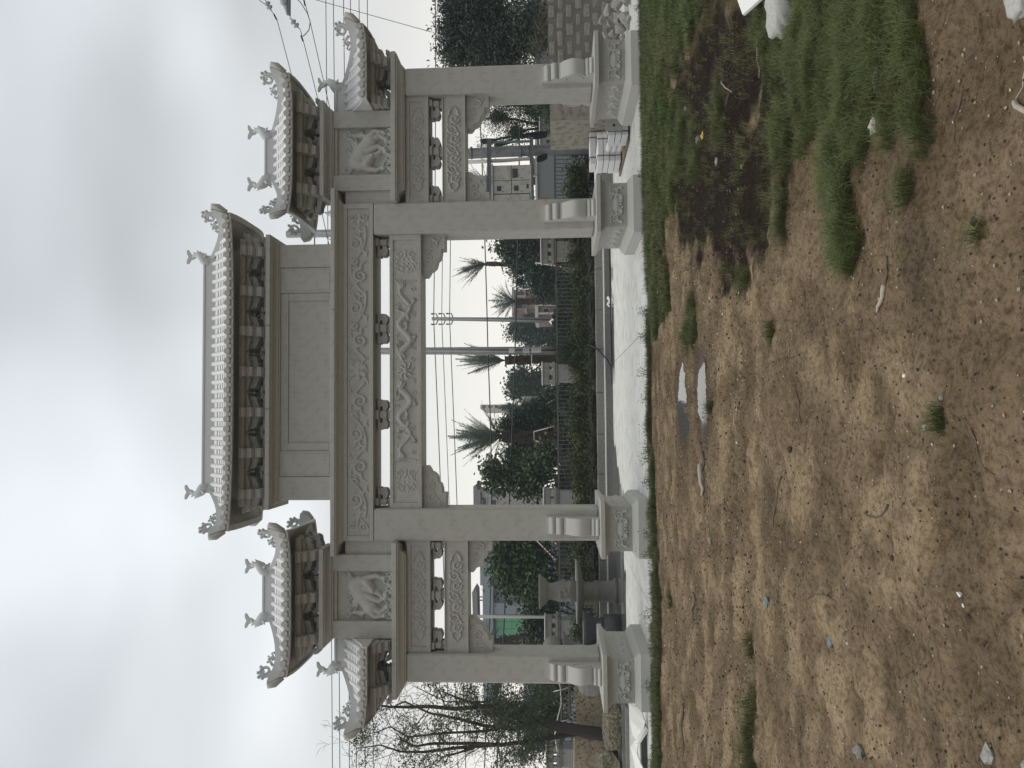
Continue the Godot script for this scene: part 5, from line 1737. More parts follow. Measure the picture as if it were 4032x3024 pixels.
	tree("broadleaf_tree", "dense tree on the sign tower side of the largest palm", V(-1.0, 0, -17.2), [[V(-1.05, 2.9, -17.2), V(0.5, 0.85, 0.4)], [V(-0.8, 2.2, -17.0), V(0.55, 0.75, 0.4)], [V(-1.2, 3.6, -17.4), V(0.35, 0.35, 0.3)]], 3600, 0.11, DARK, BLUE, 0.08, 0.55, "tree", "trees beyond the fence")
	tree("large_leaf_tree", "open tree with large glossy leaves against the sky, nearest the plain pillar", V(-3.0, 0, -14), [[V(-2.75, 3.85, -14), V(0.34, 0.42, 0.35)], [V(-3.2, 3.75, -14), V(0.36, 0.40, 0.35)], [V(-2.95, 3.2, -14), V(0.5, 0.4, 0.4)], [V(-3.3, 2.6, -14), V(0.42, 0.5, 0.4)], [V(-2.7, 2.4, -13.6), V(0.4, 0.5, 0.4)], [V(-2.2, 2.0, -13.4), V(0.45, 0.4, 0.4)]], 2100, 0.17, Color(0.02, 0.036, 0.018), Color(0.10, 0.145, 0.06), 0.05, 0.62, "tree", "trees beyond the fence", 2.0, 0.3)
	tree("large_leaf_tree", "wide tree with large drooping leaves behind the stone fountain", V(-6.3, 0, -14), [[V(-5.5, 3.5, -14), V(0.55, 0.55, 0.4)], [V(-6.2, 3.55, -14), V(0.6, 0.5, 0.4)], [V(-5.9, 2.85, -13.8), V(0.8, 0.5, 0.4)], [V(-6.8, 3.1, -14), V(0.5, 0.55, 0.4)], [V(-5.1, 2.8, -14), V(0.45, 0.6, 0.4)], [V(-6.5, 2.4, -13.6), V(0.7, 0.4, 0.4)], [V(-5.6, 2.2, -13.8), V(0.5, 0.4, 0.4)]], 3300, 0.17, Color(0.02, 0.036, 0.018), Color(0.10, 0.15, 0.065), 0.06, 0.5, "tree", "trees beyond the fence", 2.0, 0.3)
	tree("dense_bush", "dark bush below the green glazing beside the leaning palm", V(-8.2, 0, -15), [[V(-7.9, 2.3, -15), V(0.7, 0.6, 0.4)], [V(-8.8, 2.2, -15), V(0.6, 0.7, 0.4)], [V(-7.2, 1.9, -14.6), V(0.6, 0.5, 0.4)]], 3600, 0.12, DARK, MID, 0.06, 0.55, "bush", "trees beyond the fence")
	tree("dense_bush", "dark bush in the gap between half bare tree and boulders", V(-9.6, 0, -13), [[V(-9.6, 1.8, -13), V(1.2, 0.8, 0.5)], [V(-11.2, 2.1, -13), V(1.0, 1.0, 0.5)]], 3200, 0.13, DARK, MID, 0.06, 0.55, "bush", "trees beyond the fence")
	tree("feathery_tree", "feathery open tree behind the utility pole with coiled cable", V(10.0, 0, -15), [[V(10.6, 3.7, -15), V(0.6, 0.75, 0.5)], [V(10.0, 3.0, -15), V(0.6, 0.6, 0.5)], [V(9.65, 4.2, -15), V(0.25, 0.3, 0.3)], [V(9.5, 3.7, -15), V(0.3, 0.35, 0.3)], [V(11.2, 3.0, -15), V(0.6, 0.9, 0.5)], [V(10.7, 2.4, -14.6), V(0.8, 0.6, 0.5)]], 4200, 0.085, Color(0.02, 0.034, 0.02), Color(0.06, 0.082, 0.045), 0.09, 0.3, "tree", "", 2.2, 0.35)
	tree("dense_bush", "dark scrub at the foot of the feathery tree by the plastered wall", V(8.6, 0, -8.6), [[V(8.7, 1.6, -8.8), V(0.7, 0.6, 0.5)], [V(8.0, 1.3, -8.8), V(0.5, 0.5, 0.4)]], 2200, 0.08, DARK, MID, 0.04, 0.4, "bush")
	# shrubs in the planter in front of the fence; each is one plant
	var hues := [[Color(0.03, 0.04, 0.014), Color(0.105, 0.11, 0.032)], [Color(0.022, 0.034, 0.015), Color(0.07, 0.09, 0.032)]]
	var words := ["below the fence between the fountain and the nearer pillar", "under the middle of the fountain-side fence", "at the foot of the pillar behind the largest palm", "below the largest palm's striped props", "in front of the sign tower's fence bay", "beside the fence pillar by the bound palm", "against the notice pole's foot", "below the slim far power pole", "in front of the brick house", "below the bush between the thin palms", "at the foot of the pillar by the cabinet", "behind the end of the low wall"]
	var xs := [-4.6, -3.9, -3.25, -2.35, -1.45, -0.55, 0.3, 1.3, 2.05, 2.85, 3.65, 4.3]
	for k in xs.size():
		var x: float = xs[k]
		var h := 0.42 + 0.25 * rng.randf()
		var z := -9.1 + rng.randf_range(-0.3, 0.3)
		var l: Array = [[V(x, 0.55 + h * 0.4, z), V(0.55, h * 0.6, 0.3)], [V(x + 0.25, 0.5 + h * 0.85, z - 0.1), V(0.28, 0.28, 0.25)], [V(x - 0.3, 0.5 + h * 0.7, z), V(0.26, 0.26, 0.25)]]
		tree("hedge_shrub", "yellow green leggy planter shrub " + words[k], V(x, 0.42, z), l, 520, 0.075, hues[k % 2][0], hues[k % 2][1], 0.018, 0.5, "shrub", "shrubs in the planter along the fence", 3.0, 0.5)
	for p in [[5.4, "below the meter cabinet"], [6.15, "between the cabinet and the coiled cable"], [7.4, "behind the stacked slab bundles"], [-5.6, "behind the fountain stem"], [-6.9, "behind the scalloped black basin"]]:
		var x: float = p[0]
		tree("hedge_shrub", "dark green shrub in the planter " + p[1], V(x, 0.42, -8.6), [[V(x, 0.8, -8.6), V(0.55, 0.35, 0.35)], [V(x - 0.25, 1.0, -8.6), V(0.3, 0.28, 0.3)], [V(x + 0.3, 0.95, -8.7), V(0.25, 0.26, 0.3)]], 900, 0.07, Color(0.02, 0.034, 0.012), Color(0.075, 0.10, 0.03), 0.02, 0.5, "shrub", "shrubs in the planter along the fence", 3.0, 0.5)
	# low front row that hides the planter's soil
	for p in [[-3.4, "nearest the plain pillar"], [-2.0, "in front of the striped props"], [-0.7, "before the sign tower bay"], [0.8, "by the foot of the hanging hose"], [2.3, "before the brick house bay"], [3.9, "at the low wall's end"], [-5.2, "next to the fountain"], [6.6, "below the coiled cable"]]:
		var x: float = p[0]
		tree("low_shrub", "low dark ground shrub " + p[1], V(x, 0.42, -8.1), [[V(x, 0.52, -8.15), V(0.75, 0.14, 0.22)]], 650, 0.06, Color(0.016, 0.022, 0.010), Color(0.05, 0.06, 0.022), 0.0, 0.4, "shrub", "low shrubs behind the low wall", 3.0, 0.8)
	tree("round_bush", "round dark fine leaved bush at the foot of the bound palm", V(1.1, 0.42, -9.3), [[V(1.12, 1.12, -9.3), V(0.42, 0.42, 0.35)], [V(0.85, 0.95, -9.2), V(0.3, 0.3, 0.3)]], 2600, 0.05, Color(0.012, 0.02, 0.010), Color(0.035, 0.05, 0.022), 0.03, 0.3, "bush")
	var uw := ["behind the fence bay by the cabinet's side pillar", "behind the fence bay below the brick house", "behind the fence bay of the round dark bush", "behind the fence bay below the striped props", "behind the fence bay nearest the plain pillar", "behind the fence bay by the fountain"]
	var ux := [5.2, 3.0, 1.2, -0.6, -2.5, -5.4]
	for k in ux.size():
		var x: float = ux[k]
		tree("understory_bush", "dark tangled bush " + uw[k], V(x, 0, -12.2), [[V(x, 0.9, -12.2), V(1.15, 0.75, 0.4)], [V(x - 0.5, 1.35, -12.4), V(0.5, 0.42, 0.3)], [V(x + 0.55, 1.3, -12.4), V(0.5, 0.36, 0.3)]], 1900, 0.085, Color(0.012, 0.020, 0.010), Color(0.055, 0.075, 0.03), 0.0, 0.5, "bush", "dark bushes behind the fence", 2.0, 0.75)
	# far wooded rise
	var m := foliage([[V(3.0, 3.0, -62), V(3.2, 2.2, 2.0)], [V(-4, 2.2, -66), V(5.0, 2.6, 2.0)], [V(9, 2.4, -66), V(4.0, 2.6, 2.0)], [V(-14, 2.0, -70), V(6.0, 2.6, 2.0)], [V(18, 2.0, -70), V(7.0, 3.0, 2.0)], [V(-26, 2.4, -70), V(7.0, 3.4, 2.0)]], 9000, 0.42, Color(0.03, 0.045, 0.03), Color(0.07, 0.09, 0.055))
	var o := mi("distant_trees", m, M.leaf)
	o.set_meta("kind", "stuff")
	tag(o, "hazy mass of distant trees low behind everything", "trees")

# ------------------------------------------------------------------ walls, fence, poles, buildings
func build_walls() -> void:
	# low planter wall along the back of the pavement: blocks on a plinth with a pale ledge
	var w := thing("low_wall", "low grey block wall with a pale ledge along the back of the pavement", "wall", V(0, 0, -7.72))
	var st := begin()
	var x := -13.0
	var k := 0
	while x < 3.9:
		var l := 1.12 + 0.05 * ((k * 7) % 3)
		var b := begin()
		box(b, V(x + l * 0.5, 0.325, -0.19 + 0.004 * (k % 2)), V(l - 0.012, 0.215, 0.30), 0.01)
		obj("stone_block", b, M.wall_block, w)
		x += l
		k += 1
	span(st, V(-13, -0.1, -0.34), V(4.0, 0.172, 0.0))
	obj("plinth", st, M.wall_block, w)
	st = begin()
	span(st, V(-13, 0.172, -0.33), V(4.0, 0.217, 0.015), 0.012)
	obj("ledge", st, M.granite_pale, w)
	# the nearer, higher stretch that starts at its pale end stone
	var n := thing("low_wall", "plain low wall with a white coping, behind the stacked slab bundles", "wall", V(0, 0, -6.3))
	st = begin()
	span(st, V(4.12, -0.1, -0.45), V(20, 0.41, 0.0))
	obj("wall_body", st, M.wall_block, n)
	st = begin()
	span(st, V(4.08, 0.41, -0.5), V(20, 0.465, 0.03), 0.012)
	obj("coping", st, M.granite_pale, n)
	st = begin()
	span(st, V(4.02, 0.0, -1.4), V(4.12, 0.44, 0.0), 0.01)
	obj("end_stone", st, M.granite_pale, n)
	st = begin()
	span(st, V(-13, -0.2, -11.2), V(20, 0.42, -7.95))
	span(st, V(4.1, -0.2, -7.95), V(20, 0.40, -6.7))
	structure("planter_soil", done(st), M.planter_soil)
	# rough wall of hollow blocks laid in thick mortar
	var bw := thing("block_wall", "rough wall of weathered grey blocks in thick dark mortar beside the rubble heap", "wall", V(8.0, 0, -3.4))
	st = begin()
	span(st, V(-1.2, -0.1, -0.20), V(4.0, 1.67, -0.02))
	obj("mortar", st, M.mortar, bw)
	var bricks: Array = []
	for v in 4:
		var b := begin()
		for e in 1:
			var j := func(p: Vector3) -> Vector3: return p
			box(b, Vector3.ZERO, V(0.385, 0.145, 0.10), 0.018 + 0.009 * v)
		bricks.append(done(b))
	for r in 8:
		var bx := -1.15 + (0.21 if r % 2 else 0.0)
		while bx < 3.9:
			var o := mi("block", bricks[rng.randi() % 4], M.cement_block, bw, V(bx + 0.2, 0.14 + r * 0.205 + rng.randf_range(-0.012, 0.012), -0.045 + rng.randf_range(-0.012, 0.014)))
			o.rotation = V(rng.randf_range(-0.10, 0.10), rng.randf_range(-0.05, 0.05), rng.randf_range(-0.05, 0.05))
			o.scale = V(rng.randf_range(0.70, 1.10), rng.randf_range(0.75, 1.12), rng.randf_range(0.8, 1.0))
			bx += 0.435
	st = begin()
	box(st, V(6.05, 0.82, -4.4), V(0.14, 1.64, 2.0))
	box(st, V(6.45, 0.82, -3.5), V(0.75, 1.64, 0.16))
	single("plastered_wall", st, M.plaster, "stained tan plastered wall between the block wall and the dark scrub", "wall")
	st = begin()
	span(st, V(8.4, 0, -21.0), V(22, 2.32, -20.8))
	var gw := single("garden_wall", st, M.grey_wall, "long plain blue grey wall behind the railing and the meter cabinet", "wall")
	st = begin()
	span(st, V(8.38, 2.32, -21.05), V(22, 2.42, -20.75))
	obj("coping", st, M.off_white, gw)

func fence_bay(x0: float, x1: float, z: float, label: String) -> void:
	var t := thing("railing", label, "railing", V((x0 + x1) * 0.5, 0, z), 0.0, "iron railings along the planter")
	var h := (x1 - x0) * 0.5
	var st := begin()
	box(st, V(0, 1.535, 0), V(h * 2.0, 0.05, 0.05))
	obj("rail", st, M.iron, t)
	st = begin()
	box(st, V(0, 0.545, 0), V(h * 2.0, 0.035, 0.03))
	obj("rail", st, M.iron, t)
	st = begin()
	box(st, V(0, 0.37, 0), V(h * 2.0, 0.1, 0.16), 0.01)
	obj("sill", st, M.cement, t)
	st = begin()
	box(st, Vector3.ZERO, V(0.022, 1.10, 0.022))
	var bar := done(st)
	var n := int(h * 2.0 / 0.125)
	for k in range(1, n):
		mi("bar", bar, M.iron, t, V(-h + 2.0 * h * k / n, 0.97, 0))

func build_fence() -> void:
	var names := ["fence pillar nearest the utility pole with coiled cable", "fence pillar beside the thin tied palm, facing the low wall's end", "fence pillar half hidden by the round dark bush", "fence pillar behind the plain inner gate pillar", "fence pillar beside the stone ball", "fence pillar behind the half bare tree"]
	var xs := [8.22, 4.363, 0.506, -3.41, -7.34, -11.2]
	for k in xs.size():
		var t := thing("fence_pillar", names[k] + ", with a boxy lantern cap", "pillar", V(xs[k], 0, -10.2), 0.0, "fence pillars with lantern caps")
		var st := begin()
		box(st, V(0, 0.76, 0), V(0.56, 1.52, 0.56), 0.02)
		obj("shaft", st, M.post, t)
		st = begin()
		stack(st, Vector3.ZERO, [[1.52, 0.26, 0.26], [1.53, 0.30, 0.30], [1.585, 0.31, 0.31], [1.60, 0.34, 0.34], [1.685, 0.35, 0.35]])
		obj("cap", st, M.post, t)
		st = begin()
		for sx: float in [-0.26, 0.0, 0.26]:
			for sz: float in [-0.26, 0.26]:
				box(st, V(sx, 1.735, sz), V(0.12, 0.1, 0.12))
		obj("feet", st, M.post, t)
		st = begin()
		box(st, V(0, 1.885, 0), V(0.66, 0.20, 0.66), 0.01)
		obj("lantern_box", st, M.cement, t)
		st = begin()
		box(st, V(0, 2.0, 0), V(0.72, 0.032, 0.72), 0.008)
		obj("rim", st, M.white, t)
	var words := ["iron railing bay in front of the blue grey wall", "iron railing bay in front of the brick house", "iron railing bay below the largest palm", "iron railing bay behind the stone fountain", "iron railing bay behind the boulders"]
	for k in 5:
		fence_bay(xs[k + 1] + 0.28, xs[k] - 0.28, -10.2, words[k])
	fence_bay(8.5, 12.2, -10.2, "iron railing bay behind the plastered wall")

func wire(label: String, pts: Array, sag: float, r: float, group: String) -> void:
	var st := begin(true)
	for k in pts.size() - 1:
		var p: Array = []
		for i in 13:
			var t := i / 12.0
			p.append(pts[k].lerp(pts[k + 1], t) + Vector3(0, -4.0 * sag * t * (1.0 - t), 0))
		tube(st, p, [r], 5, false)
	single("overhead_wire", st, M.wire, label, "wire", group)

func insulator(parent: Node, a: Vector3, b: Vector3) -> void:
	var st := begin(true)
	tube(st, [a, b], [0.012], 6)
	var c := obj("insulator_rod", st, M.steel, parent)
	for f: float in [0.38, 0.68]:
		st = begin(true)
		var t := Transform3D(Basis(Quaternion(Vector3.UP, (b - a).normalized())), a.lerp(b, f))
		var pr := [[0.0, 0.045], [0.025, 0.045], [0.03, 0.02], [0.075, 0.0], [0.08, -0.012], [0.03, -0.016], [0.0, -0.02]]
		var s2 := begin(true)
		lathe(s2, Vector3.ZERO, pr, 14)
		var o := obj("porcelain_disc", s2, M.porcelain, c)
		o.transform = t

func build_poles() -> void:
	# pole carrying the meter platform
	var p := thing("utility_pole", "concrete utility pole with coiled black cables standing behind the slab bundles", "utility pole", V(6.86, 0, -7.9))
	var st := begin(true)
	tube(st, [V(0, 0, 0), V(-0.04, 3.0, 0), V(-0.10, 5.2, 0), V(-0.16, 6.0, 0)], [0.165, 0.155, 0.145, 0.14], 14)
	obj("shaft", st, M.pole, p)
	st = begin(true)
	for y: float in [2.26, 2.48, 3.92]:
		tube(st, [V(-0.05, y, 0), V(-0.05, y + 0.05, 0)], [0.18], 14)
	obj("clamp", st, M.steel, p)
	st = begin(true)
	for q in [[0.30, 2.02, 0.26, 0.16], [-0.36, 1.9, 0.11, 0.18]]:
		for k in 5:
			var ring: Array = []
			for i in 21:
				var a := TAU * i / 20.0
				ring.append(V(q[0] + cos(a) * q[3] * 0.35 + 0.014 * k, q[1] + sin(a) * q[2] * 0.9 - cos(a) * 0.10, 0.2 + 0.02 * k))
			tube(st, ring, [0.02], 6, false)
	obj("cable_coil", st, M.black, p)
	st = begin(true)
	tube(st, [V(-0.40, 4.2, 0.25), V(-0.38, 2.95, 0.25), V(-0.35, 2.40, 0.25), V(-0.35, 2.25, 0.26), V(-0.38, 2.15, 0.27), V(-0.46, 2.11, 0.27), V(-0.85, 2.09, 0.27)], [0.055, 0.052, 0.05, 0.055, 0.055, 0.052, 0.048], 10)
	obj("pvc_pipe", st, M.pvc, p)
	# second pole of the pair
	p = thing("utility_pole", "tall concrete pole whose bare top shows between the roofs", "utility pole", V(4.6, 0, -8.1))
	st = begin(true)
	tube(st, [V(0, 0, 0), V(0, 9.45, 0)], [0.17, 0.105], 14)
	obj("shaft", st, M.pole, p)
	st = begin()
	box(st, V(0.3, 8.02, 0), V(1.9, 0.06, 0.07))
	box(st, V(0.3, 8.62, 0), V(2.2, 0.03, 0.03))
	obj("crossarm", st, M.steel, p)
	st = begin(true)
	for x: float in [0.62, 1.0]:
		lathe(st, V(x, 8.05, 0), [[0.0, 0.0], [0.05, 0.0], [0.07, 0.05], [0.05, 0.07], [0.065, 0.11], [0.04, 0.13], [0.05, 0.17], [0.02, 0.2], [0.0, 0.36]], 12)
	for x: float in [-0.25, 0.45]:
		tube(st, [V(x, 8.05, 0.02), V(x + 0.35, 8.62, 0.02)], [0.012], 5)
	obj("insulator", st, M.porcelain, p)
	# platform beams and the meter cabinet that they carry
	st = begin()
	for y: float in [3.40, 2.19]:
		for z: float in [-7.62, -7.5]:
			box(st, V(5.85, y, z), V(2.45, 0.10, 0.05), 0.004)
			box(st, V(5.85, y + 0.05, z + 0.03), V(2.45, 0.012, 0.06))
	for x: float in [5.0, 7.02]:
		box(st, V(x, 2.8, -7.66), V(0.06, 1.3, 0.05))
	single("platform_beam", st, M.steel, "rusty steel channel beams bolted across the pole pair around the meter cabinet", "steel beam")
	var c := thing("meter_cabinet", "grey four door electric meter cabinet with dark windows hung between steel beams", "electric cabinet", V(5.5, 2.76, -7.4))
	st = begin()
	box(st, V(0, 0, -0.14), V(1.52, 1.06, 0.28), 0.01)
	obj("body", st, M.seam, c)
	st = begin()
	box(st, V(0, 0.545, -0.12), V(1.60, 0.04, 0.36), 0.005)
	box(st, V(0, -0.545, -0.12), V(1.58, 0.03, 0.32), 0.005)
	obj("hood", st, M.cabinet, c)
	for q in [[0.535, 0.265, 0.42, 0.50], [0.535, -0.27, 0.42, 0.53], [0.13, 0.265, 0.36, 0.50], [0.13, -0.27, 0.36, 0.53], [-0.41, -0.0, 0.66, 1.02]]:
		st = begin()
		box(st, V(q[0], q[1], 0.008), V(q[2], q[3], 0.025), 0.006)
		var d := obj("door", st, M.cabinet, c)
		st = begin()
		box(st, V(q[0] - q[2] * 0.36, q[1] - 0.02, 0.026), V(0.02, 0.07, 0.02), 0.004)
		obj("handle", st, M.steel, d)
	for q in [[0.52, -0.10, 0.26, 0.155], [0.09, 0.355, 0.145, 0.125], [0.09, -0.135, 0.15, 0.125], [0.14, -0.45, 0.12, 0.06]]:
		st = begin()
		box(st, V(q[0], q[1], 0.022), V(q[2], q[3], 0.014), 0.003)
		obj("window", st, M.pane, c)
	st = begin()
	box(st, V(7.5, 4.36, -14), V(0.85, 0.72, 0.8), 0.01)
	var lv := single("louvered_box", st, M.cabinet, "grey ventilation box with dark slanted louvers seen above the meter cabinet", "ventilation box")
	for k in 11:
		st = begin()
		box(st, V(7.72 - 0.05 * k, 4.36, -13.585), V(0.028, 0.30, 0.03))
		obj("louver", st, M.seam, lv)
	# the notice pole in front of the bound palm, and the slim far pole
	p = thing("utility_pole", "thick concrete pole with paper notices, in the middle of the main opening", "utility pole", V(1.41, 0, -12.5))
	st = begin(true)
	tube(st, [V(0, 0, 0), V(0.10, 8.6, 0)], [0.155, 0.115], 14)
	obj("shaft", st, M.pole, p)
	for q in [[0.03, 3.08, 0.17, 0.20], [0.055, 2.585, 0.15, 0.21], [0.055, 2.24, 0.13, 0.33]]:
		var hh: float = q[3]
		st = begin()
		for i in 6:
			var a0 := lerpf(-0.55, 0.65, i / 6.0)
			var a1 := lerpf(-0.55, 0.65, (i + 1) / 6.0)
			var r := 0.152
			var o := V(0.03, q[1], 0)
			quad(st, o + V(sin(a0) * r, -hh * 0.5, cos(a0) * r), o + V(sin(a0) * r, hh * 0.5, cos(a0) * r), o + V(sin(a1) * r, hh * 0.5, cos(a1) * r), o + V(sin(a1) * r, -hh * 0.5, cos(a1) * r))
		var nt := obj("paper_notice", st, M.off_white, p)
		if q[1] < 3.0:
			st = begin()
			for l in 5:
				for i in 4:
					box(st, V(0.0 + i * 0.03, q[1] + hh * (0.32 - 0.16 * l), 0.153), V(0.016 + 0.006 * ((l + i) % 2), 0.012, 0.004))
			obj("print", st, M.seam, nt)
	st = begin()
	box(st, V(0.35, 6.55, 0), V(1.5, 0.05, 0.05))
	box(st, V(-0.3, 6.46, 0.05), V(0.5, 0.14, 0.1), 0.02)
	obj("crossarm", st, M.steel, p)
	p = thing("utility_pole", "slim far power pole with three pairs of bracket arms at its top", "utility pole", V(4.62, 0, -30))
	st = begin(true)
	tube(st, [V(0, 0, 0), V(0.24, 8.6, 0)], [0.165, 0.095], 10)
	obj("shaft", st, M.pole, p)
	for y: float in [8.55, 8.12, 7.68]:
		st = begin(true)
		for sx: float in [-1.0, 1.0]:
			tube(st, [V(0.22, y - 0.32, 0), V(0.22 + 0.30 * sx, y - 0.2, 0), V(0.22 + 0.30 * sx, y, 0)], [0.035], 6)
			tube(st, [V(0.22 + 0.30 * sx, y - 0.02, 0), V(0.22 + 0.30 * sx, y + 0.1, 0)], [0.05], 6)
		obj("bracket_arm", st, M.steel, p)
	st = begin()
	box(st, V(-7.95, 2.2, -14), V(0.10, 4.6, 0.10), 0.01)
	single("white_post", st, M.off_white, "slim white post beside the leaning palm's trunk", "post")
	# wires
	var ys := [[8.38, 8.17], [8.15, 7.97], [7.84, 7.73], [7.63, 7.54], [7.37, 7.28], [7.12, 7.07]]
	var nth := ["topmost", "second from the top", "third from the top", "third from the bottom", "second from the bottom", "lowest"]
	for k in 6:
		wire(nth[k] + " of the six parallel wires passing behind the roofs", [V(30, ys[k][0] + 0.28, -8.3), V(4.6, ys[k][0] - 0.10, -8.3), V(-30, ys[k][1] - 0.15, -8.3)], 0.04, 0.012, "six wires behind the roofs")
	var fy := [[8.59, 8.27, -0.34], [8.47, 8.17, 0.3], [8.12, 7.82, -0.34], [8.02, 7.75, 0.3], [7.67, 7.43, -0.34], [7.57, 7.33, 0.3]]
	for k in 6:
		wire(nth[k] + " of the six far wires carried by the slim power pole", [V(40, fy[k][0] - 0.1, -30 + fy[k][2]), V(4.86, fy[k][0] - 0.03, -30 + fy[k][2]), V(-40, fy[k][1] - 0.9, -30 + fy[k][2])], 0.15, 0.016, "six far wires on the slim pole")
	wire("thick drooping cable crossing the main opening above the palms", [V(14, 4.5, -15), V(1.45, 4.12, -15), V(-5.5, 4.05, -15), V(-16, 4.5, -15)], 0.05, 0.022, "cables across the main opening")
	wire("lower thin cable crossing the main opening at treetop height", [V(14, 2.75, -14.4), V(1.45, 3.08, -14.4), V(-14, 3.9, -14.4)], 0.04, 0.026, "cables across the main opening")
	# strain insulators and their lines, above the block wall
	var s := thing("strain_insulators", "three slack power lines with porcelain strain insulators above the corner of the gate", "power lines", V(9.0, 8.0, -4.3))
	var L := func(a: Array, r: float, n: String, m: Material) -> void:
		var pp: Array = []
		for q in a:
			pp.append(V(q[0] - 9.0, q[1] - 8.0, 0))
		var t := begin(true)
		tube(t, pp, [r], 6)
		obj(n, t, m, s)
	L.call([[9.61, 8.87], [9.42, 8.62], [9.28, 8.53], [9.2, 8.47], [9.05, 8.40], [7.68, 8.04], [3.0, 7.0]], 0.009, "line", M.wire)
	L.call([[9.23, 8.49], [9.09, 8.42]], 0.022, "splice", M.black)
	L.call([[8.79, 7.81], [8.6, 7.77], [8.44, 7.72], [7.60, 7.51], [3.0, 6.4]], 0.009, "line", M.wire)
	L.call([[8.66, 7.80], [8.52, 7.75]], 0.022, "splice", M.black)
	L.call([[9.6, 7.75], [9.47, 7.70], [8.99, 7.57], [7.62, 7.26], [3.0, 6.2]], 0.009, "line", M.wire)
	L.call([[9.66, 7.95], [9.48, 7.80], [9.22, 7.64], [9.0, 7.57], [8.8, 7.6], [8.68, 7.70], [8.64, 7.76]], 0.011, "jumper", M.wire)
	L.call([[9.56, 7.73], [9.42, 7.70]], 0.02, "splice", M.black)
	L.call([[9.2, 8.12], [9.0, 7.95], [8.79, 7.81]], 0.007, "link", M.steel)
	insulator(s, V(9.62, 8.72, 0) - V(9, 8, 0), V(9.30, 8.54, 0) - V(9, 8, 0))
	insulator(s, V(9.12, 8.09, 0) - V(9, 8, 0), V(8.82, 7.83, 0) - V(9, 8, 0))
	st = begin()
	span(st, V(0.19, 0.08, -0.05), V(2.0, 0.12, 0.05))
	span(st, V(0.22, 0.13, -0.03), V(2.0, 0.15, 0.03))
	obj("steel_arm", st, M.steel, s)
	st = begin(true)
	tube(st, [V(0.20, 0.14, 0), V(0.44, 0.20, 0)], [0.03, 0.06], 8)
	blob(st, V(0.55, 0.24, 0), V(0.12, 0.10, 0.10), 12, 8)
	obj("dropout_fuse", st, M.porcelain, s)
	wire("thin guy wire slanting down into the dark conifer", [V(11.5, 12.2, -5), V(9.94, 7.64, -5), V(8.98, 4.64, -5)], 0.0, 0.008, "")

func windows(b: Node3D, list: Array, z: float, frame: Material, pane: Material) -> void:
	for w in list:
		var st := begin()
		box(st, V(w[0], w[1], z), V(w[2] + 0.16, w[3] + 0.16, 0.14))
		var f := obj("window", st, frame, b)
		st = begin()
		box(st, V(w[0], w[1], z + 0.05), V(w[2], w[3], 0.08))
		obj("pane", st, pane, f)

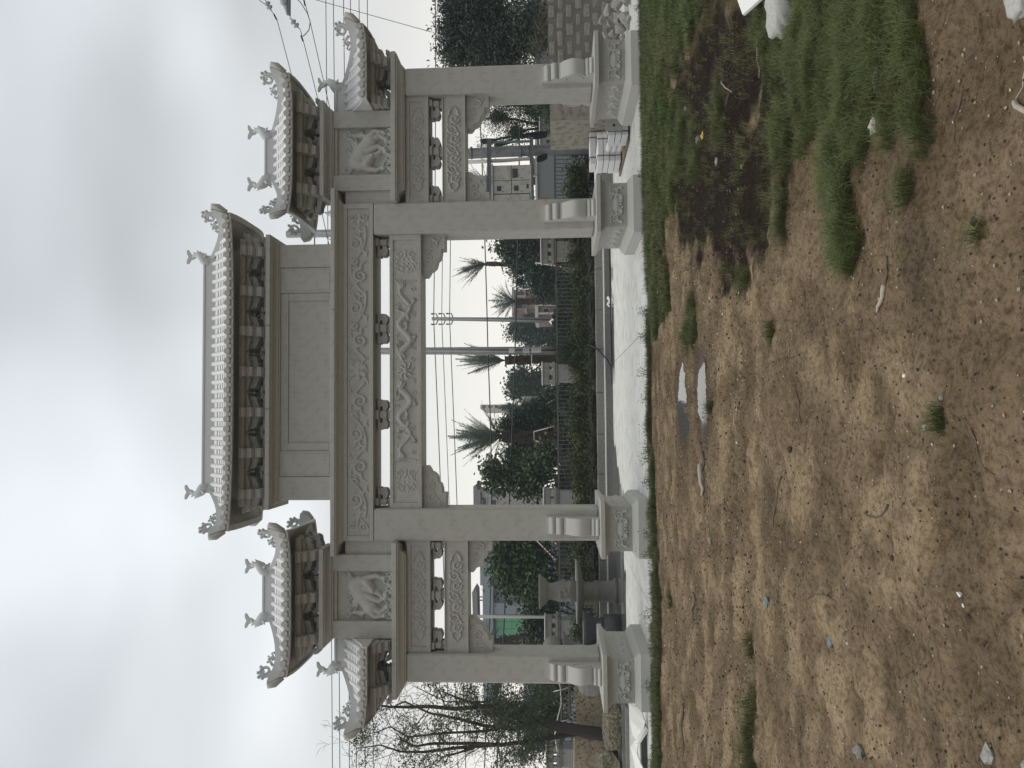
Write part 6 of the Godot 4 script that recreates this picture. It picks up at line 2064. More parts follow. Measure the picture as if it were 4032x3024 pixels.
func build_far() -> void:
	# blue-grey building with green glazing
	var b := thing("glazed_building", "blue grey building with green curtain glazing behind the leaning palm", "building", V(-16.5, 0, -50))
	var st := begin()
	span(st, V(-4.8, 0, -8), V(4.5, 6.95, -0.4))
	obj("wall", st, M.blue_trim, b)
	st = begin()
	span(st, V(-8.0, 6.85, -8.2), V(4.55, 7.72, 0.1), 0.03)
	obj("parapet", st, M.blue_wall, b)
	st = begin()
	span(st, V(-0.05, 1.6, -0.4), V(0.85, 6.9, 0.0))
	obj("pier", st, M.blue_wall, b)
	for i in 6:
		for j in 4:
			st = begin()
			box(st, V(-0.42 - i * 0.56, 6.35 - j * 0.64, -0.30), V(0.53, 0.60, 0.12))
			obj("pane", st, M.green_glass, b)
	st = begin()
	span(st, V(-4.9, 1.0, -0.4), V(4.4, 3.9, -0.15))
	obj("lower_wall", st, M.blue_wall, b)
	st = begin()
	span(st, V(2.3, 6.95, -4), V(4.35, 7.9, 0.25), 0.03)
	obj("roof_box", st, M.blue_wall, b)
	windows(b, [[2.2, 5.6, 1.3, 1.1], [3.6, 5.6, 0.9, 1.1], [2.2, 2.6, 1.3, 1.0], [3.7, 2.6, 0.9, 1.0]], -0.38, M.blue_wall, M.pane)
	var k := thing("roof_shelter", "small roof shelter with an upturned canopy on the blue grey building", "shelter", V(-15.8, 7.7, -51))
	st = begin()
	prism(st, PackedVector2Array([Vector2(-1.5, 0.42), Vector2(1.0, 0.46), Vector2(1.35, 0.66), Vector2(1.0, 0.88), Vector2(-1.5, 0.82)]), -1.0, 1.0)
	obj("canopy", st, M.cement, k)
	for x: float in [0.15, 0.42]:
		st = begin()
		box(st, V(x, 0.2, 0), V(0.09, 0.5, 0.09))
		obj("leg", st, M.off_white, k)
	# brick house
	b = thing("brick_house", "brick house with an arched window, half hidden by the small bushy palm", "house", V(9.5, 0, -55))
	st = begin()
	span(st, V(-2.6, 0, -6), V(1.05, 5.2, 0))
	span(st, V(-3.4, 0, -5), V(-2.6, 3.6, 0.3))
	obj("wall", st, M.brick_house, b)
	st = begin()
	span(st, V(-2.7, 5.2, -6.1), V(1.15, 5.42, 0.12))
	span(st, V(-2.7, 4.1, 0.0), V(-0.6, 4.35, 0.16))
	obj("cornice", st, M.house_trim, b)
	st = begin()
	var p := PackedVector2Array()
	for i in 9:
		p.append(Vector2(cos(PI * i / 8.0) * 0.34, 4.75 + sin(PI * i / 8.0) * 0.36))
	p.append(Vector2(-0.34, 4.2))
	p.append(Vector2(0.34, 4.2))
	prism(st, p, 0.0, 0.08, Transform3D(Basis.IDENTITY, V(0.7, 0, 0)))
	var f := obj("arched_window", st, M.house_trim, b)
	st = begin()
	box(st, V(0.62, 4.7, 0.07), V(0.13, 0.7, 0.06))
	box(st, V(0.78, 4.7, 0.07), V(0.13, 0.7, 0.06))
	obj("pane", st, M.pane, f)
	windows(b, [[-0.4, 4.75, 0.5, 0.5], [-1.4, 2.9, 0.5, 0.6], [-2.2, 2.9, 0.4, 0.6]], 0.05, M.house_trim, M.pane)
	b = thing("porch_house", "low tan house with a white beam and pillars below the brick house", "house", V(7.4, 0, -46))
	st = begin()
	span(st, V(-0.9, 0, -3), V(1.2, 2.9, 0))
	obj("wall", st, M.brick_house, b)
	st = begin()
	span(st, V(-0.9, 2.9, -3.2), V(1.2, 3.15, 0.3))
	for x: float in [-0.3, 0.35]:
		span(st, V(x, 0, 0.12), V(x + 0.14, 2.9, 0.28))
	obj("porch_frame", st, M.off_white, b)
	windows(b, [[0.0, 2.3, 0.3, 0.4], [0.75, 2.0, 0.3, 0.6]], 0.02, M.house_trim, M.pane)
	# tall sign tower with a slanted top and worn characters
	b = thing("sign_tower", "tall white sign tower with a slanted top and worn dark markings", "sign", V(0.15, 0, -60))
	st = begin()
	prism(st, PackedVector2Array([Vector2(0.40, 0), Vector2(0.40, 8.77), Vector2(0.0, 8.77), Vector2(0.0, 0)]), -0.15, 0.0)
	prism(st, PackedVector2Array([Vector2(0.0, 0), Vector2(0.0, 8.77), Vector2(-0.42, 8.2), Vector2(-0.42, 0)]), -0.12, -0.02)
	obj("shaft", st, M.off_white, b)
	for q in [[8.42, 0.26, 0.34, 1], [7.9, 0.24, 0.2, 0], [7.68, 0.12, 0.16, 0], [7.3, 0.24, 0.16, 0], [7.12, 0.14, 0.18, 0], [6.7, 0.22, 0.3, 1], [6.2, 0.22, 0.3, 0]]:
		st = begin()
		box(st, V(0.2, q[0], 0.0), V(q[1], q[2], 0.03), 0.01)
		box(st, V(0.17, q[0] + 0.05, 0.01), V(q[1] * 0.5, q[2] * 0.4, 0.03))
		obj("character", st, M.brick_house if q[3] == 1 else M.seam, b)
	# building with an upturned temple roof
	b = thing("temple_roof_building", "white pavilion with an upturned temple roof showing beside the plain gate pillar", "pavilion", V(-8.6, 0, -60))
	st = begin()
	span(st, V(-2.0, 0, -3), V(1.05, 8.15, 0))
	obj("wall", st, M.house_trim, b)
	st = begin()
	prism(st, PackedVector2Array([Vector2(-2.8, 8.95), Vector2(-2.6, 9.42), Vector2(1.52, 9.44), Vector2(1.62, 9.2), Vector2(1.15, 8.98), Vector2(1.24, 8.7), Vector2(0.9, 8.78), Vector2(-2.0, 8.72)]), -3.3, 0.4)
	obj("roof", st, M.cement, b)
	st = begin()
	span(st, V(-1.9, 8.15, -2.9), V(1.0, 8.75, -0.1))
	obj("frieze", st, M.off_white, b)
	windows(b, [[-0.2, 8.44, 1.2, 0.3], [-0.2, 7.6, 0.9, 0.5], [0.75, 7.6, 0.4, 0.5]], 0.0, M.off_white, M.pane)
	st = begin()
	span(st, V(-0.6, 0, -44.2), V(0.8, 4.2, -44))
	single("pale_wall", st, M.house_trim, "pale wall glimpsed through the low tree beside the sign tower", "wall")
	st = begin()
	span(st, V(-3.3, 0, -34.2), V(-1.9, 3.6, -34))
	single("pale_wall", st, M.grey_wall, "grey wall glimpsed between the leaves of the large leaved open tree", "wall")
	st = begin()
	span(st, V(-17.5, 0, -26.2), V(-11.4, 3.4, -26))
	single("pale_wall", st, M.blue_wall, "pale blue wall behind the half bare tree", "wall")
	st = begin()
	box(st, V(4.66, 2.42, -30), V(0.24, 0.50, 0.05), 0.01)
	var s := single("portrait_sign", st, M.navy, "small dark blue sign with a pale figure, beside the far pole's foot", "sign")
	st = begin(true)
	blob(st, V(4.66, 2.42, -29.97), V(0.055, 0.08, 0.012), 10, 6)
	obj("pale_figure", st, M.white, s)
	var aw := begin()
	quad(aw, V(4.10, 1.72, -28), V(4.42, 1.95, -28.6), V(4.62, 1.62, -27.9), V(4.22, 1.56, -27.5))
	quad(aw, V(4.22, 1.545, -27.5), V(4.62, 1.605, -27.9), V(4.42, 1.935, -28.6), V(4.10, 1.705, -28))
	single("white_awning", aw, M.white, "small white awning sheet just above the railing near the far pole", "awning")
	st = begin()
	box(st, V(5.78, 1.88, -9.6), V(0.30, 0.22, 0.10), 0.01)
	single("orange_crate", st, M.orange, "faded orange crate caught in branches below the meter cabinet", "crate")

# ------------------------------------------------------------------ stonework and litter round the gate
func rock(c: Vector3, r: Vector3, rough: float, nu := 14, nv := 9, smooth := false) -> SurfaceTool:
	# angular boulder: a lumpy ball pushed towards a block
	var st := begin(smooth)
	var n := FastNoiseLite.new()
	n.seed = rng.randi()
	n.frequency = 0.9
	var f := func(u: float, w: float) -> Vector3:
		var d := Vector3(sin(u) * cos(w), cos(u), sin(u) * sin(w))
		var k := 1.0 / maxf(maxf(absf(d.x), absf(d.y)), absf(d.z))
		d = d.lerp(d * k, 0.62)
		return c + Vector3(d.x * r.x, d.y * r.y, d.z * r.z) * (1.0 + rough * n.get_noise_3d(d.x * 2.0, d.y * 2.0, d.z * 2.0) * 2.0)
	for j in nv:
		for i in nu:
			var p := [f.call(PI * j / nv, TAU * i / nu), f.call(PI * j / nv, TAU * (i + 1) / nu), f.call(PI * (j + 1) / nv, TAU * (i + 1) / nu), f.call(PI * (j + 1) / nv, TAU * i / nu)]
			quad(st, p[0], p[1], p[2], p[3])
	return st

func strata(c: Vector3, s: Vector3, lean: float, layers: int, tilt := 0.0) -> SurfaceTool:
	# quarried block split along its bedding: layers with ragged edges
	var st := begin()
	var y := -s.y * 0.5
	for k in layers:
		var h := s.y / layers * rng.randf_range(0.8, 1.2)
		var q: Array = []
		for e in 18:
			var a := TAU * e / 18.0
			var d := Vector2(cos(a), sin(a))
			d /= maxf(absf(d.x), absf(d.y))
			var j := rng.randf_range(0.93, 1.03)
			q.append(V(d.x * s.x * 0.5 * j, 0, d.y * s.z * 0.5 * j))
		var t := Transform3D(Basis(Vector3.BACK, tilt), c)
		for e in 18:
			var a: Vector3 = q[e] + V(lean * y, y, 0)
			var b: Vector3 = q[(e + 1) % 18] + V(lean * y, y, 0)
			var up := V(lean * h, h, 0)
			quad(st, t * b, t * a, t * (a + up), t * (b + up))
			tri(st, t * (a + up), t * V(lean * (y + h), y + h, 0), t * (b + up))
		y += h * 0.98
	return st

func bundle(label: String, at: Vector3, turn: float, len: float, h: float, n: int, deep: float) -> void:
	# polished pale slabs standing on edge in a pack, tied with straps
	var t := thing("slab_bundle", label, "stone slabs", at, turn, "tied bundles of pale stone slabs")
	for k in n:
		var st := begin()
		var y := h * (k + 0.5) / n
		box(st, V(rng.randf_range(-0.015, 0.015), y, rng.randf_range(-0.012, 0.012)), V(len, h / n - 0.012, deep), 0.006)
		obj("stone_slab", st, M.granite_pale, t)
	for x: float in [-0.3, 0.32]:
		var st := begin()
		for e in [[-deep * 0.5 - 0.012, -deep * 0.5 - 0.004], [deep * 0.5 + 0.004, deep * 0.5 + 0.012]]:
			span(st, V(x * len - 0.012, 0.0, e[0]), V(x * len + 0.012, h + 0.01, e[1]))
		span(st, V(x * len - 0.012, h + 0.002, -deep * 0.5), V(x * len + 0.012, h + 0.012, deep * 0.5))
		obj("strap", st, M.rust_iron, t)

func stick(label: String, a: Vector2, b: Vector2, r: float, m: Material, up := 0.0, bend := 0.0, cat := "stick", group := "") -> void:
	var pts: Array = []
	var n := (b - a).orthogonal().normalized()
	for k in 6:
		var t := k / 5.0
		var p := a.lerp(b, t) + n * bend * sin(PI * t)
		pts.append(V(p.x, ground_y(p.x, p.y) + r * 0.7 + up * t, p.y))
	var st := begin(true)
	tube(st, pts, [r, r * 0.95, r * 0.9, r * 0.8, r * 0.65, r * 0.4], 7)
	single("stick", st, m, label, cat, group)

func build_things() -> void:
	# tiered stone fountain
	var f := thing("stone_fountain", "two tiered carved stone fountain with wide round basins in the bay near the boulders", "fountain", V(-5.55, 0, -6.95))
	var st := begin(true)
	lathe(st, Vector3.ZERO, [[0.0, 0.0], [0.36, 0.0], [0.36, 0.10], [0.29, 0.13], [0.27, 0.5], [0.30, 0.53], [0.30, 0.60], [0.25, 0.64], [0.26, 0.86], [0.40, 0.95], [0.0, 0.96]], 8)
	obj("foot", st, M.granite_dark, f)
	st = begin(true)
	lathe(st, Vector3.ZERO, [[0.0, 0.90], [0.30, 0.90], [0.62, 0.96], [0.80, 1.04], [0.845, 1.065], [0.845, 1.105], [0.79, 1.10], [0.5, 1.06], [0.0, 1.06]], 36)
	obj("lower_basin", st, M.granite_dark, f)
	st = begin(true)
	lathe(st, Vector3.ZERO, [[0.0, 1.06], [0.27, 1.06], [0.27, 1.22], [0.285, 1.24], [0.285, 1.28], [0.25, 1.31], [0.27, 1.42], [0.285, 1.5], [0.26, 1.6], [0.22, 1.72], [0.225, 1.83], [0.27, 1.88], [0.0, 1.9]], 14, 0.03, 7)
	obj("stem", st, M.granite_dark, f)
	var r := Relief.new(0.4, 0.45, 0.0125)
	r.stroke([Vector2(-0.1, 0.1), Vector2(0.08, 0.12), Vector2(0.1, 0.0), Vector2(-0.06, -0.06), Vector2(0.1, -0.16)], 0.045, 0.03, 0.05)
	r.curl(Vector2(-0.07, -0.14), 0.07, 0, 1.3, 0.024, 0.014, 0.04)
	r.curl(Vector2(-0.1, 0.02), 0.06, 0, -1.2, 0.022, 0.014, 0.04)
	mi("stem_carving", r.mesh(), M.granite_dark, f, V(0, 1.42, 0.255))
	st = begin(true)
	lathe(st, Vector3.ZERO, [[0.0, 1.84], [0.22, 1.84], [0.34, 1.92], [0.42, 2.03], [0.45, 2.06], [0.455, 2.095], [0.42, 2.085], [0.2, 2.03], [0.0, 2.03]], 48, 0.025, 12)
	obj("upper_basin", st, M.granite_dark, f)
	# ball on a flared cup, and the scalloped basin
	f = thing("stone_ball", "grey stone ball resting on a flared stone cup beside the scalloped black basin", "ornament", V(-6.62, 0, -5.5))
	st = begin(true)
	blob(st, V(0, 1.72, 0), V(0.27, 0.26, 0.27), 20, 14)
	obj("ball", st, M.stone, f)
	st = begin(true)
	lathe(st, Vector3.ZERO, [[0.0, 0.0], [0.20, 0.0], [0.18, 0.2], [0.08, 0.4], [0.07, 1.0], [0.12, 1.15], [0.2, 1.28], [0.32, 1.42], [0.40, 1.465], [0.30, 1.475], [0.0, 1.47]], 18)
	obj("cup", st, M.stone, f)
	st = begin(true)
	lathe(st, V(-6.3, 0, -5.85), [[0.0, 0.42], [0.30, 0.42], [0.33, 0.5], [0.28, 0.62], [0.36, 0.74], [0.46, 0.88], [0.485, 0.955], [0.45, 0.95], [0.3, 0.88], [0.0, 0.86]], 60, 0.035, 12)
	lathe(st, V(-6.3, 0, -5.85), [[0.0, 0.0], [0.42, 0.0], [0.42, 0.43], [0.0, 0.43]], 8)
	single("scalloped_basin", st, M.dark_granite, "polished black stone basin with a scalloped rim between fountain and stone ball", "basin")
	# boulders
	var s1 := strata(V(-8.02, 0.74, -5.95), V(1.55, 0.98, 0.9), 0.10, 5, 0.05)
	single("sandstone_boulder", s1, M.sandstone, "layered tan sandstone boulder leaning against the gate's outer pedestal", "boulder")
	single("sandstone_boulder", strata(V(-10.1, 0.88, -6.05), V(2.3, 0.86, 0.9), -0.06, 4, -0.02), M.sandstone, "long flat topped sandstone boulder on the far side of the half bare tree", "boulder")
	single("mossy_rock", rock(V(-9.3, 0.42, -4.3), V(0.7, 0.30, 0.4), 0.2), M.moss_rock, "mossy rounded rock below the flat topped boulder", "rock")
	single("mossy_rock", rock(V(-8.05, 0.32, -4.3), V(0.55, 0.24, 0.4), 0.2), M.moss_rock, "low mossy rock at the half bare tree's foot beside the pedestal", "rock")
	single("smooth_rock", rock(V(-7.05, 0.86, -4.2), V(0.30, 0.28, 0.3), 0.12), M.stone, "smooth blue grey rock showing just above the outer pedestal's slab", "rock")
	st = begin(true)
	tube(st, [V(-9.02, 0.2, -4.0), V(-9.0, 0.62, -4.05)], [0.05, 0.04], 8)
	single("wooden_stub", st, M.pale_timber, "pale wooden stub standing before the mossy rocks", "stake")
	# weathered rail above the boulders
	st = begin()
	box(st, V(-8.0, 1.31, -6.5), V(1.3, 0.07, 0.10), 0.01, Transform3D(Basis(Vector3.BACK, 0.0), Vector3.ZERO))
	single("timber_rail", st, M.timber, "weathered timber rail lying along the top of the leaning sandstone boulder", "beam")
	st = begin(true)
	for k in 7:
		var x := -6.9 - k * 0.42
		tube(st, [V(x, 1.62 + 0.1 * sin(k * 1.3), -7.1), V(x - 0.42, 1.62 + 0.1 * sin((k + 1) * 1.3), -7.1)], [0.014], 5)
		if k % 2:
			tube(st, [V(x, 1.35, -7.1), V(x - 0.1, 1.75, -7.1)], [0.016], 5)
	single("cord", st, M.white, "white cord strung in loops in front of the railing above the boulders", "cord")
	# kerb, gutter and folded white sheet at the pavement's end
	var kb := thing("stone_kerb", "long worn stone kerb in stepped courses behind the folded white board", "kerb", V(-9.0, 0, -4.1))
	for k in 3:
		st = begin()
		box(st, V(0.4, 0.04 + 0.075 * k, 0.22 - 0.16 * k), V(2.2, 0.085, 0.18), 0.01)
		obj("kerb_course", st, M.wall_block, kb)
	var sh := begin()
	var top := [V(-6.10, 0.31, -0.05), V(-6.36, 0.31, 0.0), V(-6.60, 0.27, 0.02), V(-6.72, 0.20, 0.05), V(-6.86, 0.30, -0.02), V(-7.07, 0.25, 0.0), V(-7.35, 0.20, 0.05)]
	var bot := [V(-6.14, 0.12, 0.10), V(-6.33, 0.05, 0.22), V(-6.50, 0.10, 0.24), V(-6.70, 0.17, 0.16), V(-6.92, 0.20, 0.12), V(-7.15, 0.10, 0.2), V(-7.40, 0.02, 0.24)]
	for k in 6:
		for o in [[Vector3.ZERO, false], [V(0, -0.012, -0.02), true]]:
			var q := [bot[k] + o[0], top[k] + o[0], top[k + 1] + o[0], bot[k + 1] + o[0]]
			if not o[1]:
				q.reverse()
			quad(sh, q[0], q[1], q[2], q[3])
	var ws := single("white_board", sh, M.white, "crumpled white plastic sheet lying at the outer pedestal's foot by the kerb", "plastic sheet")
	st = begin(true)
	tube(st, [V(-6.42, 0.02, 0.24), V(-6.66, 0.17, 0.20), V(-6.73, 0.22, 0.1)], [0.045, 0.05, 0.03], 10)
	obj("rolled_edge", st, M.white, ws)
	st = begin()
	span(st, V(-8.2, -0.02, -0.25), V(-6.5, 0.10, -0.02))
	single("dark_slab", st, M.dark_granite, "dark stone slab lying under the crumpled white sheet", "slab")
	# packs of stone slabs
	bundle("lower front bundle of pale slabs with square cut ends, nearest the outer pedestal", V(5.02, 0.04, -1.55), 0.10, 0.42, 0.40, 3, 0.5)
	bundle("largest bundle of pale slabs strapped together, standing on the pavement", V(5.13, 0.06, -3.3), 0.04, 0.62, 0.52, 4, 0.8)
	bundle("far bundle of pale slabs, topmost behind the largest bundle", V(5.55, 0.10, -4.4), 0.02, 0.78, 0.60, 4, 0.6)
	for k in 3:
		st = begin(true)
		tube(st, [V(4.93 - 0.01 * k, 0.13 + 0.12 * k, -1.78), V(4.93, 0.13 + 0.12 * k, -2.4)], [0.065], 14)
		single("stone_roller", st, M.granite_pale, ["lowest", "middle", "topmost"][k] + " of three pale round stone rods stacked between the slab bundles", "stone rod", "pale stone rods by the bundles")
	st = begin()
	box(st, V(5.12, 0.33, -1.285), V(0.40, 0.34, 0.02), 0.004)
	var cb := single("carved_block", st, M.granite, "small carved stone block with two drilled holes against the outer pedestal", "stone block")
	for x: float in [-0.08, 0.08]:
		st = begin(true)
		lathe(st, V(5.12 + x, 0.33, 0), [[0.0, 0.0], [0.028, 0.0], [0.028, 0.004], [0.0, 0.004]], 10)
		var h := obj("hole", st, M.black, cb)
		h.transform = Transform3D(Basis(Vector3.RIGHT, PI * 0.5), V(5.12 + x, 0.33, -1.274)) * Transform3D(Basis.IDENTITY, -V(5.12 + x, 0.33, 0))
	st = begin()
	box(st, V(5.0, 0.02, -2.6), V(0.5, 0.04, 2.4), 0.005)
	single("timber_skid", st, M.timber, "flat timber skid under the slab bundles", "timber")
	# rubble
	var heap := [[7.05, 0.03, -1.1, 0.12], [7.28, 0.05, -1.3, 0.15], [7.52, 0.05, -1.0, 0.14], [7.16, 0.16, -1.5, 0.12], [7.40, 0.20, -1.5, 0.13], [7.65, 0.2, -1.4, 0.15], [7.22, 0.28, -1.8, 0.11], [7.5, 0.33, -1.9, 0.13], [7.78, 0.36, -1.9, 0.14], [6.98, 0.10, -1.6, 0.10], [7.9, 0.1, -1.1, 0.16], [7.05, 0.22, -2.1, 0.10], [7.33, 0.1, -0.8, 0.09], [7.62, 0.05, -0.7, 0.10], [8.1, 0.25, -1.6, 0.17], [7.0, 0.04, -0.8, 0.07], [7.35, 0.4, -2.2, 0.1], [7.7, 0.48, -2.2, 0.11]]
	var where := ["nearest the pedestal at the bottom", "bottom front of the heap", "bottom, farther from the pedestal", "middle row nearest the pedestal", "in the middle of the heap", "in the middle, farther out", "upper row nearest the pedestal", "upper row, in the centre", "upper row, farther out", "half hidden by the pedestal", "outermost at the bottom", "rear, touching the pedestal", "small one in front", "small one in front, farther out", "outermost at the rear", "smallest, by the pedestal", "on top, near side", "on top, far side"]
	for k in heap.size():
		var q: Array = heap[k]
		var e := rock(Vector3.ZERO, V(q[3], q[3] * 0.55, q[3] * 0.8), 0.35, 7, 4)
		var o := single("broken_stone", e, M.rubble, "angular pale broken stone in the rubble heap, " + where[k], "stone", "rubble by the block wall", V(q[0], q[1], q[2]))
		o.rotation = V(rng.randf_range(-0.8, 0.8), rng.randf() * TAU, rng.randf_range(-0.8, 0.8))
	# hose and rag along the low wall
	st = begin(true)
	tube(st, [V(1.21, 0.66, -8.0), V(1.10, 0.47, -7.78), V(0.96, 0.32, -7.66), V(0.86, 0.25, -7.64), V(0.74, 0.14, -7.62), V(0.55, 0.04, -7.60), V(0.20, 0.02, -7.58), V(0.06, 0.02, -7.5), V(0.14, 0.02, -7.42), V(0.63, 0.02, -7.40), V(1.06, 0.02, -7.5), V(1.64, 0.02, -7.56), V(2.6, 0.02, -7.6), V(3.9, 0.02, -7.6)], [0.022], 7)
	single("black_hose", st, M.black, "black hose hanging over the low wall and lying along the pavement", "hose")
	st = begin()
	for k in 5:
		quad(st, V(2.22 + 0.06 * k, 0.03 + 0.05 * sin(k * 1.7), -7.60), V(2.22 + 0.06 * k, 0.06 + 0.07 * absf(sin(k * 1.1)), -7.66), V(2.28 + 0.06 * k, 0.06 + 0.07 * absf(sin((k + 1) * 1.1)), -7.66), V(2.28 + 0.06 * k, 0.03 + 0.05 * sin((k + 1) * 1.7), -7.60))
	single("white_rag", st, M.white, "small white rag lying against the low wall's plinth", "rag")
	# litter on the soil
	stick("short pale weathered log lying beside the puddle", Vector2(-1.45, 5.76), Vector2(-1.78, 5.89), 0.032, M.pale_timber, 0.0, 0.02, "log")
	stick("thin brown branch lying in front of the pale log", Vector2(-1.30, 5.92), Vector2(-1.66, 6.22), 0.016, M.twig, 0.02, 0.03)
	stick("short peeled stick with a broken end in the open soil before the grass", Vector2(-0.31, 10.93), Vector2(-0.42, 10.80), 0.013, M.pale_timber)
	stick("dark twig lying in line with the peeled stick", Vector2(-0.18, 10.98), Vector2(-0.31, 10.94), 0.008, M.twig)
	stick("thick flat splintered stake nearest the camera", Vector2(0.155, 11.965), Vector2(0.03, 12.12), 0.011, M.pale_timber)
	stick("long thin reed lying near the splintered stake", Vector2(0.31, 11.98), Vector2(0.14, 11.95), 0.004, M.pale_timber)
	stick("white plaster lath lying in the long grass", Vector2(0.75, 10.95), Vector2(0.67, 10.81), 0.014, M.white)
	stick("long dark twig at the edge of the nearest tuft", Vector2(0.33, 11.6), Vector2(0.14, 11.5), 0.005, M.twig, 0.0, 0.02)
	stick("curved brown twig in the middle of the bare soil", Vector2(-0.75, 9.35), Vector2(-0.98, 9.43), 0.007, M.twig, 0.0, 0.03)
	stick("thin straight twig in the bare soil far from the grass", Vector2(-1.35, 9.0), Vector2(-1.72, 8.9), 0.007, M.twig, 0.0, -0.02)
	stick("twisted root near the blue grey cloth", Vector2(-2.10, 9.6), Vector2(-2.0, 10.05), 0.006, M.twig, 0.0, 0.05)
	stick("bent dark root in the bare foreground", Vector2(-1.35, 10.9), Vector2(-1.42, 10.62), 0.006, M.twig, 0.0, 0.04)
	stick("thin curved straw close to the camera", Vector2(-0.98, 11.65), Vector2(-1.15, 11.8), 0.003, M.twig, 0.0, -0.03)
	stick("small driftwood piece with a split end on the pavement side soil", Vector2(-3.0, 5.1), Vector2(-3.35, 5.0), 0.02, M.timber)
	stick("thin stick near the grassy edge by the white sheet", Vector2(-4.6, 4.2), Vector2(-5.2, 4.4), 0.014, M.twig)
	stick("pale reed on the dark mud", Vector2(2.2, 7.4), Vector2(1.95, 7.75), 0.008, M.pale_timber)
	stick("grey stick across the mud nearer the broken board", Vector2(2.05, 8.6), Vector2(1.75, 8.5), 0.007, M.pale_timber)
	var bits := [[0.48, 10.87, 0.05, 0.03, "plastic", "crushed pale plastic bottle in the long grass", "bottle"], [1.02, 11.3, 0.035, 0.02, "plastic", "scrap of clear plastic in the near grass", "plastic scrap"], [2.08, 6.3, 0.06, 0.03, "yellow", "crumpled yellow wrapper on the dark mud", "wrapper"], [2.13, 6.05, 0.06, 0.04, "rubble", "pale round stone at the mud's edge", "stone"], [2.3, 5.95, 0.05, 0.03, "rubble", "second pale stone, deeper in the mud", "stone"], [2.75, 5.3, 0.07, 0.03, "rubble", "flat pale stone half sunk in the black mud", "stone"], [1.5, 7.2, 0.05, 0.025, "rubble", "small grey stone in the middle of the mud", "stone"], [1.2, 8.0, 0.03, 0.02, "rubble", "tiny pale stone at the mud's near side", "stone"], [-2.70, 10.40, 0.055, 0.03, "stone", "crumpled grey bag lump on the soil", "bag"], [-2.19, 11.69, 0.05, 0.028, "rubble", "flat pale pointed stone near the camera", "stone"], [-2.12, 11.98, 0.05, 0.03, "rubble", "pale stone cut off by the picture's corner", "stone"], [-1.635, 11.515, 0.014, 0.012, "white", "white shell fragment lying in the round wet hollow", "shell"], [-1.675, 11.535, 0.011, 0.01, "white", "smaller white shell fragment in the round wet hollow", "shell"], [-2.25, 9.95, 0.045, 0.02, "blue_rag", "blue grey scrap of cloth pressed into the soil", "cloth scrap"], [-2.35, 8.5, 0.06, 0.03, "blue_rag", "faded blue rag near the long left tuft", "cloth scrap"], [-0.75, 11.1, 0.014, 0.01, "white", "bright white pebble in the bare foreground", "pebble"], [-0.98, 11.25, 0.016, 0.01, "rubble", "pale pebble beside the small green seedling", "pebble"], [-0.86, 11.42, 0.014, 0.01, "rubble", "pale flat pebble nearest the small seedling", "pebble"], [-1.15, 9.25, 0.03, 0.018, "dark_clod", "dark soil clod in the open ground", "clod"], [-1.6, 10.9, 0.016, 0.012, "dark_clod", "one of two small dark clods near each other", "clod"], [-1.68, 11.0, 0.016, 0.012, "dark_clod", "second of the two small dark clods", "clod"], [-0.2, 11.7, 0.025, 0.016, "dark_clod", "dark lump close to the near grass", "clod"], [-2.2, 6.4, 0.05, 0.02, "rubble", "flat grey stone chip between puddle and white sheet", "stone"]]
	for q in bits:
		var e := rock(Vector3.ZERO, V(q[2], q[3], q[2] * 0.8) * 0.72, 0.35, 8, 5)
		var o := single("litter_" + q[6].replace(" ", "_"), e, M[q[4]], q[5], q[6], "", V(q[0], ground_y(q[0], q[1]) + q[3] * 0.35, q[1]))
		o.rotation.y = rng.randf() * TAU
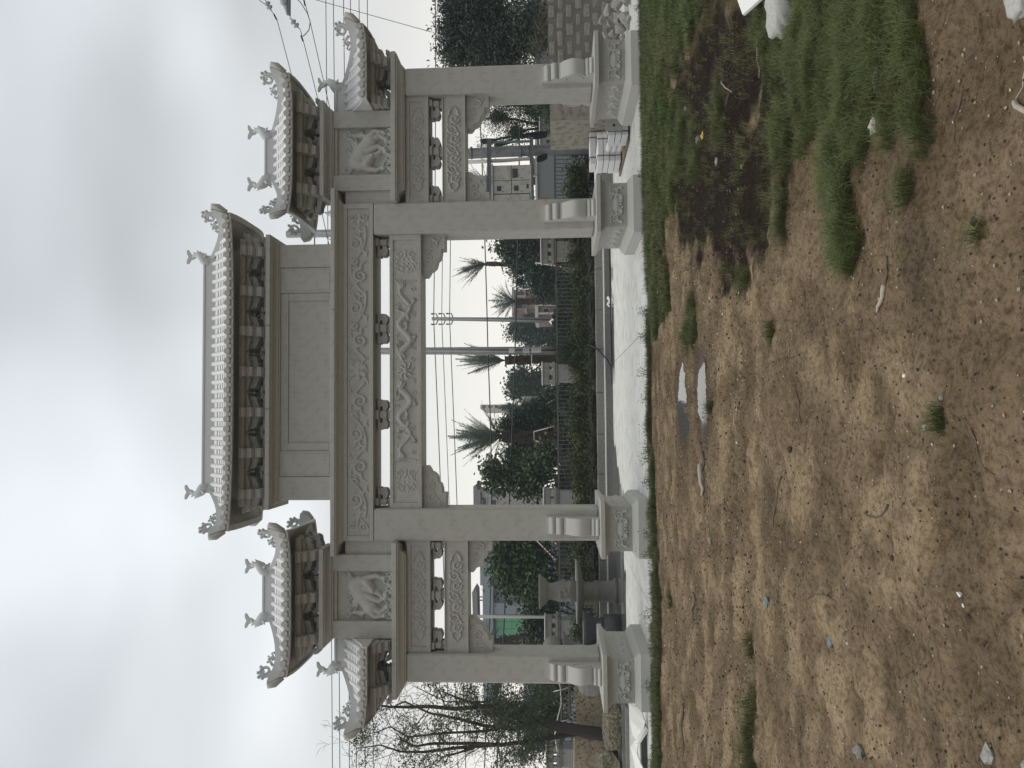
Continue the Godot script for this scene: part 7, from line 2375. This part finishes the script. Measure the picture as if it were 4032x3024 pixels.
	# small weeds standing along the pavement's edge
	var spots := [[0.9, "on the pavement edge, nearest the cabinet side pedestal"], [0.45, "second along the pavement edge from the cabinet side"], [-0.15, "third along the pavement edge"], [-0.62, "before the hose, on the pavement edge"], [-1.1, "opposite the notice pole"], [-1.45, "in front of the largest palm's gap"], [-1.62, "twin of the weed before the largest palm"], [-2.0, "tall thin one close to the plain inner pedestal"], [-2.9, "against the inner pedestal's base, upright"], [-3.2, "against the inner pedestal's base, bent"], [-4.2, "just past the inner pedestal, bushy"], [-5.4, "before the outer pedestal beside the board"], [-6.6, "in front of the crumpled white sheet"], [3.3, "before the inner pedestal, among the lawn"], [6.2, "before the outer pedestal beside the rubble"]]
	for k in spots.size():
		var sp: Array = spots[k]
		var hh := rng.randf_range(0.13, 0.26)
		var w := thing("weed", "small dark leafy weed " + sp[1], "weed", V(sp[0], -0.03, 1.13 + rng.randf_range(-0.03, 0.06)), 0.0, "weeds along the pavement edge")
		var ws2 := begin(true)
		for b in 4:
			var e := V(rng.randfn() * 0.05, hh * rng.randf_range(0.6, 1.0), rng.randfn() * 0.04)
			tube(ws2, [Vector3.ZERO, e * 0.5 + V(0.01, 0.01, 0), e], [0.0035, 0.003, 0.0015], 4, false)
		obj("stem", ws2, M.twig, w)
		mi("leaves", foliage([[V(0, hh * 0.5, 0), V(0.05, hh * 0.5, 0.05)], [V(0, 0.04, 0), V(0.10, 0.05, 0.06)]], 90, 0.045, Color(0.03, 0.045, 0.02), Color(0.09, 0.115, 0.045), 0.25, -0.3), M.leaf, w)
	# broken white board and the pale block at the muddy edge
	st = begin()
	prism(st, PackedVector2Array([Vector2(-0.36, -0.16), Vector2(-0.33, 0.14), Vector2(0.1, 0.22), Vector2(0.5, 0.18), Vector2(0.5, -0.2)]), -0.012, 0.012, Transform3D(Basis.from_euler(V(-1.1, 0.15, 0.1)), V(2.38, 0.10, 9.0)))
	single("broken_board", st, M.white, "broken clean white board leaning in the mud above the pale block", "board")
	single("pale_block", rock(V(1.86, 0.02, 9.5), V(0.25, 0.10, 0.12), 0.09, 28, 16, true), M.foam, "rounded pale block like old foam lying under the white board", "block")
	single("corner_stone", rock(V(0.46, 0.0, 12.10), V(0.07, 0.03, 0.05), 0.15, 20, 12, true), M.foam, "pale mossy stone at the near grass, closest to the camera", "stone")

func _ready() -> void:
	rng.seed = 20240611
	build_light()
	make_materials()
	build_ground()
	build_walls()
	build_gate()
	build_fence()
	build_poles()
	build_far()
	build_plants()
	build_things()
